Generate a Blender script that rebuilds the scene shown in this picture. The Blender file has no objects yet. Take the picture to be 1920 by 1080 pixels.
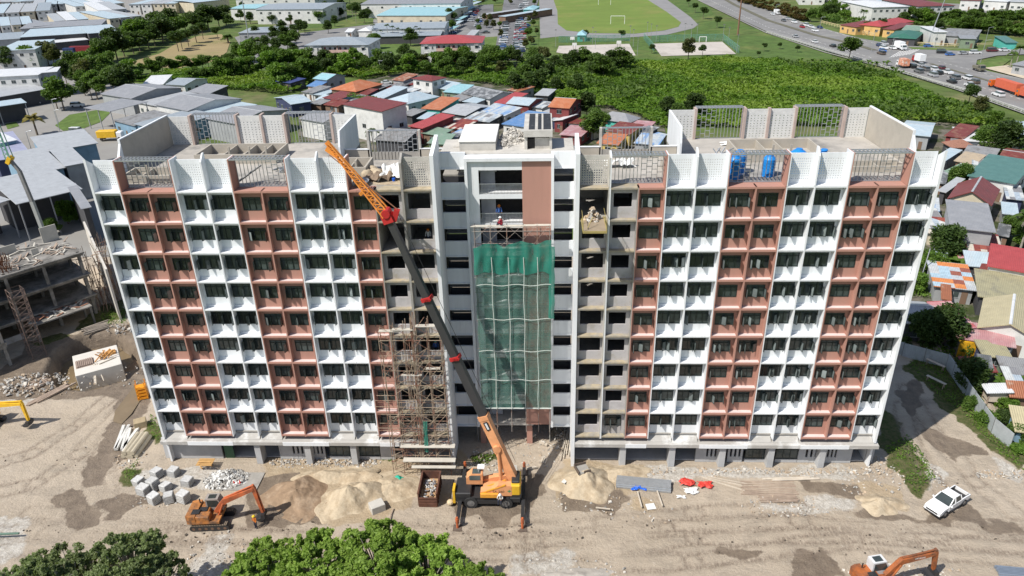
import bpy, math, random
import numpy as np
from mathutils import Vector, Matrix
R = math.radians
random.seed(7); rng = np.random.default_rng(7)
scene = bpy.context.scene
COL = scene.collection

# ------------------------------------------------------------------ camera
CAM = Vector((3.577, -66.11, 55.307)); YAW, PITCH, ROLL, FPX = -0.047927, 0.458998, -0.024218, 1378.75
_f = Vector((math.sin(YAW)*math.cos(PITCH), math.cos(YAW)*math.cos(PITCH), -math.sin(PITCH)))
_r0 = _f.cross(Vector((0, 0, 1))).normalized(); _u0 = _r0.cross(_f)
_r = _r0*math.cos(ROLL) + _u0*math.sin(ROLL); _u = -_r0*math.sin(ROLL) + _u0*math.cos(ROLL)
cd = bpy.data.cameras.new('camera'); cam = bpy.data.objects.new('camera', cd); COL.objects.link(cam)
cd.sensor_width = 36; cd.lens = FPX*36/1920; cd.clip_start = .5; cd.clip_end = 6000
m = Matrix((_r, _u, -_f)).transposed().to_4x4(); m.translation = CAM
cam.matrix_world = m; scene.camera = cam

# ------------------------------------------------------------------ sky, sun, exposure
SUN_AZ, SUN_EL = 53, 52          # shadows fall towards +x, +y
sd = Vector((-math.sin(R(SUN_AZ))*math.cos(R(SUN_EL)), -math.cos(R(SUN_AZ))*math.cos(R(SUN_EL)), math.sin(R(SUN_EL))))
w = bpy.data.worlds.new('World'); scene.world = w; w.use_nodes = True
nt = w.node_tree; sky = nt.nodes.new('ShaderNodeTexSky'); sky.sky_type = 'NISHITA'; sky.sun_disc = False
sky.sun_elevation = R(SUN_EL); sky.sun_rotation = math.atan2(sd.x, sd.y); sky.air_density = 1.0; sky.dust_density = 1.2
bg = nt.nodes['Background']; nt.links.new(sky.outputs[0], bg.inputs[0]); bg.inputs[1].default_value = .1
sl = bpy.data.lights.new('sun', 'SUN'); sl.energy = 4.7; sl.angle = R(.53); sl.color = (1, .955, .88)
so = bpy.data.objects.new('sun', sl); COL.objects.link(so); so.rotation_euler = sd.to_track_quat('Z', 'Y').to_euler(); so.location = sd*300
scene.view_settings.view_transform = 'Standard'; scene.view_settings.look = 'None'
scene.view_settings.exposure = .2; scene.view_settings.gamma = 1
scene.cycles.max_bounces = 6; scene.cycles.diffuse_bounces = 3; scene.cycles.transparent_max_bounces = 12; scene.cycles.caustics_reflective = False; scene.cycles.caustics_refractive = False

def P(u, v, z=0.0):
    """survey point: where the sight line through (u, v) meets the level z"""
    d = _f*FPX + _r*(u-960) - _u*(v-540); t = (z-CAM.z)/d.z
    return CAM + d*t
def PY(u, v, y=0.0):
    d = _f*FPX + _r*(u-960) - _u*(v-540); t = (y-CAM.y)/d.y
    return CAM + d*t

# ------------------------------------------------------------------ materials
_M = {}
def mat(name, col, rough=.8, var=.12, scale=1.5, bump=0.0, bscale=None, metal=0.0, spec=.3, col2=None, c2at=(.5, .65), c2scale=None, alpha=1.0, coat=0, objrand=0.0, stretch=None):
    if name in _M: return _M[name]
    M = bpy.data.materials.new(name); M.use_nodes = True; n = M.node_tree.nodes; L = M.node_tree.links
    b = n['Principled BSDF']; b.inputs['Roughness'].default_value = rough; b.inputs['Metallic'].default_value = metal
    b.inputs['Specular IOR Level'].default_value = spec; b.inputs['Coat Weight'].default_value = coat
    tc = n.new('ShaderNodeTexCoord'); vec = tc.outputs['Object']
    if stretch:
        mp = n.new('ShaderNodeMapping'); mp.inputs['Scale'].default_value = stretch; L.new(vec, mp.inputs[0]); vec = mp.outputs[0]
    nz = n.new('ShaderNodeTexNoise'); nz.inputs['Scale'].default_value = scale; nz.inputs['Detail'].default_value = 6; nz.inputs['Roughness'].default_value = .65
    L.new(vec, nz.inputs['Vector'])
    rp = n.new('ShaderNodeMapRange'); rp.inputs[1].default_value = .3; rp.inputs[2].default_value = .7
    rp.inputs[3].default_value = 1-var; rp.inputs[4].default_value = 1+var; L.new(nz.outputs[0], rp.inputs[0])
    mx = n.new('ShaderNodeMix'); mx.data_type = 'RGBA'; mx.blend_type = 'MULTIPLY'; mx.inputs[0].default_value = 1
    mx.inputs[6].default_value = (*col, 1); out = None
    if col2:
        n2 = n.new('ShaderNodeTexNoise'); n2.inputs['Scale'].default_value = c2scale or scale*.6; n2.inputs['Detail'].default_value = 7; n2.inputs['Roughness'].default_value = .7; L.new(vec, n2.inputs['Vector'])
        r2 = n.new('ShaderNodeMapRange'); r2.inputs[1].default_value = c2at[0]; r2.inputs[2].default_value = c2at[1]; L.new(n2.outputs[0], r2.inputs[0])
        m2 = n.new('ShaderNodeMix'); m2.data_type = 'RGBA'; m2.inputs[6].default_value = (*col, 1); m2.inputs[7].default_value = (*col2, 1)
        L.new(r2.outputs[0], m2.inputs[0]); L.new(m2.outputs[2], mx.inputs[6])
    L.new(rp.outputs[0], mx.inputs[7]); out = mx.outputs[2]
    if objrand:
        oi = n.new('ShaderNodeObjectInfo'); r3 = n.new('ShaderNodeMapRange'); r3.inputs[3].default_value = 1-objrand; r3.inputs[4].default_value = 1+objrand
        L.new(oi.outputs['Random'], r3.inputs[0]); m3 = n.new('ShaderNodeMix'); m3.data_type = 'RGBA'; m3.blend_type = 'MULTIPLY'; m3.inputs[0].default_value = 1
        L.new(out, m3.inputs[6]); L.new(r3.outputs[0], m3.inputs[7]); out = m3.outputs[2]
    L.new(out, b.inputs['Base Color'])
    if bump:
        nb = n.new('ShaderNodeTexNoise'); nb.inputs['Scale'].default_value = bscale or scale*4; nb.inputs['Detail'].default_value = 6; L.new(vec, nb.inputs['Vector'])
        bp = n.new('ShaderNodeBump'); bp.inputs['Strength'].default_value = 1; bp.inputs['Distance'].default_value = bump
        L.new(nb.outputs[0], bp.inputs['Height']); L.new(bp.outputs[0], b.inputs['Normal'])
    if alpha < 1: b.inputs['Alpha'].default_value = alpha
    _M[name] = M; return M
def sheet(name, col, rust=None, rat=(.5, .62), rough=.45, pitch=.25, axis=0, var=.1, bump=.03, objrand=0, rscale=.5):
    """ribbed roofing sheet: ribs along the slope, panel seams, optional rust / fading"""
    if name in _M: return _M[name]
    M = mat(name, col, rough, var, .8, col2=rust, c2at=rat, c2scale=rscale, metal=.15, spec=.4, objrand=objrand)
    n = M.node_tree.nodes; L = M.node_tree.links; b = n['Principled BSDF']
    tc = n.new('ShaderNodeTexCoord'); wv = n.new('ShaderNodeTexWave'); wv.bands_direction = 'XYZ'[axis]; wv.inputs['Scale'].default_value = .314/pitch
    L.new(tc.outputs['Object'], wv.inputs[0]); bp = n.new('ShaderNodeBump'); bp.inputs['Strength'].default_value = 1; bp.inputs['Distance'].default_value = bump
    L.new(wv.outputs['Fac'], bp.inputs['Height']); L.new(bp.outputs[0], b.inputs['Normal'])
    return M
def leafmat(name, c1, c2, scale=.5, trans=.35, c3=None, s3=.05):
    M = bpy.data.materials.new(name); M.use_nodes = True; n = M.node_tree.nodes; L = M.node_tree.links
    b = n['Principled BSDF']; b.inputs['Roughness'].default_value = .55; b.inputs['Specular IOR Level'].default_value = .25
    tc = n.new('ShaderNodeTexCoord'); nz = n.new('ShaderNodeTexNoise'); nz.inputs['Scale'].default_value = scale; nz.inputs['Detail'].default_value = 5; nz.inputs['Roughness'].default_value = .75; L.new(tc.outputs['Object'], nz.inputs[0])
    rp = n.new('ShaderNodeMapRange'); rp.inputs[1].default_value = .35; rp.inputs[2].default_value = .65; L.new(nz.outputs[0], rp.inputs[0])
    mx = n.new('ShaderNodeMix'); mx.data_type = 'RGBA'; mx.inputs[6].default_value = (*c1, 1); mx.inputs[7].default_value = (*c2, 1); L.new(rp.outputs[0], mx.inputs[0])
    if c3:
        n3 = n.new('ShaderNodeTexNoise'); n3.inputs['Scale'].default_value = s3; n3.inputs['Detail'].default_value = 4; L.new(tc.outputs['Object'], n3.inputs[0]); r4 = n.new('ShaderNodeMapRange'); r4.inputs[1].default_value = .47; r4.inputs[2].default_value = .6; L.new(n3.outputs[0], r4.inputs[0])
        m4 = n.new('ShaderNodeMix'); m4.data_type = 'RGBA'; L.new(r4.outputs[0], m4.inputs[0]); L.new(mx.outputs[2], m4.inputs[6]); m4.inputs[7].default_value = (*c3, 1); mx = m4
    oi = n.new('ShaderNodeObjectInfo'); r3 = n.new('ShaderNodeMapRange'); r3.inputs[3].default_value = .8; r3.inputs[4].default_value = 1.25; L.new(oi.outputs['Random'], r3.inputs[0])
    m3 = n.new('ShaderNodeMix'); m3.data_type = 'RGBA'; m3.blend_type = 'MULTIPLY'; m3.inputs[0].default_value = 1; L.new(mx.outputs[2], m3.inputs[6]); L.new(r3.outputs[0], m3.inputs[7])
    L.new(m3.outputs[2], b.inputs['Base Color'])
    tr = n.new('ShaderNodeBsdfTranslucent'); g = n.new('ShaderNodeMix'); g.data_type = 'RGBA'; g.blend_type = 'MULTIPLY'; g.inputs[0].default_value = 1; g.inputs[7].default_value = (1.3, 1.5, .5, 1); L.new(m3.outputs[2], g.inputs[6]); L.new(g.outputs[2], tr.inputs[0])
    ms = n.new('ShaderNodeMixShader'); ms.inputs[0].default_value = trans; L.new(b.outputs[0], ms.inputs[1]); L.new(tr.outputs[0], ms.inputs[2])
    L.new(ms.outputs[0], n['Material Output'].inputs[0]); return M

# ------------------------------------------------------------------ mesh collecting
class MB:
    def __init__(s): s.v = []; s.f = []; s.m = []; s.T = None
    def add(s, vs, fs, m=0):
        o = len(s.v)
        if s.T is not None: vs = [s.T @ Vector(v) for v in vs]
        s.v.extend([tuple(v) for v in vs]); s.f.extend([tuple(i+o for i in f) for f in fs]); s.m.extend([m]*len(fs)); return s
    def hexa(s, p, m=0): return s.add(p, [(3, 2, 1, 0), (4, 5, 6, 7), (0, 1, 5, 4), (1, 2, 6, 5), (2, 3, 7, 6), (3, 0, 4, 7)], m)
    def box(s, x0, x1, y0, y1, z0, z1, m=0):
        return s.hexa([(x0, y0, z0), (x1, y0, z0), (x1, y1, z0), (x0, y1, z0), (x0, y0, z1), (x1, y0, z1), (x1, y1, z1), (x0, y1, z1)], m)
    def bev(s, x0, x1, y0, y1, z0, z1, c=.05, m=0):
        """box with chamfered vertical and top edges"""
        a = [(x0+c, y0), (x1-c, y0), (x1, y0+c), (x1, y1-c), (x1-c, y1), (x0+c, y1), (x0, y1-c), (x0, y0+c)]
        b_ = [(x0+c, y0+c), (x1-c, y0+c), (x1-c, y0+c), (x1-c, y1-c), (x1-c, y1-c), (x0+c, y1-c), (x0+c, y1-c), (x0+c, y0+c)]
        v = [(x, y, z0) for x, y in a]+[(x, y, z1-c) for x, y in a]+[(x, y, z1) for x, y in b_]
        f = [tuple(reversed(range(8)))]
        for k in (0, 8):
            for i in range(8):
                j = (i+1) % 8; f.append((k+i, k+j, k+8+j, k+8+i))
        f.append((16, 17, 19, 21)); return s.add(v, f, m)
    def beam(s, p, q, w=.1, h=None, m=0, up=(0, 0, 1)):
        p = Vector(p); q = Vector(q); h = h or w; d = (q-p)
        if d.length < 1e-6: return s
        d.normalize(); up = Vector(up)
        if abs(d.dot(up)) > .98: up = Vector((0, 1, 0))
        x = d.cross(up).normalized()*w/2; y = x.normalized().cross(d)*h/2
        return s.hexa([p-x-y, p+x-y, p+x+y, p-x+y, q-x-y, q+x-y, q+x+y, q-x+y], m)
    def tube(s, p, q, r0, r1=None, n=8, m=0, cap=True):
        p = Vector(p); q = Vector(q); r1 = r0 if r1 is None else r1; d = (q-p).normalized(); up = Vector((0, 0, 1)) if abs(d.z) < .9 else Vector((1, 0, 0))
        x = d.cross(up).normalized(); y = x.cross(d); v = []
        for c, r in ((p, r0), (q, r1)):
            for i in range(n):
                a = 2*math.pi*i/n; v.append(c+x*math.cos(a)*r+y*math.sin(a)*r)
        f = [(i, (i+1) % n, n+(i+1) % n, n+i) for i in range(n)]
        if cap: f += [tuple(reversed(range(n))), tuple(range(n, 2*n))]
        return s.add(v, f, m)
    def path(s, pts, r, n=6, m=0):
        for a, b in zip(pts, pts[1:]): s.tube(a, b, r, r, n, m)
        return s
    def prism(s, pts, y0, y1, m=0, plane='xz'):
        """outline in a plane, given thickness along the other axis"""
        n = len(pts)
        if plane == 'xz': v = [(a, y0, b) for a, b in pts]+[(a, y1, b) for a, b in pts]
        elif plane == 'yz': v = [(y0, a, b) for a, b in pts]+[(y1, a, b) for a, b in pts]
        else: v = [(a, b, y0) for a, b in pts]+[(a, b, y1) for a, b in pts]
        f = [tuple(range(n)), tuple(reversed(range(n, 2*n)))]+[(i, n+i, n+(i+1) % n, (i+1) % n) for i in range(n)]
        return s.add(v, f, m)
    def quad(s, a, b, c, d, m=0): return s.add([a, b, c, d], [(0, 1, 2, 3)], m)
    def ball(s, c, r, sx=1, sy=1, sz=1, n=8, k=5, m=0, jit=0):
        v = []; f = []
        for i in range(k+1):
            t = math.pi*i/k
            for j in range(n):
                a = 2*math.pi*j/n; q = r*(1+random.uniform(-jit, jit)); v.append((c[0]+q*sx*math.sin(t)*math.cos(a), c[1]+q*sy*math.sin(t)*math.sin(a), c[2]+q*sz*math.cos(t)))
        for i in range(k):
            for j in range(n): f.append((i*n+j, (i+1)*n+j, (i+1)*n+(j+1) % n, i*n+(j+1) % n))
        return s.add(v, f, m)
    def mesh(s, name, mats, smooth=False):
        me = bpy.data.meshes.new(name); me.from_pydata(s.v, [], s.f)
        for x in (mats if isinstance(mats, (list, tuple)) else [mats]): me.materials.append(x)
        if len(me.materials) > 1: me.polygons.foreach_set('material_index', s.m)
        if smooth: me.polygons.foreach_set('use_smooth', [True]*len(s.f))
        me.update(); return me
    def build(s, name, mats, parent=None, smooth=False, recalc=False):
        me = s.mesh(name, mats, smooth)
        if recalc:
            import bmesh
            bm = bmesh.new(); bm.from_mesh(me); bmesh.ops.recalc_face_normals(bm, faces=bm.faces); bm.to_mesh(me); bm.free()
        return put(name, me, parent)
def builds(mb, name, mats, parent):
    """one object for each box collected"""
    mats = mats if isinstance(mats, list) else [mats]
    for i in range(0, len(mb.v), 8):
        ids = [k for k, f in enumerate(mb.f) if i <= f[0] < i+8]; b = MB(); b.add(mb.v[i:i+8], [tuple(j-i for j in mb.f[k]) for k in ids], 0); b.build(name, [mats[mb.m[ids[0]]]], parent)
def put(name, me, parent=None, loc=None, rz=0):
    o = bpy.data.objects.new(name, me); COL.objects.link(o)
    if parent is not None: o.parent = parent
    if loc is not None: o.location = loc
    if rz: o.rotation_euler = (0, 0, rz)
    return o
def tag(o, label, cat, group=None, kind=None):
    if label: o['label'] = label
    if cat: o['category'] = cat
    if group: o['group'] = group
    if kind: o['kind'] = kind
    return o
def thing(name, label, cat, loc=(0, 0, 0), rz=0, group=None):
    o = bpy.data.objects.new(name, None); COL.objects.link(o); o.empty_display_size = .3; o.location = loc; o.rotation_euler = (0, 0, rz)
    return tag(o, label, cat, group)
def kids(o): return KIDS.get(o.name, [c for c in o.children])
KIDS = {}
def clone(o, label=None, loc=None, rz=None, group=None, parent=None, scale=None):
    c = o.copy(); COL.objects.link(c)
    if parent is not None: c.parent = parent
    if label: c['label'] = label
    if group: c['group'] = group
    if loc is not None: c.location = loc
    if rz is not None: c.rotation_euler = (0, 0, rz)
    if scale is not None: c.scale = scale if isinstance(scale, (tuple, list)) else (scale,)*3
    for ch in list(o.children): clone(ch, parent=c)
    return c
def text(body, size, mtl, parent, loc, rot, name='lettering', depth=.004, align='CENTER'):
    cu = bpy.data.curves.new(name, 'FONT'); cu.body = body; cu.size = size; cu.extrude = depth; cu.align_x = align; cu.align_y = 'CENTER'; cu.materials.append(mtl)
    o = bpy.data.objects.new(name, cu); COL.objects.link(o); o.parent = parent; o.location = loc; o.rotation_euler = rot
    dg = bpy.context.evaluated_depsgraph_get(); me = bpy.data.meshes.new_from_object(o.evaluated_get(dg)); me.materials.clear(); me.materials.append(mtl)
    bpy.data.objects.remove(o); o = put(name, me, parent); o.location = loc; o.rotation_euler = rot; return o

# palette
WHITE = mat('white_paint', (.75, .77, .79), .6, .06, .6, col2=(.56, .57, .57), c2at=(.55, .8), c2scale=.5, stretch=(2, 2, .2))
PINK = mat('salmon_paint', (.44, .24, .19), .7, .08, .5, col2=(.35, .195, .155), c2at=(.5, .8), c2scale=.5, stretch=(1.6, 1.6, .25))
LEDGE = mat('pale_ledge_paint', (.66, .56, .54), .7, .08, 1)
CONC = mat('raw_concrete', (.32, .305, .28), .9, .15, 1.2, .01, 8, col2=(.22, .21, .195), c2at=(.55, .75))
CONCL = mat('light_concrete', (.50, .48, .44), .9, .12, .9, .01, 9, col2=(.36, .34, .31), c2at=(.5, .75))
PLAST = mat('beige_plaster', (.42, .385, .33), .85, .08, .8, col2=(.33, .31, .27), c2at=(.5, .8))
BLOCKW = mat('grey_blockwork', (.47, .45, .455), .9, .15, 1.2, .01, 6, col2=(.30, .275, .24), c2at=(.48, .66), c2scale=.6)
SANDC = mat('cement_splashed_ledge', (.38, .32, .22), .9, .2, 1.6, col2=(.30, .28, .24), c2at=(.42, .6))
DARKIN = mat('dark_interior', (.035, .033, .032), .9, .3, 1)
GLASS = mat('window_glass', (.055, .07, .07), .12, .5, .35, spec=.6, objrand=.6); PANE = mat('open_casement_glass', (.17, .20, .20), .15, .3, .8, spec=.6, objrand=.4)
FRAME = mat('dark_window_frame', (.018, .03, .03), .4, .1, 3, spec=.5)
STEEL = mat('galvanised_steel', (.42, .44, .46), .4, .1, 3, metal=.5, spec=.5)
# ================================================================== the apartment block under construction
BX = [39.7, 37.1, 34.45, 31.7, 28.7, 26.1, 23.35, 20.65, 17.75, 15.0, 12.5, 9.8, 7.0]
KIND = ['W', 'B', 'B', 'W', 'W', 'B', 'B', 'W', 'W', 'B', 'G', 'C']         # outside to centre
Z0, FH = 4.2, 3.2
DEP = {'W': .76, 'B': .58, 'G': .58, 'C': .76}
apt = thing('apartment_building', 'ten storey white and salmon apartment block under construction behind the mobile crane', 'building', (0, 0, 0))
def zf(k): return Z0+FH*k

# ---- window prototypes: root frame mesh, child glass, child sashes
def win_mesh(w, h, n):
    fr = MB(); t = .07; y0, y1 = -.05, .06
    fr.box(-w/2, w/2, y0, y1, 0, t); fr.box(-w/2, w/2, y0, y1, h-t, h)
    for x in (-w/2, w/2-t): fr.box(x, x+t, y0+.002, y1-.002, t, h-t)
    hz = h*.76
    fr.box(-w/2+t, w/2-t, y0+.004, y1-.004, hz, hz+.06)
    for i in range(1, n):
        x = -w/2+w*i/n; fr.box(x-.03, x+.03, y0+.006, y1-.006, t, hz); fr.box(x-.025, x+.025, y0+.006, y1-.006, hz+.06, h-t)
    g = MB()
    g.quad((-w/2+t, .03, t), (w/2-t, .03, t), (w/2-t, .03, h-t), (-w/2+t, .03, h-t))
    g.quad((-w/2+t, .036, t), (-w/2+t, .036, h-t), (w/2-t, .036, h-t), (w/2-t, .036, t))
    return fr.mesh('window', FRAME), g.mesh('glass', GLASS)
def sash_mesh(w, h):
    s = MB(); t = .045; s.box(0, w, -.02, .02, 0, t); s.box(0, w, -.02, .02, h-t, h); s.box(0, t, -.019, .019, t, h-t); s.box(w-t, w, -.019, .019, t, h-t); s.box(t, w-t, -.006, .006, t, h-t, 1)
    return s.mesh('casement', [FRAME, PANE])
WW = win_mesh(2.38, 1.5, 4); WB = win_mesh(1.85, 1.36, 3)
SW = sash_mesh(.5, 1.08); SB = sash_mesh(.53, .99); LOUV = mat('lifted_blind', (.5, .5, .48), .6)
def add_window(kind, xc, y, z, side):
    white = kind == 'W'
    fm, gm = WW if white else WB; n = 4 if white else 3; w = 2.38 if white else 1.85
    o = put('wide_window' if white else 'window', fm, apt, (xc, y, z)); put('glass', gm, o)
    mode = random.random()
    for i in range(n):
        if random.random() < (.75 if mode < .75 else .3):
            left = (i % 2 == 0) if white else (i != 2)
            ang = random.choice([72, 80, 88, 95, 60, 35, 84])
            xh = -w/2+w*i/n+.03 if left else -w/2+w*(i+1)/n-.03
            s = put('casement', SW if white else SB, o, (xh, -.07, .06)); s.rotation_euler = (0, 0, -R(ang) if left else R(180+ang))
MUL = {}
def wall_open(mb, x0, x1, y0, y1, zb, zt, ox0, ox1, oz0, oz1, m=0):
    mb.box(x0, ox0, y0, y1, zb, zt, m); mb.box(ox1, x1, y0, y1, zb, zt, m)
    mb.box(ox0, ox1, y0, y1, zb, oz0, m); mb.box(ox0, ox1, y0, y1, oz1, zt, m)
SLABT = .16; LEDG = {}
for side in (-1, 1):
    for i, kd in enumerate(KIND):
        a, b = sorted((side*BX[i], side*BX[i+1])); a += .07; b -= .07; d = DEP[kd]; xc = (a+b)/2
        wm = {'W': WHITE, 'B': PINK, 'G': BLOCKW, 'C': BLOCKW}[kd]
        wl = MB(); lg = MB()
        for k in range(9):
            z = zf(k); zt = z+FH-SLABT
            if kd == 'W': ox0, ox1, s0, s1 = xc-1.19, xc+1.19, 1.1, 2.6
            elif kd == 'B': ox0, ox1, s0, s1 = xc-.925, xc+.925, 1.05, 2.41
            elif kd == 'G': ox0, ox1, s0, s1 = xc-.9, xc+.85, 1.1, 2.5
            else: ox0, ox1, s0, s1 = xc-1.08, xc+1.08, 1.0, 2.6
            if kd in 'GC' and side == -1 and kd == 'G' and k == 7: # wall still missing on this floor
                wl.build('bay_wall', [wm], apt); wl = MB()
            elif kd == 'C' and side == 1 and k == 8: pass
            else:
                wall_open(wl, a, b, d, d+.15, z, zt, ox0, ox1, z+s0, z+s1)
                if kd in 'WB': add_window(kd, xc, d+.02, z+s0, side)
                elif kd == 'G' and k == 0 and side == 1: add_window('B', xc, d+.02, z+1.07, side)
                elif kd == 'G' and k == 0 : add_window('B', xc, d+.02, z+1.07, side)
        wl.build('bay_wall', [wm], apt)
        for k in range(10):
            z = zf(k); mm = 0
            if k == 0 and kd == 'W': continue
            LEDG.setdefault((side, k), []).append((min(side*BX[i], side*BX[i+1]), max(side*BX[i], side*BX[i+1]), .02 if kd == 'W' else .006, d if k < 9 else 1.35, z, kd))
            if kd == 'B': lg.box(a, b, -.012, .1, z-.2, z-.02, 0)
            if kd == 'W' and k < 9: lg.box(a, b, d-.12, d, z, z+.2, 1)
            if kd == 'W' and k < 9: pass
        top = {'W': WHITE, 'B': LEDGE, 'G': SANDC, 'C': SANDC}[kd]
        lg2 = MB()
        if kd == 'B':
            for k in range(0, 9): lg2.box(a+.02, b-.02, .1, d, zf(k)+.003, zf(k)+.02)
            builds(lg, 'ledge_nosing', [PINK, PINK], apt); builds(lg2, 'ledge_top', LEDGE, apt)
        elif kd == 'W': builds(lg, 'ledge_kerb', [WHITE, WHITE], apt)
for (side, k), lst in LEDG.items():
    b = MB()
    for (xa, xb, ya, yb, z, kd) in lst: b.box(xa, xb, ya, yb, z-SLABT, z, 'WBGC'.index(kd))
    b.build('ledge', [WHITE, PINK, SANDC, SANDC], apt)
# ---- fins between bays
def fin(x, th, m1, m2, y0=0, y1=1.0, ztop=33.02, zb=Z0-.35, roof=None, name='fin'):
    f = MB()
    f.box(x-th, x, y0, y1, zb, ztop, 0); f.box(x, x+th, y0, y1, zb, ztop, 1)
    if roof: # outline of the upstand above the roof ledge
        f.prism(roof, x-th*1.0, x, 0, 'yz'); f.prism(roof, x, x+th, 1, 'yz')
    return f.build(name, [m1, m2], apt, recalc=True)
for side in (-1, 1):
    for i in range(1, 12):
        ka, kb = KIND[i-1], KIND[i]; x = side*BX[i]
        if side == 1: ka, kb = kb, ka            # left of the fin, right of the fin
        mm = {'W': WHITE, 'B': PINK, 'G': CONC, 'C': CONC}
        outer = ka != kb
        if {KIND[i-1], KIND[i]} == {'G', 'C'}: th, roof = .11, ([(0, 33.02), (1.3, 33.02), (1.3, 36.2), (1.1, 36.3), (.0, 35.9)])
        elif KIND[i-1] == KIND[i] == 'W': th, roof = .07, [(.05, 33.02), (1.0, 33.02), (1.0, 36.55), (.75, 36.55), (.05, 35.9)]
        elif KIND[i-1] == KIND[i]: th, roof = .07, None
        elif 'G' in (KIND[i-1], KIND[i]): th, roof = .08, None
        else: th, roof = .1, [(.0, 33.02), (1.5, 33.02), (1.5, 36.12), (.0, 36.12)]
        if side == -1 and 'G' in (KIND[i-1], KIND[i]): roof = None if 'B' in (KIND[i-1], KIND[i]) else [(0, 33.02), (6.0, 33.02), (6., 34.6), (1.1, 36.3), (.0, 35.6)]
        if side == 1 and {KIND[i-1], KIND[i]} == {'G', 'C'}: mmm = (CONCL, WHITE)
        else: mmm = (mm[ka], mm[kb])
        fin(x, th, mmm[0], mmm[1], 0, 1.0, 33.0, Z0-.3 if 'W' not in (ka, kb) or 1 else 3.5, roof)
# end walls and the tall white fins beside the recessed centre
for side in (-1, 1):
    x0, x1 = sorted((side*39.7, side*39.93)); e = MB()
    e.prism([(0, 3.5), (17.2, 3.5), (17.2, 36.5), (6.4, 36.5), (6.4, 36.0), (5.4, 34.5), (2.4, 34.6), (0, 36.25)], x0, x1, 0, 'yz')
    e.box(x0+.004, x1-.004, .3, 17.2, 0, 3.5)
    e.build('end_wall', [WHITE], apt, recalc=True)
    x0, x1 = sorted((side*6.62, side*6.98)); e = MB()
    e.prism([(-.05, 0), (4.1, 0), (4.1, 37.2), (3.9, 37.2), (-.05, 36.3)], x0, x1, 0, 'yz'); e.build('centre_fin', [WHITE], apt, recalc=True)
# ---- core: floor slabs, rooms, rear wall
core = MB()
for side in (-1, 1):
    a, b = sorted((side*7.0, side*39.68)); rear = 17.0; mid = sorted((side*7.0, side*17.7)); out = sorted((side*17.7, side*39.68))
    for k in range(0, 10):
        z = zf(k); core.box(mid[0], mid[1], .62, 9.9, z-SLABT-.001, z-.001); core.box(out[0], out[1], .62, 17.1, z-SLABT-.001, z-.001)
    core.box(mid[0], mid[1], 9.9, 10.05, .3, 33.9); core.box(out[0], out[1], 17.1, 17.25, .3, 33); 
    x0, x1 = sorted((side*17.7, side*17.85)); core.box(x0, x1, 1.2, 17.1, .3, 32.8)
    for x in (9.8, 12.5): # party walls of the open bays
        x = side*x; core.box(x-.06, x+.06, .9, 6.5, 4.2, 32.8)
    x = side*13.7; core.box(x-.05, x+.05, 2.0, 6.5, 4.2, 32.8); core.box(mid[0], mid[1], 6.5, 6.62, 4.2, 32.8)
builds(core, 'floor_slab', CONC, apt)
# ---- podium band and ground floor
pod = MB()
for side in (-1, 1):
    a, b = sorted((side*7.02, side*40.2))
    pod.hexa([(a, -.3, 2.9), (b, -.3, 2.9), (b, 3.2, 2.9), (a, 3.2, 2.9), (a, -.3, 3.32), (b, -.3, 3.32), (b, 3.2, 3.75), (a, 3.2, 3.75)])
for side in (-1, 1):
    for i, kd in enumerate(KIND):
        a, b = sorted((side*BX[i], side*BX[i+1]))
        if kd == 'W': pod.hexa([(a+.07, .12, 3.36), (b-.07, .12, 3.36), (b-.07, 1.1, 3.5), (a+.07, 1.1, 3.5), (a+.07, .12, 3.42), (b-.07, .12, 3.42), (b-.07, 1.1, 4.22), (a+.07, 1.1, 4.22)])
builds(pod, 'podium_canopy', [mat('podium_paint', (.62, .62, .61), .8, .08, .8, col2=(.40, .385, .36), c2at=(.38, .5), c2scale=.3)], apt)
wb = MB()
for side in (-1, 1):
    for lo, hi in ((31.75, 37.0), (20.7, 26.0), (12.6, 14.9)):
        a, b = sorted((side*lo, side*hi)); wb.box(a, b, -.32, -.25, 2.86, 3.34)
builds(wb, 'fascia_band', WHITE, apt)
gf = MB(); GZ = 2.9
def gwall(u0, u1, v=862): # survey the wall stretch by sight line on the ground floor front
    return PY(u0, v, .9).x, PY(u1, v, .9).x
def slit_panel(x0, x1):
    n = 3; ws = (x1-x0)/(2*n+1)
    for j in range(n+1): gf.box(x0+2*j*ws, x0+(2*j+1)*ws, .9, 1.1, 0, GZ)
    for j in range(n): gf.box(x0+(2*j+1)*ws, x0+(2*j+2)*ws, .92, 1.08, 0, .75)
LW = [(313, 420), (527, 548), (715, 742)]; LS = [(548, 576), (586, 612)]
RW = [(1303, 1319), (1495, 1504), (1570, 1595), (1622, 1636)]; RS = [(1319, 1346), (1363, 1391), (1504, 1535), (1545, 1570)]
for a, b in LW+RW: x0, x1 = gwall(a, b); gf.box(x0, x1, .9, 1.1, 0, GZ)
for a, b in LS+RS: slit_panel(*gwall(a, b))
gf.box(-39.7, -6.7, 9.0, 9.2, 0, GZ); gf.box(7, 39.7, 9.0, 9.2, 0, GZ); gf.box(-39.7, -7, 1.2, 9.0, .0, .12); gf.box(7, 39.7, 1.2, 9., 0, .12)
for u in (1410, 1475): pass
builds(gf, 'ground_floor_wall', [mat('grey_undercoat', (.44, .445, .45), .85, .1, .7, col2=(.36, .36, .36), c2at=(.5, .8))], apt)
COLS = [(482, 496), (575, 587), (660, 673), (1161, 1175), (1253, 1267), (1347, 1361), (1438, 1452), (1534, 1546)]
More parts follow.
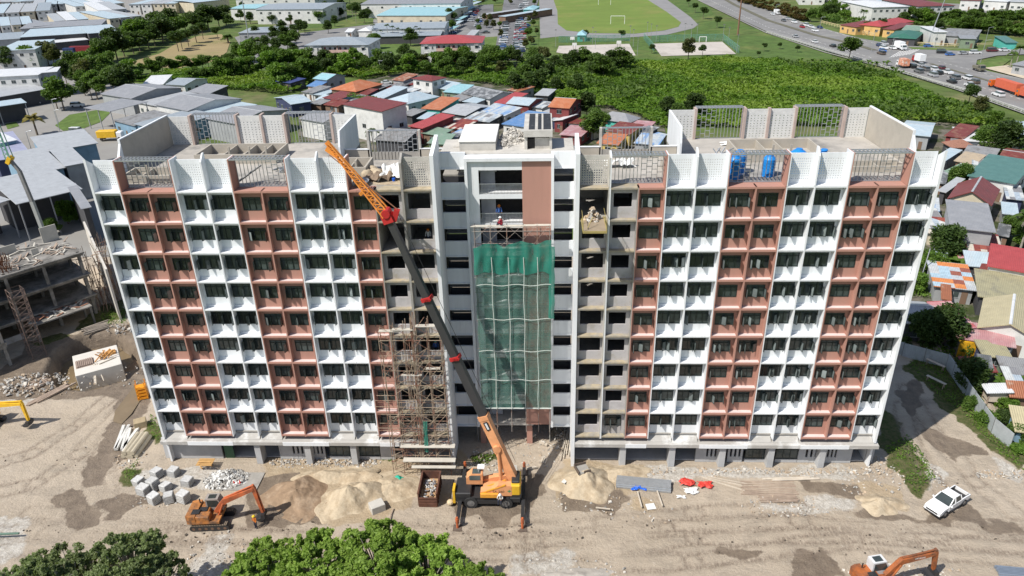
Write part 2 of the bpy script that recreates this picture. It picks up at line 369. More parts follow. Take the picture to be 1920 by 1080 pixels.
for a, b in COLS:
    x0 = PY(a, 866, 0).x; x1 = PY(b, 866, 0).x; x1 = x0+min(x1-x0, .7)
    c = MB(); c.bev(x0, x1, .0, 1.3, 0, GZ, .02); c.build('ground_column', [_M['grey_undercoat']], apt)
for side, (u0, u1) in ((-1, (620, 658)), (-1, (674, 714)), (1, (1396, 1437)), (1, (1453, 1494))):
    x0, x1 = gwall(u0, u1); f = MB(); w_ = x1-x0
    f.box(x0, x1, .95, 1.05, .45, .55); f.box(x0, x1, .95, 1.05, GZ-.1, GZ)
    for j in range(4): f.box(x0+j*(w_-.07)/3, x0+.07+j*(w_-.07)/3, .955, 1.045, .55, GZ-.1)
    f.box(x0, x1, .955, 1.045, 1.7, 1.76); f.box(x0, x1, .9, 1.1, 0, .45, 1)
    o = f.build('shopfront_window', [FRAME, _M['grey_undercoat']], apt); g = MB(); g.box(x0+.05, x1-.05, .99, 1.0, .5, GZ-.05); g.build('glass', [GLASS], o)
d = MB(); x0, x1 = gwall(424, 441); d.box(x0, x1, 1.0, 1.06, 0, 2.5); d.build('door', [mat('green_door', (.05, .12, .07), .5)], apt)
# ---- roof: perforated screens, trellis frames, rear screens, upstands
def screen(x0, x1, y, zb, zt, nx, nz, m, hole=.42, border=(.28, .28, .35, .45), th=.1, solid_back=False):
    s = MB(); l, r_, bt, tp = border
    s.box(x0, x0+l, y, y+th, zb, zt); s.box(x1-r_, x1, y, y+th, zb, zt); s.box(x0+l, x1-r_, y, y+th, zb, zb+bt); s.box(x0+l, x1-r_, y, y+th, zt-tp, zt)
    X0, X1, A, B_ = x0+l, x1-r_, zb+bt, zt-tp; px, pz = (X1-X0)/nx, (B_-A)/nz; wx, wz = px*(1-hole), pz*(1-hole)
    for i in range(nx+1):
        c = X0+i*px; s.box(max(X0, c-wx/2), min(X1, c+wx/2), y+.003, y+th-.003, A, B_)
    for j in range(nz+1):
        c = A+j*pz
        for i in range(nx):
            q = X0+i*px; s.box(q+wx/2, q+px-wx/2, y+.005, y+th-.005, max(A, c-wz/2), min(B_, c+wz/2))
    return s.build('perforated_screen', [m], apt)
def trellis(x0, x1, y, zb, zt, flip, deep=1.25, front=True, rust=False):
    s = MB(); w_ = x1-x0; t = .055
    # vertical bars: closely set on one half, ladder pattern on the other
    nb = 8; half = x0+w_*.58 if not flip else x0+w_*.42
    xa, xb = (x0+.1, half) if not flip else (half, x1-.1)
    for j in range(nb+1): x = xa+(xb-xa)*j/nb; s.box(x-t/2, x+t/2, y, y+t, zb, zt)
    la, lb = (half, x1-.1) if not flip else (x0+.1, half)
    for j in range(5):
        x = la+(lb-la)*j/4; s.box(x-t/2, x+t/2, y+.001, y+t+.001, zb, zt)
        if j < 4:
            for q in range(5):
                z = zb+.25+(zt-zb-.3)*(q+(.5 if j % 2 else 0))/5
                if z < zt: s.box(x+t/2, la+(lb-la)*(j+1)/4-t/2, y+.006, y+t-.006, z-t/2, z+t/2)
    s.box(x0, x1, y-.01, y+.07, zb, zb+.07); s.box(x0, x1, y-.012, y+.072, zt-.08, zt)
    ya, yb = (y-deep, y) if front else (y, y+deep)
    s.box(x0, x1, ya-.01, ya+.09, zt-.1, zt+.02) if front else s.box(x0, x1, yb-.09, yb+.01, zt-.1, zt+.02)
    s.box(x0, x1, (ya+yb)/2-.04, (ya+yb)/2+.04, zt-.09, zt+.01)
    for j in range(15): x = x0+.05+(w_-.1)*j/14; s.box(x-.035, x+.035, ya, yb, zt-.07, zt-.005+.0)
    return s.build('roof_trellis', [STEEL], apt)
for side in (-1, 1):
    for i, kd in enumerate(KIND):
        a, b = sorted((side*BX[i], side*BX[i+1])); a += .08; b -= .08
        if kd == 'W': screen(a, b, .95, 33.0, 35.9, 10, 9, WHITE, .36)
        if kd == 'C': screen(a, b, .95, 33.0, 35.9, 11, 10, CONCL, .55, (.08, .08, .12, .4))
    for (lo, hi) in ((31.7, 37.1), (20.65, 26.1)):
        a, b = sorted((side*lo, side*hi)); trellis(a+.1, b-.1, 1.3, 33.02, 36.1, (lo > 30) if side == -1 else (lo < 30))
trellis(9.9, 14.9, 1.3, 33.02, 36.1, False)
# raw blockwork screens of the rear facade seen from the roof
RS_M = mat('white_vent_blocks', (.62, .62, .60), .8, .1, 2)
for side in (-1, 1):
    Y = 17.0
    for lo, hi, typ in ((37.1, 39.65, 's'), (31.7, 37.1, 't'), (28.75, 31.7, 's'), (26.1, 28.75, 's'), (20.65, 26.1, 't'), (17.8, 20.65, 's')):
        a, b = sorted((side*lo, side*hi))
        if typ == 's': screen(a+.05, b-.05, Y, 33.0, 36.3, 6, 9, RS_M, .3, (.15, .15, .12, .6), .14)
        else: trellis(a+.1, b-.1, Y+.2, 33.0, 36.5, side == 1 and lo < 22 or side == -1 and lo > 30, .9, False)
    f = MB()
    for x in (37.1, 31.7, 28.75, 26.1, 20.65): x = side*x; f.box(x-.13, x+.13, 16.75, 17.9 if x not in (28.75,) else 17.3, 33, 36.45)
    builds(f, 'rear_pier', [mat('primed_pier', (.45, .36, .32), .85, .1, 1)], apt)
# stub walls and low parapets of the centre
pp = MB()
for side in (-1, 1):
    x0, x1 = sorted((side*17.55, side*17.75))
    pp.prism([(8.3, 33), (16.4, 33), (16.4, 36.5), (8.8, 36.5), (8.3, 34.9)], x0, x1, 0, 'yz')
pp.build('stub_wall', [WHITE], apt, recalc=True)
lp = MB()
for a, b in ((-17.5, -14.9), (-9.5, -3.4), (4.4, 9.6), (14.8, 17.5)): lp.box(a, b, 9.8, 10.0, 33.0, 34.2)
lp.box(-4.7, 4.4, 9.8, 10.0, 33, 34.3); builds(lp, 'low_parapet', PLAST, apt)
cp = MB()
for a, b in ((-17.5, -14.9), (-9.5, -4.8), (4.6, 9.6), (14.8, 17.5)): cp.box(a, b, 9.75, 10.05, 34.2, 34.27)
builds(cp, 'parapet_coping', WHITE, apt)
for x0, x1, fl in ((-14.8, -9.6, False), (9.7, 14.7, True)):
    trellis(x0, x1, 9.9, 33.0, 36.2, fl, .3, False)
    f = MB(); f.box(x0-.25, x0-.0, 9.8, 10.3, 33, 36.2); f.box(x1+.0, x1+.25, 9.8, 10.3, 33, 36.2); builds(f, 'trellis_post', CONCL, apt)
def upstand(x0, x1, y0, y1, h, th=.18, cross=(), name='roof_upstand'):
    s = MB(); z = 33.0
    s.box(x0, x1, y0, y0+th, z, z+h); s.box(x0, x1, y1-th, y1, z, z+h); s.box(x0, x0+th, y0+th, y1-th, z, z+h); s.box(x1-th, x1, y0+th, y1-th, z, z+h)
    for c in cross: s.box(c, c+.12, y0+th, y1-th, z, z+h-.1)
    for c in cross: s.box(c+.5, c+.7, y0+.6, y0+.75, z, z+1.7)
    return s.build(name, [PLAST], apt)
upstand(23.4, 32.1, 7.6, 12.9, 1.05, cross=(26.4, 28.2)); upstand(-33.6, -24.8, 9.0, 13.4, 1.05, cross=(-30.6, -28.4, -26.6))
upstand(15.4, 22.6, 3.2, 6.6, .95, cross=(18.3, 19.9)); upstand(-21.6, -13.9, 3.4, 7.0, 1.2, cross=(-18.7, -16.9, -15.6)); upstand(-38.3, -33.4, 2.6, 5.6, .8, cross=(-36.4,)); upstand(33.0, 38.6, 4.0, 6.2, .6, cross=(36.0,))
rb = MB()  # inner roof wall with door opening, both ends
for side in (-1, 1):
    x0, x1 = sorted((side*38.55, side*38.75))
for side in (-1, 1):
    x0, x1 = sorted((side*39.7, side*39.66)); rb.prism([(6.5, 33), (17.0, 33), (17.0, 36.4), (6.5, 36.4)], x0, x1, 0, 'yz')
builds(rb, 'roof_end_render', PLAST, apt)
dk = MB(); dk.box(-17.7, -7.0, 1.3, 9.8, 33.0, 33.03); dk.box(7.0, 17.7, 1.3, 9.8, 33.0, 33.03); dk.box(-39.6, -17.7, 1.3, 17.0, 33.0, 33.035); dk.box(17.7, 39.6, 1.3, 17.0, 33.0, 33.035)
builds(dk, 'roof_deck', [mat('roof_deck', (.40, .375, .34), .9, .18, .35, .01, 5, col2=(.25, .24, .225), c2at=(.5, .62), c2scale=.22)], apt)
# ---- recessed centre
ct = MB()
for side in (-1, 1):
    a, b = sorted((side*4.35, side*6.62))
    if side == -1: a, b = -6.62, -4.1
    prev = 35.4
    n = 0; zt = 33.7
    while zt > 5:
        h = 1.4; ct.box(a, b, 4.1, 4.3, zt, prev) if n == 0 else ct.box(a, b, 4.1, 4.3, zt, prev); 
        ct.box(a, b, 4.0, 4.12, zt, zt+.12)
        prev = zt-h; zt -= 3.15; n += 1
    ct.box(a, b, 4.1, 4.3, prev-1.3, prev) ; ct.box(a, b, 3.9, 4.3, prev-1.42, prev-1.3)
builds(ct, 'spandrel_wall', WHITE, apt)
st = MB()
for side in (-1, 1):
    a, b = sorted((side*4.3, side*6.6))
    for k in range(10): st.box(a, b, 5.6, 9.5, 33.7-1.0-3.15*k-.15, 33.7-1.0-3.15*k); st.box(a, b, 4.5, 6.0, 32.0-3.15*k-.9, 32.0-3.15*k-.75); st.box(a, b, 5.55, 5.65, 31.5-3.15*k-.3, 31.5-3.15*k+1.0, 1)
    for x in (side*4.25,): st.box(x-.05, x+.05, 4.3, 9.8, 0, 35)
builds(st, 'stair_landing', [CONC, mat('grey_louvre', (.05, .05, .055), .6)], apt)
fr = MB()
fr.box(-4.12, -3.85, 2.9, 4.1, 3.2, 34.8); fr.box(4.35, 4.62, 2.9, 4.1, 3.2, 34.8); fr.box(-4.12, 4.62, 2.9, 4.3, 34.8, 35.12); fr.build('portal_frame', [WHITE], apt)
rf = MB(); rf.box(-6.62, 6.62, 4.32, 9.8, 35.12, 35.2) ; rf.box(-6.6, -4.2, 4.3, 4.5, 35.2, 35.4); rf.box(4.2, 6.6, 4.3, 4.5, 35.2, 35.4); rf.build('centre_roof', [CONCL], apt)
bp = MB(); bp.box(1.5, 4.35, 3.2, 4.6, 3.4, 34.8); bp.build('feature_panel', [PINK], apt)
bw = MB(); bw.box(-3.85, 1.5, 3.2, 3.6, 33.85, 34.8); bw.box(-3.85, -2.78, 3.2, 3.45, 6.0, 33.85)
for k in range(9):
    z = 31.35-3.08*k; bw.box(-2.78, 1.5, 3.2, 6.5, z-.45, z)
builds(bw, 'balcony_slab', WHITE, apt)
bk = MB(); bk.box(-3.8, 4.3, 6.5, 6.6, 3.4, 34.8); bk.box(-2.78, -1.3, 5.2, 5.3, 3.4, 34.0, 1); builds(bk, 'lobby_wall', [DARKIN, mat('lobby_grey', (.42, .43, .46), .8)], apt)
for k in range(9):
    z = 31.35-3.08*k; r_ = MB()
    for zz in (z+1.05, z+.12): r_.box(-2.78, 1.5, 3.24, 3.3, zz, zz+.05)
    for j in range(30): x = -2.7+j*4.15/29; r_.box(x-.015, x+.015, 3.255, 3.285, z, z+1.05)
    r_.build('railing', [STEEL], apt)
# entrance canopy
en = MB(); en.box(-4.3, 2.35, 3.6, 7.2, 2.95, 3.2); en.build('entrance_canopy', [CONCL], apt)
en = MB(); en.box(1.55, 2.2, 4.0, 4.6, 0, 2.95); en.box(-3.9, -3.3, 4.0, 4.6, 0, 2.95); builds(en, 'entrance_column', PINK, apt)
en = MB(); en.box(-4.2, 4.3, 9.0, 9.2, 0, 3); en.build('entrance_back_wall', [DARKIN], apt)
# roof houses
t1 = MB(); t1.box(-4.75, -1.15, 5.4, 12.0, 33.0, 36.1); t1.box(-5.5, -4.75, 6.6, 9.5, 33, 35.3); t1.build('tank_room', [CONCL], apt)
t1 = MB(); t1.bev(-4.8, -1.1, 5.3, 12.1, 36.1, 36.22, .04); t1.build('tank_room_roof', [mat('white_membrane', (.78, .77, .74), .7, .05, 1)], apt)
t2 = MB(); t2.box(1.72, 2.0, 5.6, 12.6, 33, 37.0); t2.box(4.2, 4.45, 5.6, 12.6, 33, 37.0); t2.box(2.0, 4.2, 12.3, 12.6, 33, 37); t2.box(2.75, 4.2, 5.9, 6.1, 33, 36.3); t2.box(2.0, 4.2, 9, 9.2, 33, 37)
t2.box(1.66, 4.5, 5.4, 12.7, 36.5, 37.15); t2.build('lift_room', [CONCL], apt)
t3 = MB()
for x0, x1 in ((2.15, 2.75), (3.05, 3.4), (3.6, 4.35)): t3.box(x0, x1, 5.8, 12.4, 37.15, 37.18)
builds(t3, 'bitumen_strip', [mat('bitumen', (.035, .037, .042), .7, .4, 3, col2=(.3, .3, .3), c2at=(.62, .75), c2scale=1.2)], apt)
t4 = MB(); t4.box(2.03, 2.7, 5.95, 5.99, 33.1, 36.2); t4.build('vent_panel', [DARKIN], apt)
# ================================================================== ground
_G = {}
def vnoise(x, y, s, seed=0):
    if seed not in _G: _G[seed] = np.random.default_rng(seed).random((257, 257))
    g = _G[seed]; u = x/s % 256; v = y/s % 256
    i = u.astype(int); j = v.astype(int); fu = u-i; fv = v-j; fu = fu*fu*(3-2*fu); fv = fv*fv*(3-2*fv)
    return g[i, j]*(1-fu)*(1-fv)+g[i+1, j]*fu*(1-fv)+g[i, j+1]*(1-fu)*fv+g[i+1, j+1]*fu*fv
def fbm(x, y, s, seed=0, o=4): return sum(vnoise(x, y, s/2**k, seed+k)/2**k for k in range(o))/sum(1/2**k for k in range(o))
def inpoly(x, y, pts):
    c = np.zeros(x.shape, bool); n = len(pts)
    for i in range(n):
        (x0, y0), (x1, y1) = pts[i], pts[(i+1) % n]
        if y0 == y1: continue
        c ^= ((y0 > y) != (y1 > y)) & (x < (x1-x0)*(y-y0)/(y1-y0)+x0)
    return c
def gp(pts, z=0): return [(P(u, v, z).x, P(u, v, z).y) for u, v in pts]
def blur(a, n=1):
    for _ in range(n):
        b = a.copy(); b[1:-1, 1:-1] = (a[1:-1, 1:-1]*2+a[:-2, 1:-1]+a[2:, 1:-1]+a[1:-1, :-2]+a[1:-1, 2:])/6; a = b
    return a
def grid_mesh(name, X, Y, Z, attrs, mtl, smooth=True):
    nx, ny = X.shape; co = np.stack([X, Y, Z], -1).reshape(-1, 3).astype(np.float32)
    i = np.arange(nx-1)[:, None]*ny+np.arange(ny-1)[None, :]; q = np.stack([i, i+ny, i+ny+1, i+1], -1).reshape(-1)
    me = bpy.data.meshes.new(name); me.vertices.add(len(co)); me.vertices.foreach_set('co', co.ravel())
    nf = len(q)//4; me.loops.add(len(q)); me.loops.foreach_set('vertex_index', q.astype(np.int32)); me.polygons.add(nf)
    me.polygons.foreach_set('loop_start', np.arange(0, nf*4, 4, dtype=np.int32)); me.polygons.foreach_set('loop_total', np.full(nf, 4, np.int32))
    me.update(); me.validate()
    if smooth: me.polygons.foreach_set('use_smooth', np.ones(nf, bool))
    for k, a in attrs.items():
        at = me.color_attributes.new(k, 'FLOAT_COLOR', 'POINT'); at.data.foreach_set('color', np.concatenate([a.reshape(-1, 3), np.ones((nx*ny, 1))], 1).astype(np.float32).ravel())
    me.materials.append(mtl); o = put(name, me); return o
GS = .3; gx = np.arange(-112, 62, GS); gy = np.arange(-34, 62, GS); X, Y = np.meshgrid(gx, gy, indexing='ij')
WX = X+(fbm(X, Y, 3, 11)-.5)*3+(vnoise(X, Y, .9, 31)-.5)*.8; WY = Y+(fbm(X, Y, 3, 21)-.5)*3+(vnoise(X, Y, .9, 41)-.5)*.8
def mask(polys, b=2):
    m_ = np.zeros(X.shape)
    for p in polys: m_ = np.maximum(m_, inpoly(WX, WY, gp(p)).astype(float))
    return blur(m_, b)
wet = mask([[(100, 930), (150, 908), (165, 925), (190, 975), (165, 992), (132, 1000), (118, 965)], [(165, 890), (172, 835), (186, 812), (212, 815), (205, 870), (205, 905), (180, 912)],
            [(180, 945), (225, 925), (285, 925), (280, 940), (215, 966), (195, 960)], [(470, 900), (560, 885), (600, 905), (590, 950), (625, 975), (560, 985), (470, 985)],
            [(900, 965), (955, 962), (952, 985), (915, 995)], [(1055, 930), (1130, 905), (1190, 935), (1150, 965), (1060, 960)], [(1560, 962), (1640, 958), (1730, 970), (1830, 945), (1850, 968), (1790, 985), (1660, 982)],
            [(1500, 902), (1610, 905), (1600, 935), (1520, 930)], [(1735, 800), (1800, 825), (1860, 850), (1790, 862), (1750, 835)], [(1700, 700), (1740, 760), (1720, 790), (1680, 740)], [(1820, 960), (1890, 975), (1915, 1000), (1850, 990)],
            [(1480, 1040), (1560, 1030), (1570, 1075), (1500, 1070)], [(1330, 1035), (1430, 1030), (1420, 1048), (1330, 1050)], [(-60, 760), (0, 690), (60, 640), (270, 600), (290, 700), (275, 760), (240, 740), (160, 745), (60, 745)], [(188, 812), (215, 765), (268, 700), (285, 730), (255, 800), (225, 860), (200, 870)], [(850, 900), (1010, 890), (1010, 960), (850, 965)]])
sand = mask([[(500, 885), (640, 875), (780, 890), (780, 950), (660, 985), (520, 960)], [(1020, 900), (1060, 862), (1200, 868), (1210, 900), (1140, 950), (1050, 940)], [(1600, 905), (1680, 905), (1700, 955), (1620, 965)], [(480, 850), (880, 845), (870, 885), (520, 890)], [(1180, 930), (1235, 930), (1230, 965), (1190, 965)]], 4)
pale = .75*mask([[(960, 1050), (1080, 1040), (1080, 1080), (940, 1080)], [(1400, 945), (1600, 930), (1600, 965), (1430, 962)], [(1730, 860), (1780, 880), (1745, 930), (1720, 900)], [(1845, 845), (1930, 895), (1930, 920), (1860, 870)], [(-80, 960), (60, 975), (50, 1050), (-80, 1080)],
             [(380, 1010), (450, 1000), (430, 1090), (330, 1090)], [(250, 880), (420, 870), (420, 920), (260, 915)], [(1190, 870), (1600, 875), (1600, 900), (1190, 905)], [(0, 730), (120, 700), (60, 760), (0, 770)]], 3)
grs = mask([[(1655, 850), (1710, 820), (1735, 870), (1750, 905), (1720, 935), (1690, 900)], [(1690, 690), (1740, 640), (1790, 690), (1835, 760), (1790, 775), (1740, 740)], [(1640, 770), (1700, 790), (1680, 850), (1640, 840)], [(1790, 770), (1830, 760), (1930, 860), (1930, 900), (1840, 830)], [(230, 885), (265, 870), (260, 920), (235, 910)], [(280, 775), (310, 800), (300, 845), (275, 820)], [(60, 640), (160, 620), (250, 590), (235, 560), (190, 570), (120, 640), (60, 650)], [(880, 860), (960, 850), (900, 880)]], 3)
pit = np.clip(blur(inpoly(X, Y, gp([(88, 700), (108, 655), (150, 630), (215, 622), (252, 650), (262, 684), (235, 708), (165, 728), (118, 722)])).astype(float), 3), 0, 1)
Z = (fbm(X, Y, 7, 5)-.5)*.5+(fbm(X, Y, 1.6, 9)-.5)*.16+grs*.08+pale*(vnoise(X, Y, .8, 3)-.5)*.12-wet*.07
bldg = (np.abs(X) < 41) & (Y > -1.2) & (Y < 20); Z = np.where(bldg, np.minimum(Z, 0)*.3-.02, Z)
Z = Z*(1-pit)-3.3*pit
ridge = np.exp(-((vnoise(X, Y, 4, 77)-.5)**2)/.0015)*wet*.1; Z += ridge
edge = np.minimum.reduce([X-gx[0], gx[-1]-X, Y-gy[0], gy[-1]-Y]); Z -= np.clip(2.0-edge, 0, 2)*.5
A1 = np.stack([wet, sand, pale], -1); trk = np.zeros(X.shape)
for pl in [[(-40, 1040), (150, 1012), (330, 1004), (520, 1008), (760, 1016), (1000, 1012), (1250, 985), (1500, 975), (1700, 1000), (1960, 985)], [(-40, 1000), (200, 990), (420, 1000), (700, 1030), (1000, 1040), (1300, 1010), (1600, 1000), (1960, 1030)], [(60, 960), (140, 965), (180, 930), (178, 880), (200, 825), (240, 770), (275, 715)], [(90, 1000), (160, 980), (205, 935), (200, 880), (222, 820), (262, 760)], [(-40, 880), (60, 850), (150, 790), (215, 740)], [(-40, 930), (70, 905), (150, 850), (230, 760)], [(1960, 1010), (1800, 975), (1720, 850), (1690, 760)], [(1900, 960), (1830, 900), (1760, 820), (1700, 730)], [(700, 990), (900, 1000), (1100, 985), (1300, 960), (1500, 950)], [(1000, 1060), (1300, 1050), (1600, 1010), (1960, 1060)]]:
    q_ = gp(pl)
    for (xa, ya), (xb, yb) in zip(q_, q_[1:]):
        L2 = (xb-xa)**2+(yb-ya)**2; t_ = np.clip(((X-xa)*(xb-xa)+(Y-ya)*(yb-ya))/L2, 0, 1); d_ = np.hypot(X-xa-t_*(xb-xa), Y-ya-t_*(yb-ya))+(vnoise(X, Y, 2.5, 60)-.5)*.5; trk = np.maximum(trk, np.exp(-((d_-.95)/.3)**2))
trk *= np.clip(fbm(X, Y, 6, 66)*2.6-.5, 0, 1); Z -= trk*.1
A2 = np.stack([grs, np.clip((X-40)/3, 0, 1)*np.clip((20-Y)/6, 0, 1), trk], -1)
def site_material():
    M = bpy.data.materials.new('site_dirt'); M.use_nodes = True; n = M.node_tree.nodes; L = M.node_tree.links; b = n['Principled BSDF']
    tc = n.new('ShaderNodeTexCoord'); a1 = n.new('ShaderNodeAttribute'); a1.attribute_name = 'soil'; a2 = n.new('ShaderNodeAttribute'); a2.attribute_name = 'green'
    s1 = n.new('ShaderNodeSeparateColor'); s2 = n.new('ShaderNodeSeparateColor'); L.new(a1.outputs['Color'], s1.inputs[0]); L.new(a2.outputs['Color'], s2.inputs[0])
    def noise(sc, det=8, ro=.65, st=None, dist=0):
        z = n.new('ShaderNodeTexNoise'); z.inputs['Scale'].default_value = sc; z.inputs['Detail'].default_value = det; z.inputs['Roughness'].default_value = ro; z.inputs['Distortion'].default_value = dist
        if st: mp = n.new('ShaderNodeMapping'); mp.inputs['Scale'].default_value = st; L.new(tc.outputs['Object'], mp.inputs[0]); L.new(mp.outputs[0], z.inputs['Vector'])
        else: L.new(tc.outputs['Object'], z.inputs['Vector'])
        return z.outputs[0]
    def rng_(i, a, b_, c=0., d=1.):
        r = n.new('ShaderNodeMapRange'); r.inputs[1].default_value = a; r.inputs[2].default_value = b_; r.inputs[3].default_value = c; r.inputs[4].default_value = d; L.new(i, r.inputs[0]); return r.outputs[0]
    def mix(f, a, b_, mode='MIX'):
        m_ = n.new('ShaderNodeMix'); m_.data_type = 'RGBA'; m_.blend_type = mode
        if isinstance(f, float): m_.inputs[0].default_value = f
        else: L.new(f, m_.inputs[0])
        for k, c in ((6, a), (7, b_)):
            if isinstance(c, tuple): m_.inputs[k].default_value = (*c, 1)
            else: L.new(c, m_.inputs[k])
        return m_.outputs[2]
    brk = noise(1.1, 9, .75)
    def sharp(m_):
        ad = n.new('ShaderNodeMath'); ad.operation = 'MULTIPLY_ADD'; L.new(brk, ad.inputs[0]); ad.inputs[1].default_value = 1.5; L.new(m_, ad.inputs[2]); return rng_(ad.outputs[0], 1.18, 1.42)
    WETM, SANDM, PALEM, GRM = sharp(s1.outputs[0]), sharp(s1.outputs[1]), sharp(s1.outputs[2]), sharp(s2.outputs[0])
    c = mix(rng_(noise(.09), .35, .65), (.485, .41, .325), (.40, .335, .26))
    c = mix(rng_(noise(.5, 10, .75, (.45, 1, 1)), .5, .72), c, (.30, .255, .205))
    c = mix(rng_(noise(1.3, 8, .7, None, 1), .58, .72), c, (.50, .44, .36))
    c = mix(SANDM, c, mix(rng_(noise(.8), .3, .7), (.46, .375, .265), (.37, .285, .19)))
    c = mix(PALEM, c, mix(rng_(noise(2.4, 10, .8), .42, .58), (.40, .365, .315), (.58, .55, .50)))
    c = mix(WETM, c, mix(rng_(noise(.7, 8, .7), .35, .65), (.16, .125, .095), (.25, .20, .15)))
    c = mix(GRM, c, mix(rng_(noise(1.5, 8), .4, .6), (.06, .085, .02), (.13, .12, .055)))
    c = mix(rng_(noise(7, 3, .5), .70, .735), c, (.10, .085, .07)); c = mix(rng_(noise(9, 4, .6), .68, .74), c, (.62, .58, .52))
    c = mix(rng_(noise(3, 10, .8), .3, .7, .8, 1.2), c, c, 'MULTIPLY') if 0 else c
    tk = n.new('ShaderNodeMath'); tk.operation = 'MULTIPLY'; L.new(s2.outputs[2], tk.inputs[0]); L.new(rng_(noise(4, 4, .7, (1, .4, 1)), .35, .6), tk.inputs[1]); c = mix(tk.outputs[0], c, (.22, .175, .135))
    L.new(c, b.inputs['Base Color']); L.new(rng_(WETM, 0, 1, .95, .6), b.inputs['Roughness']); b.inputs['Specular IOR Level'].default_value = .25
    # tyre and crawler marks running along the haul road
    b1 = n.new('ShaderNodeBump'); b1.inputs['Distance'].default_value = .12; b1.inputs['Strength'].default_value = .6; L.new(noise(1.6, 6, .6, (.18, 1, 1), .6), b1.inputs['Height'])
    b2 = n.new('ShaderNodeBump'); b2.inputs['Distance'].default_value = .24; L.new(noise(2.2, 10, .75), b2.inputs['Height']); L.new(b1.outputs[0], b2.inputs['Normal']); L.new(b2.outputs[0], b.inputs['Normal'])
    return M
tag(grid_mesh('site_ground', X, Y, Z, {'soil': A1, 'green': A2}, site_material()), None, None, kind='structure')
def ground_z(x, y):
    i = int(round((x-gx[0])/GS)); j = int(round((y-gy[0])/GS))
    return float(Z[i, j]) if 0 <= i < len(gx) and 0 <= j < len(gy) else -.4
# wide base sheet out to the horizon
bm_ = MB(); N = 40; S = 3500
for (a, b_, c, d_) in ((-S, S, -400, 8), (-S, -80, 8, 40), (-45, S, 8, 40), (-S, S, 40, 5200)): bm_.quad((a, c, -.9), (b_, c, -.9), (b_, d_, -.9), (a, d_, -.9))
GREEN = mat('rough_grass', (.085, .125, .03), .9, .3, .12, .0, None, col2=(.17, .16, .075), c2at=(.5, .68), c2scale=.05)
tag(bm_.build('ground', [GREEN]), None, None, kind='structure')
def sheet_poly(name, pts, z, m, px=True):
    q = [P(u, v, z) for u, v in pts] if px else [Vector((x, y, z)) for x, y in pts]
    b_ = MB(); b_.add([(p.x, p.y, z) for p in q], [tuple(range(len(q)))])
    o = b_.build(name, [m]); 
    if o.data.polygons[0].normal.z < 0: o.data.flip_normals()
    return tag(o, None, None, kind='structure')
def ribbon(name, pts, w, z, m, off=0.0, kind='structure'):
    q = [P(u, v, z) for u, v in pts]; L_ = []; R_ = []
    for i, p in enumerate(q):
        a = q[max(0, i-1)]; b = q[min(len(q)-1, i+1)]; d = (b-a); d.z = 0; d.normalize(); nrm = Vector((-d.y, d.x, 0)); L_.append(p+nrm*(off+w/2)); R_.append(p+nrm*(off-w/2))
    mb = MB(); n = len(q); mb.add(L_+R_, [(n+i, n+i+1, i+1, i) for i in range(n-1)]); o = mb.build(name, [m]); return tag(o, None, None, kind=kind)
ASPH = mat('asphalt', (.17, .17, .175), .9, .12, .15, col2=(.11, .11, .112), c2at=(.45, .65), c2scale=.06)
ASPHL = mat('worn_asphalt', (.21, .207, .205), .9, .12, .12, col2=(.27, .265, .25), c2at=(.5, .7), c2scale=.05)
YARD = mat('concrete_yard', (.27, .26, .245), .9, .14, .1, col2=(.24, .235, .22), c2at=(.45, .65), c2scale=.05)
LAWN = mat('lawn', (.075, .125, .028), .95, .3, .2, col2=(.15, .16, .05), c2at=(.5, .7), c2scale=.03)
DRYG = mat('dry_grass', (.30, .235, .125), .95, .15, .08, col2=(.17, .17, .06), c2at=(.5, .66), c2scale=.04)
MOWN = mat('mown_grass', (.095, .15, .035), .95, .3, .5, col2=(.17, .18, .07), c2at=(.5, .7), c2scale=.05)
WATER = mat('muddy_water', (.20, .15, .09), .15, .1, .5, spec=.5)
sheet_poly('water', [(60, 720), (90, 640), (215, 620), (290, 690), (240, 760), (120, 770)], -2.5, WATER)
sheet_poly('puddle', [(212, 790), (216, 770), (235, 745), (262, 712), (272, 722), (270, 745), (262, 752), (247, 775), (228, 795)], .02, WATER)
# industrial yards and lanes on the left
sheet_poly('yard', [(-900, 120), (60, 130), (200, 150), (330, 165), (300, 190), (330, 330), (260, 470), (-500, 620)], -.82, YARD)
sheet_poly('grass_verge', [(103, 235), (130, 215), (200, 203), (206, 212), (190, 228), (150, 243), (118, 245)], -.72, MOWN)
sheet_poly('grass_verge', [(10, 232), (30, 228), (36, 236), (14, 242)], -.72, MOWN)
sheet_poly('yard', [(-900, -40), (330, -40), (330, 30), (270, 55), (190, 100), (60, 130), (-900, 150)], -.80, YARD)
sheet_poly('dry_field', [(240, 118), (300, 100), (330, 82), (370, 68), (415, 64), (432, 78), (425, 98), (400, 115), (345, 128), (280, 126)], -.74, DRYG)
sheet_poly('lawn', [(340, 126), (400, 116), (480, 100), (570, 98), (560, 120), (470, 150), (390, 165)], -.73, LAWN)
sheet_poly('lawn', [(470, 70), (560, 78), (575, 112), (470, 110)], -.735, LAWN)
sheet_poly('school_yard', [(540, 40), (960, 30), (975, 113), (840, 113), (560, 121), (480, 130), (440, 70)], -.70, ASPHL)
sheet_poly('lawn', [(695, 82), (789, 82), (789, 105), (690, 105)], -.64, MOWN); sheet_poly('lawn', [(903, 70), (935, 68), (930, 100), (903, 101)], -.64, MOWN)
sheet_poly('lawn', [(560, 30), (700, 25), (700, 45), (560, 62)], -.65, LAWN); sheet_poly('lawn', [(880, 0), (950, 0), (940, 10), (885, 12)], -.63, LAWN)
sheet_poly('car_park', [(925, 112), (945, 0), (950, -25), (1012, -25), (1010, 0), (985, 70), (978, 112)], -.60, ASPH)
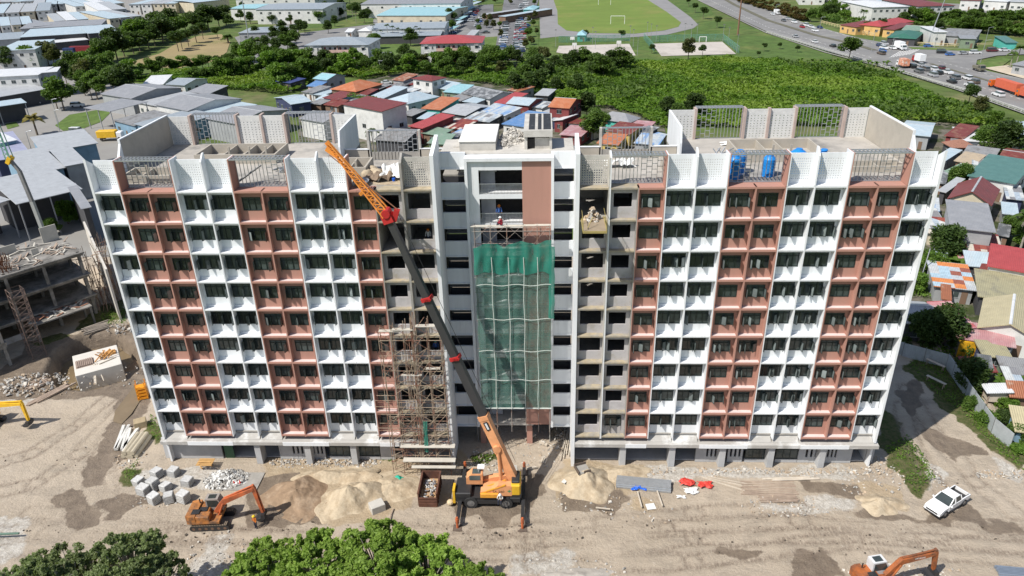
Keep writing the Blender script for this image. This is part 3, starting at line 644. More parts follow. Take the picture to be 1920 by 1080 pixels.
sheet_poly('car_park', [(865, 45), (885, 10), (925, 8), (925, 50), (900, 66)], -.60, ASPH)
sheet_poly('lawn', [(984, 40), (1010, 40), (1010, 100), (975, 100)], -.56, LAWN)
# running track and pitch
sheet_poly('sports_ground', [(1012, -40), (1300, -40), (1340, 30), (1440, 60), (1560, 100), (1560, 130), (1010, 118)], -.66, LAWN)
sheet_poly('running_track', [(1010, -40), (1012, 40), (1013, 72), (1050, 68), (1150, 72), (1250, 65), (1300, 53), (1309, 46), (1295, 32), (1265, 10), (1235, -12), (1200, -40)], -.58, mat('track_asphalt', (.24, .235, .235), .9, .1, .1))
sheet_poly('football_pitch', [(1045, 20), (1038, 0), (1045, -25), (1190, -25), (1215, 0), (1250, 22), (1277, 42), (1272, 50), (1245, 57), (1190, 63), (1110, 62), (1062, 57), (1046, 45)], -.5, mat('pitch_grass', (.14, .20, .04), .95, .12, .05, col2=(.20, .21, .06), c2at=(.52, .68), c2scale=.03))
SC = mat('court_surface', (.47, .43, .39), .9, .1, .12, col2=(.30, .28, .24), c2at=(.5, .7), c2scale=.08)
sheet_poly('sports_court', [(1048, 86), (1180, 82), (1192, 104), (1090, 106), (1043, 98)], -.5, SC); sheet_poly('sports_court', [(1222, 82), (1354, 78), (1380, 101), (1240, 105)], -.5, SC)
# dual carriageway and junction
lower = [(1225, -42), (1310, 0), (1440, 60), (1550, 96), (1665, 125), (1800, 166), (1990, 232)]
sheet_poly('highway', lower+[(2100, 220), (1990, 170), (1920, 148), (1830, 128), (1747, 105), (1690, 86), (1615, 72), (1525, 49), (1473, 30), (1440, 17), (1380, -8), (1330, -42)], -.58, ASPHL)
sheet_poly('side_road', [(1680, 84), (1760, 89), (1850, 92), (1960, 84), (1960, 100), (1870, 104), (1832, 112), (1830, 122), (1860, 137), (1800, 122), (1740, 104)], -.55, ASPHL)
med = [(1290, -42), (1376, 8), (1440, 38), (1530, 66), (1600, 82), (1640, 94)]
ribbon('median', med, 3.2, -.47, mat('median_soil', (.13, .125, .09), .95, .2, .3)); ribbon('median', [(1745, 119), (1850, 150), (1990, 197)], 1.6, -.47, _M['median_soil'])
LINE = mat('road_paint', (.72, .72, .70), .7, .1, 1)
def dashes(a, b, n, w=.25, fill=.45, z=-.545):
    a = P(*a, z); b = P(*b, z); mb = MB(); d = (b-a); L_ = d.length; d.normalize(); nr = Vector((-d.y, d.x, 0))*w/2
    for i in range(n):
        s = a+d*(L_*i/n); e = a+d*(L_*(i+fill)/n); mb.quad(s-nr, e-nr, e+nr, s+nr)
    return tag(mb.build('road_marking', [LINE]), None, None, kind='structure')
dashes((1330, 0), (1440, 51), 26); dashes((1440, 51), (1640, 110), 22); dashes((1395, 0), (1480, 38), 16); dashes((1480, 38), (1680, 92), 16); dashes((1700, 120), (1920, 188), 20); dashes((1760, 115), (1920, 158), 14); dashes((1440, 57), (1650, 118), 1, .2, 1); dashes((1670, 126), (1920, 204), 1, .2, 1); dashes((1440, 22), (1620, 76), 1, .2, 1)
for q in range(7):
    dashes((1668+q*6, 108-q*1.0), (1690+q*6, 95-q*.6), 1, .35, 1)
ribbon('kerb_path', [(1225, -45), (1307, -1), (1437, 61), (1548, 98), (1663, 127), (1797, 168), (1985, 235)], 1.2, -.40, YARD)
sheet_poly('roadside_verge', [(1830, 118), (1880, 107), (1895, 112), (1870, 130), (1842, 126)], -.49, MOWN); sheet_poly('roadside_verge', [(1702, 88), (1850, 92), (1835, 96), (1712, 92)], -.49, MOWN)
sheet_poly('sandy_shoulder', [(1845, 127), (1890, 122), (1930, 140), (1930, 150)], -.48, mat('sandy_verge', (.5, .43, .33), .95, .15, .3))
sheet_poly('hillside_lane', [(1760, 5), (1850, 10), (1900, 20), (1890, 30), (1800, 26), (1760, 14)], -.55, ASPHL)
sheet_poly('settlement_ground', [(560, 175), (760, 135), (960, 160), (1110, 190), (1240, 215), (1260, 300), (1200, 420), (560, 420)], -.62, mat('packed_earth', (.15, .135, .11), .95, .3, .5, col2=(.045, .06, .02), c2at=(.45, .55), c2scale=.2))
sheet_poly('settlement_ground', [(1690, 225), (1930, 240), (2100, 400), (2100, 620), (1780, 640), (1640, 560), (1600, 300)], -.62, _M['packed_earth'])
sheet_poly('settlement_ground', [(1780, 640), (2100, 620), (2150, 900), (1960, 880), (1880, 800), (1800, 700)], -.62, _M['packed_earth'])
# ================================================================== machines on the site
ORANGE = mat('orange_machine_paint', (.52, .13, .045), .55, .25, 1.5, spec=.4, col2=(.28, .10, .055), c2at=(.45, .65)); AMB = mat('amber_crane_paint', (.74, .34, .04), .45, .15, 1.2, spec=.5, col2=(.60, .26, .05), c2at=(.5, .7)); DORANGE = mat('rusty_orange_paint', (.38, .115, .035), .6, .3, 1.2, col2=(.16, .075, .045), c2at=(.45, .62))
CRORANGE = mat('crane_orange_paint', (.70, .33, .155), .5, .15, 1.2, spec=.4, col2=(.55, .25, .12), c2at=(.5, .75)); YEL = mat('yellow_machine_paint', (.70, .42, .03), .5, .15, 1.5)
BLK = mat('black_steel', (.028, .028, .03), .5, .2, 2, spec=.5); RUB = mat('tyre_rubber', (.035, .035, .036), .8, .2, 3, .02); RED = mat('red_paint', (.45, .03, .03), .5, .1, 2)
GREYM = mat('grey_metal', (.22, .22, .22), .5, .2, 2, metal=.4); WHT = mat('white_plastic', (.75, .76, .77), .5, .06, 2); BOOMK = mat('dark_boom_paint', (.045, .045, .048), .4, .15, .8, spec=.5)
cr = thing('mobile_crane', 'orange mobile crane with long dark telescopic boom reaching up the left wing', 'crane', (-2.2, -5.5, 0))
def cpt(x, y, z): return (x+2.2, y+5.5, z)
b = MB(); b.bev(-3.55, 3.3, -1.25, 1.25, .75, 1.35, .08); b.bev(-3.6, -1.9, -1.3, 1.3, 1.35, 1.95, .1); b.box(-1.3, 1.3, -1.32, -.9, .55, 1.0); b.bev(2.1, 3.4, -1.2, 1.2, 1.35, 1.8, .06); b.box(-1.9, 2.1, -1.32, 1.32, 1.3, 1.4); b.build('chassis', [BLK], cr)
b = MB(); b.box(-3.85, -3.6, -1.3, -.1, .6, 2.3); b.build('front_bumper', [YEL], cr)
b = MB(); b.ball((-4.2, -1.0, .45), .38, 1, 1, .8, 10, 6); b.build('hook_block', [mat('sand_paint', (.55, .45, .3), .7)], cr)
for x in (-1.95, 1.75):
    for y in (-1.42, 1.0):
        wh = MB(); wh.tube((x, y, .7), (x, y+.45, .7), .7, None, 20, 0); o = wh.build('wheel', [RUB], cr)
        r_ = MB(); ys = y-.02 if y < 0 else y+.47; r_.tube((x, min(ys, ys+.05), .7), (x, min(ys, ys+.05)+.05, .7), .40, .36, 14, 0); r_.tube((x, ys-.05, .7), (x, ys+.08, .7), .13, None, 8, 0); r_.build('rim', [GREYM], o)
for sx, x in ((-1, -3.1), (1, 3.55)):
    for sy in (-1, 1):
        o_ = MB(); o_.box(x-.18, x+.18, min(0, sy*4.3), max(0, sy*4.3), .62, .9); o_.tube((x, sy*4.3, .05), (x, sy*4.3, 1.5), .12, None, 8, 1); o_.tube((x, sy*4.3, .9), (x, sy*4.3, 1.35), .17, None, 8, 1)
        o = o_.build('outrigger', [BLK, ORANGE], cr); pd = MB(); pd.box(x-.45, x+.45, sy*4.3-.45, sy*4.3+.45, 0, .1); pd.build('outrigger_pad', [mat('timber_dark', (.13, .10, .08), .9, .2, 2)], o)
b = MB(); b.tube((.2, 0, 1.4), (.2, 0, 1.75), 1.0, None, 16); b.build('slew_ring', [BLK], cr)
b = MB(); b.prism([(-.9, 1.6), (2.4, 1.6), (2.4, 2.9), (1.0, 3.0), (.3, 2.4), (-.9, 2.1)], -1.25, -.45, 0); b.prism([(-.9, 1.6), (2.4, 1.6), (2.4, 2.9), (.3, 2.5), (-.9, 2.1)], .55, 1.2, 0); b.box(-.7, 1.8, -.45, .55, 1.75, 2.0)
b.bev(-.9, 1.0, -1.5, -1.24, 1.55, 2.05, .04, 1); b.build('superstructure', [CRORANGE, AMB], cr, recalc=True)
b = MB(); b.bev(2.3, 3.3, -1.25, 1.25, 1.75, 3.0, .12); b.build('counterweight', [YEL], cr)
b = MB(); b.bev(2.35, 3.2, -.9, .9, 3.0, 3.25, .1); b.build('engine_cover', [BLK], cr)
b = MB(); b.prism([(-2.5, 1.95), (-.75, 1.95), (-.75, 3.3), (-1.9, 3.3), (-2.5, 2.7)], .1, 1.15, 0); o = b.build('cab', [CRORANGE], cr, recalc=True)
g = MB(); g.box(-2.15, -1.0, .06, .1, 2.55, 3.12); g.box(-1.85, -.95, .2, 1.05, 3.302, 3.32); g.quad((-2.52, .2, 2.1), (-2.52, 1.05, 2.1), (-2.52, 1.05, 2.65), (-2.52, .2, 2.65)); g.build('glass', [GLASS], o)
b = MB(); b.box(-1.3, -.55, .4, 1.1, 3.75, 3.85); b.beam((-1.2, .5, 3.3), (-1.2, .5, 3.75), .04); b.beam((-.6, 1, 3.3), (-.6, 1, 3.75), .04); b.build('air_unit', [WHT], o)
# boom
p0 = Vector(cpt(0.35, -5.3, 2.7)); hd = PY(728, 408, -3.2); p1 = Vector(cpt(hd.x, hd.y, hd.z)); dv = (p1-p0); Lb = dv.length; dvn = dv.normalized()
def bp_(t): return p0+dvn*(Lb*t)
SU = (0, 0, 1)
b = MB(); b.beam(bp_(-.03), bp_(.262), .74, 1.0, 0, SU); b.beam(bp_(.255), bp_(.272), .82, 1.08, 0, SU); b.beam(bp_(.12), bp_(.135), .8, 1.06, 0, SU)
c0 = bp_(.14); b.tube(c0+Vector((-.1, -.62, 0)), c0+Vector((-.1, .62, 0)), .42, None, 12, 0); boom = b.build('boom', [CRORANGE], cr)
rdr = ((.262, .5, .64, .84), (.5, .72, .58, .76), (.72, .87, .52, .7), (.87, .985, .46, .62))
for t0, t1, w_, h_ in rdr: b = MB(); b.beam(bp_(t0), bp_(t1), w_, h_, 0, SU); b.build('boom_section', [BOOMK], cr)
for t in (.5, .72): b = MB(); b.beam(bp_(t-.006), bp_(t+.006), .86, 1.0, 0, SU); [b.beam(bp_(t)+Vector((i*.15, -.5, -.1)), bp_(t)+Vector((i*.15+.1, -.5, .15)), .07) for i in (-2, -1, 0, 1, 2)]; b.build('boom_collar', [RED], cr)
b = MB(); b.beam(bp_(.985), bp_(1.012), .8, 1.05, 0, SU); b.beam(bp_(1.0)+Vector((.5, 0, -.3)), bp_(1.0)+Vector((.9, 0, .8)), .5, .5); b.tube(bp_(1.01)+Vector((0, -.55, .2)), bp_(1.01)+Vector((0, .55, .2)), .4, None, 12); b.build('boom_head', [RED], cr)
tp = PY(612, 266, -1.4); j1 = Vector(cpt(tp.x, tp.y, tp.z)); j0 = bp_(1.01); jd = (j1-j0).normalized(); sdv = jd.cross(Vector((0, 1, 0))).normalized(); yv = Vector((0, 1, 0))
b = MB(); nj = 16
for sx in (-1, 1):
    for sy in (-1, 1): b.beam(j0+sdv*.36*sx+yv*.36*sy, j1+sdv*.12*sx+yv*.14*sy, .1)
for i in range(nj):
    t = i/nj; t2 = (i+1)/nj
    def q(t, sx, sy): return (j0+sdv*.36*sx+yv*.36*sy)*(1-t)+(j1+sdv*.12*sx+yv*.14*sy)*t
    b.beam(q(t, -1, -1), q(t2, 1, -1), .06); b.beam(q(t, -1, 1), q(t2, 1, 1), .06); b.beam(q(t, 1, -1), q(t2, 1, 1), .06); b.beam(q(t, -1, -1), q(t, 1, -1), .06)
b.beam(j0*.0+q(.35, 1, 0), q(.35, 1, 0)+sdv*.5, .3); b.beam(q(.8, 1, 0)-sdv*.1, q(.95, 1, 0)+sdv*.3, .25, .4); b.build('fly_jib', [mat('jib_orange', (.70, .26, .05), .5, .15, 1.5)], cr)
b = MB(); b.tube(bp_(1.0)+Vector((.9, 0, .8)), j0*.12+j1*.88+sdv*.6, .05, .05, 5); b.build('jib_stay', [mat('cable_brown', (.25, .12, .07), .6)], cr)
b = MB(); b.tube(bp_(1.0)+Vector((.9, -.2, .7)), bp_(.06)+Vector((.9, -.2, .6)), .02, None, 4); b.tube(bp_(1.0)+Vector((.75, .2, .7)), bp_(.06)+Vector((.75, .2, .6)), .02, None, 4); b.build('hoist_rope', [BLK], cr)
hk = PY(637, 655, -1.6); b = MB(); b.tube(j1, (j1.x, j1.y, 14), .012, None, 4); b.build('hoist_rope', [GREYM], cr)
b = MB(); b.tube(bp_(.02)+Vector((-1.1, -.45, -.7)), bp_(.14)+Vector((0, -.45, -.3)), .16, None, 8); b.tube(bp_(.02)+Vector((-1.1, .45, -.7)), bp_(.14)+Vector((0, .45, -.3)), .16, None, 8); b.build('lift_cylinder', [CRORANGE], cr)
b = MB()
for y in (-1.22, -.48): b.beam((-.9, y, 1.9), (1.75, y, 3.05), .14)
b.build('frame_bar', [AMB], cr)
text('SA-260', .42, BLK, cr, (1.0, -1.255, 2.15), (R(90), 0, 0), 'lettering')
b = MB(); b.box(1.95, 2.3, -1.262, -1.252, 2.2, 2.3); b.box(2.08, 2.17, -1.263, -1.253, 2.08, 2.42); b.build('green_cross', [mat('green_mark', (.02, .25, .12), .5)], cr)
b = MB(); c0 = bp_(.235)+Vector((0, -.46, 0)); b.T = Matrix.Translation(c0) @ Matrix.Rotation(math.atan2(dvn.z, dvn.x), 4, (0, -1, 0)).inverted().inverted(); b.bev(-.55, .55, -.03, 0, -.22, .22, .02); b.build('maker_badge', [BLK], cr); b = MB(); b.T = Matrix.Translation(c0+Vector((0, -.035, 0))) @ Matrix.Rotation(math.atan2(dvn.z, dvn.x), 4, (0, -1, 0)); b.box(-.4, .4, -.01, 0, -.1, .1); b.build('maker_badge', [WHT], cr)

def excavator(label, loc, rz, pm, arm, tl=3.6, roof=None, txt=None, flip=1, bm=None):
    """arm: (foot, knee, elbow, wrist) in the machine's own x-z plane"""
    e = thing('excavator', label, 'excavator', loc, rz)
    for sy in (-1, 1):
        y0, y1 = sorted((sy*.75, sy*1.3)); t = MB(); h = .72; pts = []
        for k in range(9): a = math.pi/2+math.pi*k/8; pts.append((-tl/2+h/2+math.cos(a)*h/2, h/2+math.sin(a)*h/2))
        for k in range(9): a = -math.pi/2+math.pi*k/8; pts.append((tl/2-h/2+math.cos(a)*h/2, h/2+math.sin(a)*h/2))
        t.prism(pts, y0, y1, 0)
        for k in range(22): x = -tl/2+.25+k*(tl-.5)/21; t.box(x-.04, x+.04, y0-.01, y1+.01, h-.01, h+.04, 1)
        o = t.build('track', [BLK, mat('dusty_track', (.24, .19, .14), .9)], e, recalc=True)
        t = MB(); yy = y0-.012 if sy < 0 else y1+.002
        for k in range(6): x = -tl/2+.4+k*(tl-.8)/5; t.tube((x, yy, .34), (x, yy+.01, .34), .17, None, 8)
        t.build('roller', [mat('roller_rust', (.16, .10, .07), .8)], o)
    t = MB(); t.box(-.8, .8, -.75, .75, .3, .8); t.tube((0, 0, .8), (0, 0, .98), .6, None, 14); t.build('undercarriage', [BLK], e)
    t = MB(); t.prism([(-2.15, -1.2), (-1.8, -1.3), (1.15, -1.3), (1.15, 1.3), (-1.8, 1.3), (-2.15, 1.2)], .98, 1.25, 0, 'xy'); t.prism([(-2.2, -1.15), (-1.75, -1.3), (-1.2, -1.3), (-1.2, 1.3), (-1.75, 1.3), (-2.2, 1.15)], 1.25, 1.95, 0, 'xy')
    t.bev(-1.2, .2, -1.28, -.4, 1.25, 1.9, .06, 0); t.bev(-1.2, -.1, -.4, 1.28, 1.25, 1.75, .05, 0); t.build('upper_body', [bm or pm], e, recalc=True)
    t = MB(); t.box(-1.7, -.9, -.9, -.2, 1.96, 2.02); t.box(-1.1, -.3, -.3, .3, 1.78, 1.84); t.tube((-1.3, .8, 1.95), (-1.3, .8, 2.5), .06); t.build('engine_grille', [BLK], e)
    y0, y1 = sorted((flip*.35, flip*1.27)); t = MB(); t.prism([(-.55, 1.25), (1.1, 1.25), (1.1, 1.9), (.75, 2.75), (-.55, 2.75)], y0, y1, 0); cb = t.build('cab', [roof or pm], e, recalc=True)
    t = MB(); t.prism([(-.4, 1.75), (.95, 1.75), (.98, 1.95), (.68, 2.6), (-.4, 2.6)], y0-.012, y0-.002, 0); t.prism([(-.4, 1.75), (.95, 1.75), (.98, 1.95), (.68, 2.6), (-.4, 2.6)], y1+.002, y1+.012, 0); t.box(-.3, .5, y0+.15, y1-.15, 2.752, 2.77); t.build('glass', [GLASS], cb, recalc=True)
    ft, kn, el, wr = [Vector((a, -flip*.0, b)) for a, b in arm]
    def plate(path, ws, name, th=.36):
        """tapered box-section boom along a bent path"""
        t = MB(); up = []; dn = []
        for i, p in enumerate(path):
            a = path[max(0, i-1)]; c = path[min(len(path)-1, i+1)]; d = (c-a).normalized(); n_ = Vector((-d.z, 0, d.x)); up.append(p+n_*ws[i]/2); dn.append(p-n_*ws[i]/2)
        pts = [(p.x, p.z) for p in up]+[(p.x, p.z) for p in reversed(dn)]; t.prism(pts, -th/2, th/2); return t.build(name, [pm], e, recalc=True)
    bo = plate([ft, ft.lerp(kn, .5), kn, kn.lerp(el, .5), el], [.38, .52, .6, .48, .3], 'boom', .42); stk = plate([el+(el-wr).normalized()*.45, el, wr], [.2, .42, .22], 'stick', .3)
    t = MB()
    for sy in (-.3, .3): t.tube(ft+Vector((.3, sy, -.35)), ft.lerp(kn, .85)+Vector((0, sy, 0)), .1); 
    t.tube(kn+Vector((0, 0, .35)), el+(el-wr).normalized()*.4, .09); t.tube(el+(wr-el)*.1+Vector((.25, 0, 0)), wr+Vector((.2, 0, .25)), .07); t.build('hydraulic_ram', [pm], e)
    t = MB(); bx, bz = wr.x, wr.z
    pts = [(bx-.1, bz+.15), (bx+.25, bz+.1), (bx+.3, bz-.25), (bx-.0, bz-.62), (bx-.5, bz-.66), (bx-.72, bz-.45), (bx-.45, bz-.42), (bx-.15, bz-.3)]; t.prism(pts, -.5, .5)
    for k in range(5): t.box(bx-.85, bx-.68, -.5+k*.23, -.42+k*.23, bz-.52, bz-.45)
    t.build('bucket', [BLK], e, recalc=True)
    if txt: o = text(txt, .26, WHT, e, kn.lerp(el, .5)+Vector((0, -.225, 0)), (R(90), -math.atan2((el-kn).z, (el-kn).x), 0)); o.rotation_euler = Matrix(((math.cos(0), 0, 0), (0, 0, -1), (0, 1, 0))).to_euler(); 
    return e
exA = excavator('orange excavator with raised arm digging beside the brown spoil heap on the left', (-30.9, -9.3, 0), R(4), ORANGE, [(.5, 1.5), (1.7, 2.9), (4.85, 4.3), (5.25, 1.0)], 4.0, mat('cab_light', (.30, .27, .25), .6), None, 1, mat('ochre_rust_paint', (.42, .17, .05), .6, .3, 1.5, col2=(.15, .09, .06), c2at=(.45, .6)))
exB = excavator('rusty orange excavator with whitish cab roof at the lower right edge', (34.0, -16.6, 0), R(12), DORANGE, [(.6, 1.5), (1.9, 3.0), (5.2, 3.35), (5.5, 1.15)], 3.6, mat('cab_white', (.6, .61, .62), .6), 'HITACHI', 1)
yx = P(-8, 800); exC = excavator('yellow excavator with hooked arm at the left edge of the site', (yx.x-1.3, yx.y+.3, 0), R(-4), YEL, [(.4, 1.5), (2.0, 3.2), (5.9, 3.6), (6.0, 1.0)], 3.6, None, None, 1)

# white pickup
def pickup(label, loc, rz):
    t = thing('pickup_truck', label, 'pickup', loc, rz); W = mat('white_car_paint', (.80, .81, .82), .25, .02, 1, spec=.5, coat=.5)
    b = MB(); side = [(-2.6, .42), (-2.62, .95), (-1.1, .98), (1.1, 1.0), (2.35, .88), (2.55, .7), (2.58, .4)]
    def slab(y0, y1, zoff=0): b.prism([(x, z+zoff if z > .6 else z) for x, z in side], y0, y1, 0)
    b.prism([(1.05, .42), (1.05, 1.02), (1.9, .98), (2.35, .88), (2.55, .7), (2.6, .42)], -.86, .86, 0); b.prism([(-1.1, .42), (1.05, .42), (1.05, 1.02), (-1.1, 1.02)], -.88, .88, 0)
    b.prism([(-2.6, .42), (-1.1, .42), (-1.1, .62), (-2.6, .62)], -.86, .86, 0)
    for s in (-1, 1): y0, y1 = sorted((s*.76, s*.87)); b.prism([(-2.6, .62), (-1.1, .62), (-1.1, 1.04), (-2.6, 1.02)], y0, y1, 0)
    b.box(-2.62, -2.52, -.76, .76, .62, 1.0); b.prism([(-.95, 1.56), (.25, 1.58), (.15, 1.63), (-.85, 1.62)], -.66, .66, 0)
    for s in (-1, 1):
        for (x0, z0), (x1, z1) in (((1.1, 1.02), (.28, 1.58)), ((-1.1, 1.02), (-.95, 1.58)), ((.05, 1.02), (-.0, 1.58))): b.beam((x0, s*.84, z0), (x1, s*.68, z1), .09)
    bo = b.build('body', [W], t, recalc=True)
    g = MB(); v = [(-1.06, -.82, 1.02), (1.05, -.82, 1.02), (1.05, .82, 1.02), (-1.06, .82, 1.02), (-.92, -.66, 1.57), (.26, -.66, 1.57), (.26, .66, 1.57), (-.92, .66, 1.57)]; g.hexa(v); g.build('glasshouse', [GLASS], t)
    g = MB(); g.box(-2.5, -1.12, -.75, .75, .621, .66); 
    for s in (-1, 1): y0, y1 = sorted((s*.70, s*.755)); g.box(-2.5, -1.12, y0, y1, .66, 1.05)
    g.box(-1.12, -1.06, -.75, .75, .66, 1.08); g.build('cargo_bed', [BLK], t)
    for x in (-1.65, 1.6):
        for s in (-1, 1):
            wl = MB(); y0, y1 = sorted((s*.72, s*.93)); wl.tube((x, y0, .37), (x, y1, .37), .37, None, 16); o = wl.build('wheel', [RUB], t); rm = MB(); yy = s*.94; rm.tube((x, yy-.012, .37), (x, yy+.012, .37), .22, None, 10); rm.build('rim', [GREYM], o)
    g = MB(); g.box(2.585, 2.61, -.6, .6, .55, .72); g.box(2.6, 2.64, -.85, .85, .38, .46); g.build('grille', [BLK], t)
    for s in (-1, 1): g = MB(); y0, y1 = sorted((s*.62, s*.84)); g.box(2.45, 2.6, y0, y1, .66, .8); g.build('headlight', [mat('lamp_glass', (.6, .62, .65), .1)], t); g = MB(); y0, y1 = sorted((s*.9, s*1.08)); g.bev(.85, 1.0, y0, y1, 1.02, 1.16, .02); g.build('mirror', [W], t)
    return t
pickup('white double cab pickup truck with open load bed parked on the dirt road', (45.35, -5.9, .02), math.atan2(-2.75, -4.35))
b = MB(); b.ball((0, 0, .2), .3, 1, .7, .7, 8, 5, 0, .15); o = b.build('sack', [mat('pink_bag', (.6, .04, .10), .6)]); o.location = (46.55, -5.6, .68); tag(o, 'small bright pink bag lying in the bed of the white pickup', 'bag')

# steel skip
x0, x1, y0, y1 = -9.7, -7.75, -6.9, -3.3
RUST = mat('rusty_steel', (.13, .06, .04), .85, .3, 1.5, .01, 6, col2=(.09, .05, .04), c2at=(.5, .65))
sk = thing('waste_skip', 'rusty brown steel skip half filled with debris left of the crane', 'skip', ((x0+x1)/2, (y0+y1)/2, 0)); a, c = (x1-x0)/2, (y1-y0)/2; H_ = 1.9
b = MB(); b.box(-a, -a+.07, -c, c, .12, H_); b.box(a-.07, a, -c, c, .12, H_); b.box(-a+.07, a-.07, c-.07, c, .12, H_); b.box(-a+.07, a-.07, -c, -c+.07, .12, 1.4); b.box(-a+.07, a-.07, -c+.07, c-.07, .12, .2)
for i in range(7): y = -c+.1+i*(2*c-.25)/6; b.box(-a-.07, -a, y, y+.1, .15, H_-.02); b.box(a, a+.07, y, y+.1, .15, H_-.02)
for zz in (.5, .9, 1.25): b.box(-a, a, -c-.06, -c, zz, zz+.08)
b.box(-a-.09, -a+.09, -c-.01, c+.01, H_, H_+.07); b.box(a-.09, a+.09, -c-.01, c+.01, H_, H_+.07); b.box(-a, a, c-.09, c+.02, H_+.002, H_+.068); b.build('shell', [RUST], sk)
b = MB()
for i in range(70): w_ = random.uniform(.08, .22); b.T = Matrix.Translation((random.uniform(-a+.3, a-.3), random.uniform(-c+.3, c-.5), .9+random.uniform(0, .35))) @ Matrix.Rotation(random.uniform(0, 3), 4, Vector((random.random(), random.random(), 1)).normalized()); b.box(-w_, w_, -w_*.6, w_*.6, -.03, .05, random.choice([0, 1, 1, 2]))
b.T = None; b.box(-a+.08, a-.08, -c+.08, c-.08, .2, .95, 0)
o = b.build('debris', [mat('board_scrap', (.42, .27, .15), .9, .2, 1), mat('scrap_white', (.55, .55, .53), .8), mat('scrap_grey', (.2, .2, .22), .8)]); o.location = sk.location; tag(o, 'boards, bags and rubble thrown into the rusty brown skip', 'debris', kind='stuff')
# ================================================================== people
def person_mesh(pose, mats):
    """one continuous skinned body; children: helmet, vest"""
    J = {'stand': dict(pel=(0, 0, .95), ch=(0, 0, 1.3), nk=(0, 0, 1.48), hd=(0, .02, 1.62), tp=(0, .02, 1.74), ls=(-.2, 0, 1.42), le=(-.27, .05, 1.15), lh=(-.25, .2, .95), rs=(.2, 0, 1.42), re=(.28, .02, 1.15), rh=(.3, .12, .9), lp=(-.1, 0, .9), lk=(-.12, .04, .5), lf=(-.13, 0, .06), lt=(-.13, .14, .03), rp=(.1, 0, .9), rk=(.12, .05, .5), rf=(.14, -.02, .06), rt=(.14, .13, .03)),
         'sit': dict(pel=(0, 0, .12), ch=(0, .08, .48), nk=(0, .12, .64), hd=(0, .18, .77), tp=(0, .2, .89), ls=(-.2, .1, .58), le=(-.3, .25, .35), lh=(-.12, .45, .38), rs=(.2, .1, .58), re=(.3, .28, .36), rh=(.1, .46, .4), lp=(-.1, .03, .1), lk=(-.16, .42, .32), lf=(-.14, .5, -.05), lt=(-.14, .62, -.1), rp=(.1, .03, .1), rk=(.15, .44, .22), rf=(.15, .5, -.2), rt=(.15, .62, -.23))}[pose]
    names = list(J); E_ = [('pel', 'ch'), ('ch', 'nk'), ('nk', 'hd'), ('hd', 'tp'), ('nk', 'ls'), ('ls', 'le'), ('le', 'lh'), ('nk', 'rs'), ('rs', 're'), ('re', 'rh'), ('pel', 'lp'), ('lp', 'lk'), ('lk', 'lf'), ('lf', 'lt'), ('pel', 'rp'), ('rp', 'rk'), ('rk', 'rf'), ('rf', 'rt')]
    rad = dict(pel=.14, ch=.16, nk=.07, hd=.10, tp=.07, ls=.075, rs=.075, le=.05, re=.05, lh=.04, rh=.04, lp=.1, rp=.1, lk=.07, rk=.07, lf=.055, rf=.055, lt=.045, rt=.045)
    me = bpy.data.meshes.new('body'); me.from_pydata([J[k] for k in names], [(names.index(a), names.index(b_)) for a, b_ in E_], [])
    o = bpy.data.objects.new('tmp', me); COL.objects.link(o); o.modifiers.new('s', 'SKIN'); sub = o.modifiers.new('d', 'SUBSURF'); sub.levels = 1; sub.render_levels = 1
    for i, k in enumerate(names): me.skin_vertices[0].data[i].radius = (rad[k], rad[k])
    me.skin_vertices[0].data[0].use_root = True
    dg = bpy.context.evaluated_depsgraph_get(); m2 = bpy.data.meshes.new_from_object(o.evaluated_get(dg)); bpy.data.objects.remove(o)
    m2.materials.clear(); [m2.materials.append(x) for x in mats]
    hz = J['nk'][2]; pz = J['pel'][2]
    for p in m2.polygons:
        c = p.center; hand = (Vector(J['lh'])-c).length < .09 or (Vector(J['rh'])-c).length < .09
        p.material_index = 0 if c.z > hz+.02 or hand else (1 if c.z > pz+.02 and c.y < .36 else 2); p.use_smooth = True
    return m2, J
SKIN = mat('skin', (.30, .16, .10), .6); NAVY = mat('navy_cloth', (.03, .035, .06), .9); KHAKI = mat('khaki_cloth', (.16, .13, .09), .9)
CL = dict(red=mat('red_shirt', (.35, .03, .05), .8), white=mat('white_shirt', (.6, .6, .58), .8), orange=mat('orange_shirt', (.6, .18, .03), .8), blue=mat('blue_shirt', (.05, .12, .35), .8), lime=mat('lime_vest', (.45, .55, .03), .7))
HELM = dict(white=mat('white_helmet', (.75, .75, .75), .35), yellow=mat('yellow_helmet', (.75, .55, .03), .35), orange=mat('orange_helmet', (.75, .22, .02), .35), green=mat('green_helmet', (.2, .55, .4), .35))
def person(label, loc, rz, pose, shirt, helm, pants=None):
    m2, J = person_mesh(pose, [SKIN, CL[shirt], pants or NAVY]); o = put('person', m2, None, loc, rz); tag(o, label, 'person')
    h = MB(); c = Vector(J['hd']); v = []
    for i in range(5):
        a = (math.pi/2)*i/4
        for j in range(12): t = 2*math.pi*j/12; v.append((c.x+.135*math.cos(a)*math.cos(t), c.y+.15*math.cos(a)*math.sin(t), c.z+.04+.13*math.sin(a)))
    h.add(v, [(i*12+j, i*12+(j+1) % 12, (i+1)*12+(j+1) % 12, (i+1)*12+j) for i in range(4) for j in range(12)]); h.tube((c.x, c.y+.03, c.z+.03), (c.x, c.y+.03, c.z+.05), .17, None, 12); h.build('helmet', [HELM[helm]], o, smooth=True)
    hd = MB(); 
    for s in (-1, 1): hd.box(c.x+s*.035-.012, c.x+s*.035+.012, c.y+.095, c.y+.108, c.z-.0, c.z+.015)
    hd.box(c.x-.03, c.x+.03, c.y+.09, c.y+.103, c.z-.07, c.z-.06, 0); hd.build('face', [BLK], o); return o
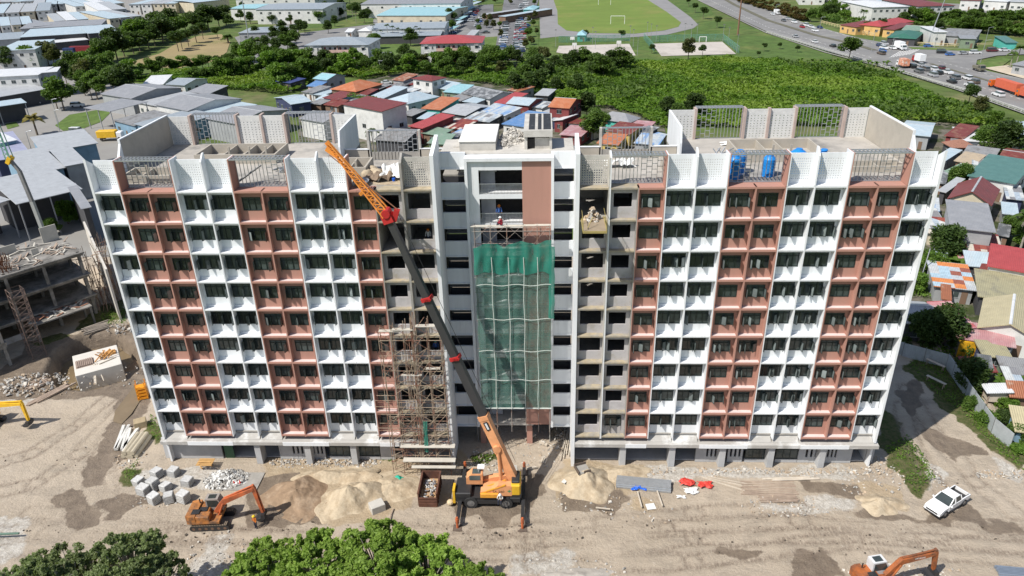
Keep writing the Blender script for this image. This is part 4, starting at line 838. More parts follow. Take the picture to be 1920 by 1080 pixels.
q = P(481, 990); person('worker in yellow helmet standing beside the orange excavator bucket', (q.x, q.y, ground_z(q.x, q.y)), 2.6, 'stand', 'orange', 'yellow')
q = PY(941, 414, 2.3); person('worker in white helmet and red top sitting on the highest scaffold board', (q.x, 2.35, 28.42), 1.2, 'sit', 'red', 'white')
person('worker in orange helmet standing behind the upper balcony railing', (-.9, 3.9, 28.27), 3.3, 'stand', 'blue', 'orange')
person('worker in white helmet sitting on the side of the crane carrier', (-1.0, -6.98, 1.35), 3.0, 'sit', 'white', 'white')
person('worker in green helmet looking out of the raw opening above the pole scaffold', (-8.0, 1.6, zf(3)+.02), 3.2, 'stand', 'blue', 'green')
person('worker in orange helmet inside the raw opening near the boom head', (-7.9, 1.7, zf(7)+.02), 3.1, 'stand', 'white', 'orange')

# ================================================================== centre scaffold with green netting
GP = mat('scaffold_pipe', (.34, .30, .27), .7, .25, 2, col2=(.30, .15, .10), c2at=(.5, .6)); BOARD = mat('bleached_board', (.52, .49, .43), .85, .12, 1)
sc = thing('scaffold_tower', 'tall tube scaffold in the recessed centre wrapped in green netting', 'scaffold', (0, 2.4, 3.2))
b = MB(); XS = [-3.35, -1.75, -.1, 1.55, 2.95, 4.2]
for x in XS:
    for y in (-.35, .55): b.tube((x, y, 0), (x, y, 25.2), .035, None, 5)
lv = [0, 1.7]+[1.7*k for k in range(2, 15)]
for z in lv[2:]:
    b.tube((XS[0]-.2, -.35, z+.9), (XS[-1]+.1, -.35, z+.9), .03, None, 4); b.tube((XS[0]-.2, .55, z+.9), (XS[-1]+.1, .55, z+.9), .03, None, 4)
    for x in XS: b.tube((x, -.35, z+.9), (x, .55, z+.9), .03, None, 4)
    for x0, x1 in zip(XS, XS[1:]): b.tube((x0, -.36, z), (x1, -.36, z+1.6), .015, None, 3); b.tube((x0, -.37, z+1.6), (x1, -.37, z), .015, None, 3)
b.build('frame', [GP], sc)
for (x0, x1, z) in ((-3.7, -.2, 25.15), (-.2, 1.6, 25.15), (1.6, 2.7, 25.2), (2.7, 4.3, 25.22)): p_ = MB(); p_.box(x0, x1, -.35, .1, z, z+.06); p_.build('board', [BOARD], sc)
def netmat(name, c, al):
    M = bpy.data.materials.new(name); M.use_nodes = True; n = M.node_tree.nodes; L = M.node_tree.links; bs = n['Principled BSDF']; bs.inputs['Base Color'].default_value = (*c, 1); bs.inputs['Roughness'].default_value = .7
    tc = n.new('ShaderNodeTexCoord'); nz = n.new('ShaderNodeTexNoise'); nz.inputs['Scale'].default_value = .8; nz.inputs['Detail'].default_value = 6; L.new(tc.outputs['Object'], nz.inputs[0])
    r_ = n.new('ShaderNodeMapRange'); r_.inputs[1].default_value = .3; r_.inputs[2].default_value = .7; r_.inputs[3].default_value = al-.12; r_.inputs[4].default_value = al+.14; L.new(nz.outputs[0], r_.inputs[0]); L.new(r_.outputs[0], bs.inputs['Alpha']); return M
NET = netmat('green_debris_net', (.085, .19, .16), .6); NET2 = netmat('green_net_folded', (.02, .21, .155), .74)
def cloth(x0, x1, y, zb, ztop, nx, nz, amp, m, name, parent, seed=0):
    v = []; f = []
    for i in range(nx+1):
        for j in range(nz+1):
            t = i/nx; x = x0+(x1-x0)*t; zt = ztop(t) if callable(ztop) else ztop; zb_ = zb(t) if callable(zb) else zb; z = zb_+(zt-zb_)*j/nz
            v.append((x+.04*math.sin(z*2.3+seed), y+amp*math.sin(x*5.1+seed+.6*math.sin(z*1.3))*(.4+.6*math.sin(z*.8+x)**2)-.05*math.sin(x*1.9), z))
    for i in range(nx):
        for j in range(nz): a = i*(nz+1)+j; f.append((a, a+nz+1, a+nz+2, a+1))
    mb = MB(); mb.add(v, f); return mb.build(name, [m], parent, smooth=True)
cloth(-3.45, 4.35, -.5, 3.35, 22.9, 80, 60, .07, NET, 'debris_netting', sc)
cloth(-3.5, 4.4, -.62, lambda t: 20.0+.35*math.sin(t*9)**2, lambda t: 22.9+.5*abs(math.sin(t*math.pi*2.5))+t*.5, 80, 14, .12, NET2, 'netting_overlap', sc, 1.5)
cloth(4.1, 4.7, -.68, 15.0, 23.2, 10, 30, .12, NET2, 'netting_drape', sc, .5)
ST = mat('white_strap', (.62, .66, .62), .8, .15, 3)
b = MB()
for x in (-1.7, 0.0, 1.55, 2.95):
    for k in range(12): z = 3.4+k*18.6/12; b.beam((x+.05*math.sin(z), -.72, z), (x+.05*math.sin(z+1.55), -.72, z+1.56), .06, .03)
for z in (7.3, 11.0, 14.9, 18.9):
    for k in range(14): x = -3.4+k*7.8/14; b.beam((x, -.74, z+.1*math.sin(x*2)), (x+.56, -.74, z+.1*math.sin((x+.56)*2)), .03, .06)
b.beam((-3.4, -.6, 3.45), (4.4, -.6, 3.45), .1); b.build('strap', [ST], sc)
# ================================================================== pole scaffold on the left wing
ps = thing('pole_scaffold', 'dense brown pole scaffold standing against the unfinished bays left of centre', 'scaffold', (-9.6, -.9, 0))
PO = mat('weathered_pole', (.34, .27, .20), .85, .25, 1.5, col2=(.24, .12, .085), c2at=(.48, .56)); b = MB(); rs = random.Random(3)
XS = [-13.3, -12.0, -10.75, -9.95, -9.7, -8.4, -6.9]; top = {0: 18.5, 1: 18.8, 2: 19.3, 3: 20.1, 4: 20.3, 5: 19.6, 6: 19.0}
for i, x in enumerate(XS):
    for y in (-.75, .1, .55): j1, j2 = rs.uniform(-.1, .1), rs.uniform(-.1, .1); b.tube((x+9.6+j1, y, 0), (x+9.6+j2, y, top[i]), .042, None, 5)
for k in range(20):
    z = .9+k*.92; x0 = -13.3
    for y in (-.75, .1): b.tube((x0+9.6-(1.3 if k in (8, 9, 10, 5, 6) else .1)+rs.uniform(-.2, .2), y, z+rs.uniform(-.08, .08)), (2.75+rs.uniform(-.2, .2), y, z+rs.uniform(-.08, .08)), .035, None, 5) if k % 2 == 0 or z < 11 else None
    for x0, x1 in zip(XS, XS[1:]):
        if rs.random() < .55: b.tube((x0+9.6, -.78, z), (x1+9.6, -.78, z+.92*rs.choice([1, 2])), .025, None, 4)
        if rs.random() < .55: b.tube((x0+9.6, -.80, z+.9), (x1+9.6, -.80, z), .025, None, 4)
        if z < 6 and rs.random() < .7: b.tube((x0+9.6, -.9, z), (x1+9.6+rs.uniform(-.5, .5), -.2, z+rs.uniform(-1, 1)), .04, None, 4)
for j in range(8): x = rs.uniform(-.5, -.1); b.tube((x, -.85+rs.uniform(0, .2), 0), (x+rs.uniform(-.2, .2), -.6, rs.uniform(17, 20)), .05, None, 5)
b.build('poles', [PO], ps)
for (x0, x1, y0, y1, z) in ((-3.6, -1.4, -.85, -.4, 18.5), (-2.2, -.1, -.9, -.45, 18.7), (.2, 2.2, -.9, -.4, 19.1), (.9, 2.4, -.8, -.45, 14.0), (-1.8, .4, -.8, -.5, 13.2), (-2.6, 3.4, -1.2, -.5, 4.1), (-2.4, 3.4, -1.5, -.8, 2.4), (-1.5, 3.4, -1.6, -1.1, 1.6)):
    p_ = MB(); p_.box(x0, x1, y0, y1, z, z+.07); p_.build('plank', [BOARD], ps)
q = PY(797, 790, -1.8); q2 = PY(800, 848, -1.8); b = MB()
v = []; f = []
for j in range(13):
    t = j/12; c = q.lerp(q2, t)
    for i in range(5): v.append((c.x-.22+.11*i, c.y+.07*math.sin(i*2.3+j), c.z))
for j in range(12):
    for i in range(4): a = j*5+i; f.append((a, a+5, a+6, a+1))
b.add(v, f); tag(b.build('green_net', [NET2], smooth=True), 'narrow strip of green net hanging down the front of the pole scaffold', 'netting')
# loading platform with rubble
lp_ = thing('loading_platform', 'yellow framed loading platform jutting from the top open bay right of centre', 'platform', (8.35, -.2, zf(8)))
b = MB(); b.box(-1.1, 1.0, -2.8, 1.0, 0, .09); b.build('deck', [mat('dusty_deck', (.30, .24, .17), .9)], lp_)
b = MB(); b.box(-1.15, 1.05, -2.88, -2.80, -.12, .10); b.box(-1.18, -1.1, -2.8, 1, -.05, .14); b.box(1.0, 1.08, -2.8, 1, -.05, .14)
for x in (-1.12, 1.02): b.beam((x, -2.8, .1), (x, -2.8, .9), .05); b.beam((x, -2.8, .9), (x, .9, .95), .04); b.beam((x, -1, .1), (x, -1, .9), .04)
b.beam((-.7, -2.4, .2), (-.2, -1.6, 1.0), .06); b.build('guard_frame', [mat('faded_yellow', (.36, .29, .11), .7)], lp_)
def rubble(name, label, cat, spots, mats, size=(.1, .35), kind='stuff', flat=.6):
    b = MB(); rs = random.Random(hash(name) % 999 if 0 else len(label))
    for (x, y, z, rx, ry, n, hh) in spots:
        for i in range(n):
            a = rs.uniform(0, 6.28); r_ = math.sqrt(rs.random()); px_, py_ = x+rx*r_*math.cos(a), y+ry*r_*math.sin(a); s = rs.uniform(*size)*rs.uniform(.5, 1)
            b.T = Matrix.Translation((px_, py_, z+hh*(1-r_)**1.2+s*.15)) @ Matrix.Rotation(rs.uniform(0, 6), 4, Vector((rs.uniform(-1, 1), rs.uniform(-1, 1), rs.uniform(.3, 1))).normalized())
            k = [(-s, -s*.7, -s*flat*.5), (s*rs.uniform(.5, 1), -s*.8, -s*flat*.5), (s, s*rs.uniform(.4, .8), -s*flat*.4), (-s*.8, s*.7, -s*flat*.5), (-s*.7, -s*.5, s*flat*rs.uniform(.3, .6)), (s*.6, -s*.6, s*flat*.5), (s*.7, s*.4, s*flat*rs.uniform(.3, .6)), (-s*.5, s*.5, s*flat*.4)]
            b.hexa(k, rs.randrange(len(mats)))
    b.T = None; o = b.build(name, mats); return tag(o, label, cat, kind=kind)
RB = [mat('rubble_pale', (.55, .52, .47), .95, .15, 2), mat('rubble_grey', (.36, .345, .32), .95, .15, 2), mat('rubble_tan', (.42, .33, .24), .95, .15, 2)]
rubble('rubble', 'cement bags and broken blocks heaped on the loading platform', 'rubble', [(8.3, .1, zf(8)+.1, .8, .9, 70, 1.2)], [RB[2], mat('kraft_bag', (.55, .42, .27), .9), RB[0]], (.12, .32))
spots = []
def sp(u, v, rx, ry, n, hh=0.0, z=0): q = P(u, v, z); spots.append((q.x, q.y, ground_z(q.x, q.y)+z, rx, ry, n, hh))
sp(1050, 815, 1.6, 4.0, 190, .4); sp(1000, 850, 3, 3, 60); sp(910, 860, 2.5, 2.5, 110, .3); sp(870, 880, 3, 1.5, 50)
for u in range(1200, 1640, 28): sp(u, 886, 1.6, .8, 34, .1)
for u in range(520, 720, 25): sp(u, 868, 1.2, .8, 60, .15)
sp(1100, 940, 4, 2, 70); sp(1200, 960, 4, 2, 60); sp(1600, 905, 2, 2, 60, .1); sp(1660, 890, 2, 3, 100, .1); sp(1480, 950, 5, 1.5, 160); sp(1060, 1070, 6, 1.8, 120, .02); sp(1700, 1070, 6, 1, 120); sp(400, 1040, 3, 3, 80); sp(1750, 890, .8, 3, 120, .1); sp(1880, 890, 3, .8, 120, .1)
sp(300, 700, 6, 4, 90); sp(100, 720, 7, 3, 150, .1); sp(245, 860, 2, 2, 90); sp(280, 930, 4, 2, 80)
rubble('rubble', 'broken stone and concrete scraps scattered over the building site', 'rubble', spots, RB, (.05, .22)); spots = []
for u in range(60, 1920, 70): sp(u, rs.uniform(985, 1045), 3.6, 2.2, 9)
sp(280, 880, 3, 3, 20); sp(1500, 960, 8, 2, 30); sp(60, 880, 6, 6, 40); sp(1800, 900, 5, 6, 24); rubble('clods', 'small dark clods of earth dropped along the haul road', 'clods', spots, [mat('dark_clod', (.09, .075, .06), .95)], (.05, .17))
rubble('broken_blocks', 'white heap of broken lightweight blocks behind the wrapped pallets', 'rubble heap', [(P(425, 900).x, P(425, 900).y, 0, 2.6, 1.7, 420, 1.1)], [mat('white_block', (.66, .66, .64), .9, .08, 2), RB[1]], (.14, .34), None)
rubble('roof_rubble', 'pale rubble and broken plaster heaped on the roof between the tank room and lift room', 'rubble', [(.4, 10, 35.2, 1.3, 2.5, 260, 1.1), (-.2, 7.6, 35.2, .6, 1.4, 60, .3)], RB[:2], (.1, .32))
rubble('pit_debris', 'timber scraps and clods around the excavated pit', 'debris', [(P(60, 720).x, P(60, 720).y, 0, 5, 3, 200, .4), (P(240, 610).x, P(240, 610).y, 0, 3, 3, 90, .2)], [RB[1], RB[2], RB[0]], (.1, .4))
# spoil and sand heaps
def heap(label, u, v, rx, ry, h, m, seed=0, rz=0, name='sand_heap', peaks=((0, 0, 1),)):
    q = P(u, v); n, k = 72, 34; vs = []; fs = []; rr = np.random.default_rng(seed)
    for i in range(k+1):
        for j in range(n):
            t = i/k; a = 2*math.pi*j/n; x, y = t*math.cos(a), t*math.sin(a)
            nf = float(fbm(np.array([q.x*3+x*rx*3+50]), np.array([q.y*3+y*ry*3+50]), 1.3, seed+9)[0])-.5; hh = max(p[2]*max(0, 1-math.hypot(x-p[0], y-p[1])/(1.0 if len(peaks) == 1 else .75))**1.1 for p in peaks)
            r_ = 1+.12*math.sin(3*a+seed)+.07*math.sin(7*a+seed*2); X_, Y_ = q.x+rx*x*r_*math.cos(rz)-ry*y*r_*math.sin(rz), q.y+rx*x*r_*math.sin(rz)+ry*y*r_*math.cos(rz)
            nz = float(fbm(np.array([X_*1.0+50]), np.array([Y_*1.0+50]), 1.6, seed+4)[0])-.5
            vs.append((X_-q.x, Y_-q.y, (h*hh+(nz*.75+nf*.22)*hh**.4*min(h, 1.5)*.8 if hh > 0 else 0)-.14*(i == k)-.02))
    for i in range(k):
        for j in range(n): fs.append((i*n+j, (i+1)*n+j, (i+1)*n+(j+1) % n, i*n+(j+1) % n))
    mb = MB(); mb.add(vs, fs); o = mb.build(name, [m], None, True); o.location = (q.x, q.y, ground_z(q.x, q.y)); return tag(o, label, 'heap')
SAND = mat('yellow_sand', (.47, .39, .28), .95, .14, 1.2, .07, 4, col2=(.36, .285, .195), c2at=(.45, .6), c2scale=.8); SPOIL = mat('brown_spoil', (.27, .19, .125), .95, .2, 1.2, .06, 4, col2=(.36, .27, .19), c2at=(.5, .65))
heap('pale yellow sand heap with crusted crest beside the green net scrap', 655, 940, 3.9, 3.3, 1.9, SAND, 2, .3, peaks=((0, 0, 1), (.4, .2, .8)))
heap('brown spoil heap right of the orange excavator bucket', 558, 935, 4.0, 3.4, 1.5, SPOIL, 5, 0, 'spoil_heap', ((0, 0, .8), (-.1, .4, 1)))
heap('low tan dirt bank between the sand heap and the steel skip', 735, 915, 3.4, 2.8, .8, SAND, 8, 0, 'spoil_heap')
heap('round sand heap with a grey wooden box on top near the centre', 1095, 905, 3.6, 3.0, 1.9, SAND, 11)
heap('flat sand spill running along the right wing columns', 1165, 888, 3.4, 1.6, .5, SAND, 12)
heap('small smooth sand heap near the white pickup', 1650, 945, 2.7, 1.7, 1.0, SAND, 14)
heap('crumbly tan spoil behind the left sand heap', 640, 895, 5.0, 1.9, .9, SAND, 17, 0, 'spoil_heap', ((-.4, 0, 1), (.3, 0, .8), (.7, .1, .9)))
heap('dark mud bank on the near edge of the pit', 250, 655, 3.2, 4.0, .8, SPOIL, 21, .2, 'mud_bank')
heap('grey mound at the lower centre edge', 1085, 1083, 4.5, 1.3, .5, mat('grey_spoil', (.40, .37, .33), .95, .2, 1, .05, 4), 23, 0, 'spoil_heap')
# wooden box on sand, concrete cube, net scraps
q = P(1092, 880, 1.6); o = thing('mortar_box', 'grey wooden mortar box lying on the round sand heap', 'box', (q.x, q.y, 1.55), .35); b = MB(); b.box(-.7, .7, -.7, .7, 0, .1); b.build('base', [CONC], o)
for a in ((-.7, .7, .66, .74), (-.75, -.67, -.7, .7), (-.1, .7, -.74, -.66)): b = MB(); b.box(a[0], a[1], a[2], a[3], 0, .4); b.build('side_board', [_M['timber_dark']], o)
q = P(706, 962); o = thing('concrete_block', 'grey square concrete block at the foot of the yellow sand heap', 'block', (q.x, q.y+.5, 0), .55); b = MB(); b.bev(-.75, .75, -.6, .6, 0, .9, .04); b.build('block', [CONCL], o)
def crumple(label, u, v, rx, ry, h, m, seed, name='tarpaulin', z=0, cat='tarpaulin'):
    q = P(u, v, z); n = 22; vs = []; fs = []
    for i in range(n+1):
        for j in range(n+1):
            s, t = i/n*2-1, j/n*2-1; r_ = max(0, 1-(s*s)**2*.5-(t*t)**2*.5); x = q.x+rx*s*(1+.15*math.sin(5*t+seed)); y = q.y+ry*t*(1+.2*math.sin(4*s+seed*2))
            nz = abs(float(fbm(np.array([x*2+90.]), np.array([y*2+90.]), 1.4, seed)[0])-.5); vs.append((x-q.x, y-q.y, h*r_*.6+nz*h*2.2+.03))
    for i in range(n):
        for j in range(n): a = i*(n+1)+j; fs.append((a, a+n+1, a+n+2, a+1))
    mb = MB(); mb.add(vs, fs); o = mb.build(name, [m], None, False); o.location = (q.x, q.y, ground_z(q.x, q.y)+z if z == 0 else z); return tag(o, label, cat)
TB = mat('blue_tarp', (.02, .12, .60), .35, .1, 2); TR = mat('red_tarp', (.62, .06, .045), .5, .12, 2); TW = mat('white_sheet', (.7, .7, .68), .6, .06, 2)
crumple('green net scrap thrown on the tan dirt bank', 742, 901, .75, .45, .35, mat('teal_net', (.02, .36, .25), .7), 3, 'net_scrap', cat='netting')
crumple('bright blue tarp bundled on the galvanised steel sections', 1197, 916, .75, .4, .45, TB, 5); crumple('red corner of a tarp tucked beside the blue bundle', 1184, 912, .4, .3, .3, TR, 6)
crumple('red tarp spread left of the white fold', 1288, 908, .8, .55, .45, TR, 7); crumple('red tarp with torn right edge', 1322, 912, .75, .5, .4, TR, 9); crumple('white sheet pulled out from under the red tarps', 1296, 922, .7, .5, .25, TW, 10, 'plastic_sheet', cat='sheet'); crumple('white bag slumped below the red tarps', 1277, 932, .45, .2, .25, TW, 12, 'bag', cat='bag')
crumple('white sheets covering cement on the open roof corner', -1, 0, .1, .1, .1, TW, 1) if 0 else None
def roofcr(label, x, y, z, rx, ry, h, m, seed, name, cat):
    o = crumple(label, 960, 900, rx, ry, h, m, seed, name, cat=cat); o.location = (x, y, z)
roofcr('white crumpled sheets on the open roof corner behind the crane jib', -11.2, 3.6, 33.04, 1.2, 1.2, 1.2, TW, 31, 'plastic_sheet', 'sheet')
roofcr('grey plastic sheet hanging over the open roof edge', -14.0, 1.4, 33.0, .7, .8, .8, mat('grey_sheet', (.35, .36, .4), .5), 33, 'plastic_sheet', 'sheet')
roofcr('brown torn sacking on the open roof corner', -12.6, 3.0, 33.04, 1.3, 1.0, .8, mat('sacking', (.24, .18, .13), .9), 35, 'sacking', 'sacking')
roofcr('white fabric lying across the right roof deck', 25.5, 14.4, 33.04, 2.2, .5, .4, TW, 37, 'plastic_sheet', 'sheet')
roofcr('white sacks piled behind the first roof trellis right of centre', 11.2, 6.5, 33.04, 1.5, .6, .9, TW, 38, 'sack_pile', 'sacks')
for i, (x, y) in enumerate(((-13.6, 6.3), (-13.2, 5.6), (-12.8, 5.2), (-13.9, 5.1))): b = MB(); b.ball((0, 0, .45), .6, 1, .9, .9, 10, 6, 0, .05); o = b.build('sand_sack', [SAND], None, True); o.location = (x, y-1.5, 33.0); tag(o, 'tan bulging sand sack, '+['farthest back', 'rear middle one', 'rightmost one', 'nearest the grey sheet'][i]+' in the heap on the open roof corner', 'sack', 'sand sacks on the roof')
b = MB(); b.box(-3.2, 3.2, -1.9, 2.0, 0, .05); o = b.build('sand_layer', [SAND]); o.location = (-12.4, 3.0, 33.035); o.scale = (.72, .8, 1); tag(o, 'thin layer of sand spilled over the open roof corner', 'sand', kind='stuff')
b = MB(); b.tube((0, 0, 0), (0, 0, .3), .14, .17, 10); o = b.build('bucket', [TB]); o.location = (-11.0, 2.4, 33.1); tag(o, 'blue bucket on the sandy open roof corner', 'bucket')
# water tanks
TK = mat('blue_tank_plastic', (.02, .22, .62), .35, .08, 1)
def tank(label, x, y, r_=.95, h=1.9):
    o = thing('water_tank', label, 'water tank', (x, y, 33.04), 0, 'blue water tanks on the roof'); b = MB(); n = 20; prof = [(r_, 0)]
    for k in range(6): z = h*(k+.5)/6; prof += [(r_, z-.12), (r_*.95, z), (r_, z+.12)]
    prof += [(r_*.98, h), (r_*.6, h+.25), (.3, h+.32)]; v = [(a*math.cos(2*math.pi*j/n), a*math.sin(2*math.pi*j/n), z) for a, z in prof for j in range(n)]
    b.add(v, [(i*n+j, i*n+(j+1) % n, (i+1)*n+(j+1) % n, (i+1)*n+j) for i in range(len(prof)-1) for j in range(n)]); b.build('body', [TK], o, True); b = MB(); b.tube((0, 0, h+.3), (0, 0, h+.42), .34, .3, 14); b.build('lid', [TK], o)
tank('blue water tank at the left end behind the middle roof trellis', 21.8, 2.6, .62, 1.9); tank('second blue water tank beside the leftmost one on the right roof', 22.6, 4.1, .68, 1.9); tank('blue water tank at the right end behind the middle roof trellis', 25.2, 3.2, .62, 1.7); tank('blue water tank whose lid shows above the white screens', 28.2, 4.2, .8, 1.95); tank('low blue water tank right of the one with its lid showing', 30.4, 3.7, .4, 2.0)
# pallets of wrapped blocks
PB = mat('pale_block_stack', (.52, .52, .51), .75, .22, 2.2, .05, 5, col2=(.36, .36, .36), c2at=(.5, .62), objrand=.12); pal = None
PL = [(262, 908, 'at the left end of the back row'), (296, 893, 'with a tilted top in the back row'), (326, 890, 'furthest right of the back row'), (290, 916, 'with open layered blocks in the middle'), (312, 918, 'in the middle of the cluster'), (270, 925, 'with a dark tool on top at the left'), (290, 940, 'at the front left of the cluster'), (319, 939, 'at the front centre of the cluster'), (345, 938, 'at the front right of the cluster'), (352, 908, 'leaning against the white rubble heap')]
bm1 = MB(); bm1.bev(-.62, .62, -.55, .55, .12, 1.35, .05)
for z in (.36, .6, .84, 1.08): bm1.box(-.64, .64, -.57, .57, z, z+.035, 1)
bl_me = bm1.mesh('blocks', [PB, GREYM]); bm2 = MB()
for y in (-.45, 0, .45): bm2.box(-.62, .62, y-.06, y+.06, 0, .1)
pal_me = bm2.mesh('pallet', [_M['timber_dark']])
for i, (u, v, tx) in enumerate(PL):
    q = P(u, v); o = thing('block_pallet', 'wrapped pallet of pale blocks '+tx, 'pallet', (q.x, q.y, ground_z(q.x, q.y)), rs.uniform(-.4, .4), 'pallets of pale blocks'); o.scale = (.9, .9, .9); o.rotation_euler = (rs.uniform(-.06, .06), rs.uniform(-.09, .09), rs.uniform(-.5, .5)); put('blocks', bl_me, o).scale = (rs.uniform(.85, 1.05), 1, rs.uniform(.7, 1.15)); put('pallet', pal_me, o)
# pile sections and poles
def rods(label, name, cat, u0, v0, u1, v1, n, w_, r_, m, layers=1, sq=False, jit=.03, z=0, ends=.15, parts=True, hollow=False):
    a = P(u0, v0); b_ = P(u1, v1); d = b_-a; L_ = d.length; o = thing(name, label, cat, ((a+b_)/2).to_tuple(), math.atan2(d.y, d.x)); o.location.z = z+max(ground_z(a.x, a.y), 0)*.5
    k = 0
    for l in range(layers):
        for i in range(n-l):
            y = -w_/2+(i+.5*l+.5)*w_/n; s = rs.uniform(-ends, ends)*L_; mb = MB(); dy = rs.uniform(-jit, jit)*L_; zz = r_+l*r_*1.75
            p0_, p1_ = (-L_/2+s, y-dy, zz), (L_/2+s, y+dy, zz)
            if sq: mb.beam(p0_, p1_, r_*2, r_*2)
            else: mb.tube(p0_, p1_, r_, None, 10)
            mb.build('piece', [m], o); k += 1
    return o
rods('row of six round tan concrete piles left of the building corner', 'pile_stack', 'concrete piles', 243, 860, 270, 822, 4, 2.0, .28, mat('tan_concrete', (.42, .37, .28), .9, .12, 1), 2, False, .01, 0, .03)
rods('loose pale square piles scattered above the round ones', 'pile_stack', 'concrete piles', 223, 848, 246, 803, 5, 1.8, .17, mat('pale_pile', (.58, .57, .54), .9), 1, True, .10, .0, .12)
rods('stack of galvanised steel sections on the ground near the sand heap', 'steel_stack', 'steel sections', 1156, 905, 1258, 915, 8, 1.7, .10, STEEL, 3, True, .003, 0, .01)
rods('bundle of grey blue steel channels at the lower right corner', 'steel_stack', 'steel sections', 1868, 1074, 1990, 1085, 7, 1.2, .10, mat('blue_grey_steel', (.28, .33, .40), .4, .1, 2, metal=.4), 2, True, .001, 0, .01)
TIM = mat('weathered_timber', (.36, .28, .22), .9, .2, 1.5); TIMP = mat('pale_timber', (.52, .46, .38), .9, .15, 1.5)
rods('spread of long brownish poles on the ground right of the red tarps', 'timber_stack', 'timber', 1388, 915, 1490, 918, 9, 2.4, .06, TIM, 1, True, .02, 0, .04); rods('second spread of thin poles nearer the haul road', 'timber_stack', 'timber', 1425, 935, 1495, 935, 7, 1.2, .05, TIM, 1, True, .02, 0, .05)
rods('pair of pale stubby posts above the timber spread', 'timber_stack', 'timber', 1440, 902, 1528, 898, 2, .5, .13, TIMP, 1, False, .02); rods('three thin poles leaning near the red tarps', 'timber_stack', 'timber', 1320, 895, 1400, 915, 3, 1.2, .05, TIMP, 1, True, .05)
rods('long brown planks beside the pit at left', 'timber_stack', 'timber', 55, 760, 130, 722, 4, 1.1, .1, TIM, 1, True, .01); rods('untidy stack of brown planks left of the pit', 'timber_stack', 'timber', 50, 730, 92, 712, 7, 2.2, .09, TIM, 2, True, .08, 0, .1); rods('heap of grey brown planks above the pit', 'timber_stack', 'timber', 160, 622, 205, 608, 7, 2.6, .09, mat('grey_timber', (.30, .26, .22), .9), 2, True, .05)
rods('grey posts leaning on the white centre fin', 'timber_stack', 'timber', 1058, 860, 1070, 800, 6, 1.2, .05, TIMP, 1, True, .03, .2); rods('white boards lying left of the centre sand heap', 'timber_stack', 'timber', 1018, 870, 1022, 860, 3, .7, .08, TIMP, 1, True, .01)
for i, (u0, v0, u1, v1, r_, lab) in enumerate(((1195, 923, 1203, 952, .07, 'thin prop lying below the blue tarp'), (1232, 922, 1242, 950, .07, 'thin prop lying below the steel sections'), (728, 980, 738, 955, .05, 'brown stick on the dirt near the concrete block'), (1117, 953, 1144, 956, .06, 'pale log at the foot of the round sand heap'), (988, 880, 1006, 877, .09, 'short white plank in the rubble by the crane'), (985, 825, 1004, 816, .13, 'pale post lying by the entrance column'), (1012, 830, 1026, 836, .12, 'pale post end in the entrance rubble'))):
    a, b_ = P(u0, v0, .1), P(u1, v1, .1); mb = MB(); c_ = (a+b_)/2; mb.beam(a-c_, b_-c_, r_*2, r_*2); o = mb.build('post', [TIMP if i not in (2,) else TIM]); o.location = c_+Vector((0, 0, .1)); tag(o, lab, 'post')
b = MB(); q = P(6, 1003, .5); b.tube((-3, -.2, 0), (2.4, .15, 0), .12, None, 8); o = b.build('pipe', [mat('green_pipe', (.10, .17, .13), .5)]); o.location = (q.x-.8, q.y, .6); tag(o, 'dark green pipe sticking in at the lower left edge', 'pipe')
# white scraps
for u, v, s, lab in ((1220, 950, .5, 'white square board on the damp sand below the blue tarp'), (1058, 912, .3, 'small white slab on the flank of the round sand heap'), (960, 882, .9, 'grey flat sheet standing in the rubble behind the crane')):
    q = P(u, v); b = MB(); b.box(-s, s, -s*.7, s*.7, 0, .05); o = b.build('board', [TW if s < .8 else CONCL]); o.location = (q.x, q.y, ground_z(q.x, q.y)+(.1 if s > .4 else .75)); o.rotation_euler = (rs.uniform(0, .3), .1, rs.uniform(0, 2)); tag(o, lab, 'board')
# traffic cones
for u, v, lab in ((440, 910, 'red traffic cone on the slab left of the other cone'), (451, 909, 'red traffic cone on the slab right of the other cone')):
    q = P(u, v); o = thing('traffic_cone', lab, 'cone', (q.x, q.y, ground_z(q.x, q.y)+.05), 0, 'traffic cones'); b = MB(); b.tube((0, 0, .04), (0, 0, .6), .16, .03, 10); b.build('cone', [mat('cone_red', (.7, .04, .03), .5)], o); b = MB(); b.box(-.2, .2, -.2, .2, 0, .04); b.build('base', [_M['cone_red']], o)
b = MB(); q = P(452, 905); b.box(-2.4, 2.2, -1.3, 1.6, -.3, .12); o = b.build('concrete_slab', [CONC]); o.location = (q.x, q.y, 0); tag(o, 'thin concrete slab at the door beside the two cones', 'slab')
b = MB(); [b.beam((random.uniform(-.9, .9), random.uniform(-.6, .6), .1+.1*i), (random.uniform(-.9, .9), random.uniform(-.6, .6), .2+.1*i), .16, .05) for i in range(9)]
for i in range(6): b.box(-.9, .9, -.6+.22*i, -.45+.22*i, .8, .86)
o = b.build('formwork_panel', [mat('orange_board', (.55, .33, .13), .8)]); q = P(388, 878); o.location = (q.x, q.y, .05); tag(o, 'orange brown formwork panel on top of the white block heap', 'formwork')
b = MB(); q = P(272, 745)
for z in (.0, .5, 1.0, 1.5): b.box(-.6, .6, -.5, .5, z, z+.3)
for x in (-.6, .6):
    for y in (-.5, .5): b.beam((x, y, 0), (x*.9, y*.9, 2.5), .1)
o = b.build('hoist_part', [mat('safety_orange', (.70, .27, .02), .5, .2, 2)]); o.location = (q.x-.2, q.y, 0); o.rotation_euler = (0, 0, .4); tag(o, 'bright orange hoist cage standing against the left building corner', 'hoist')
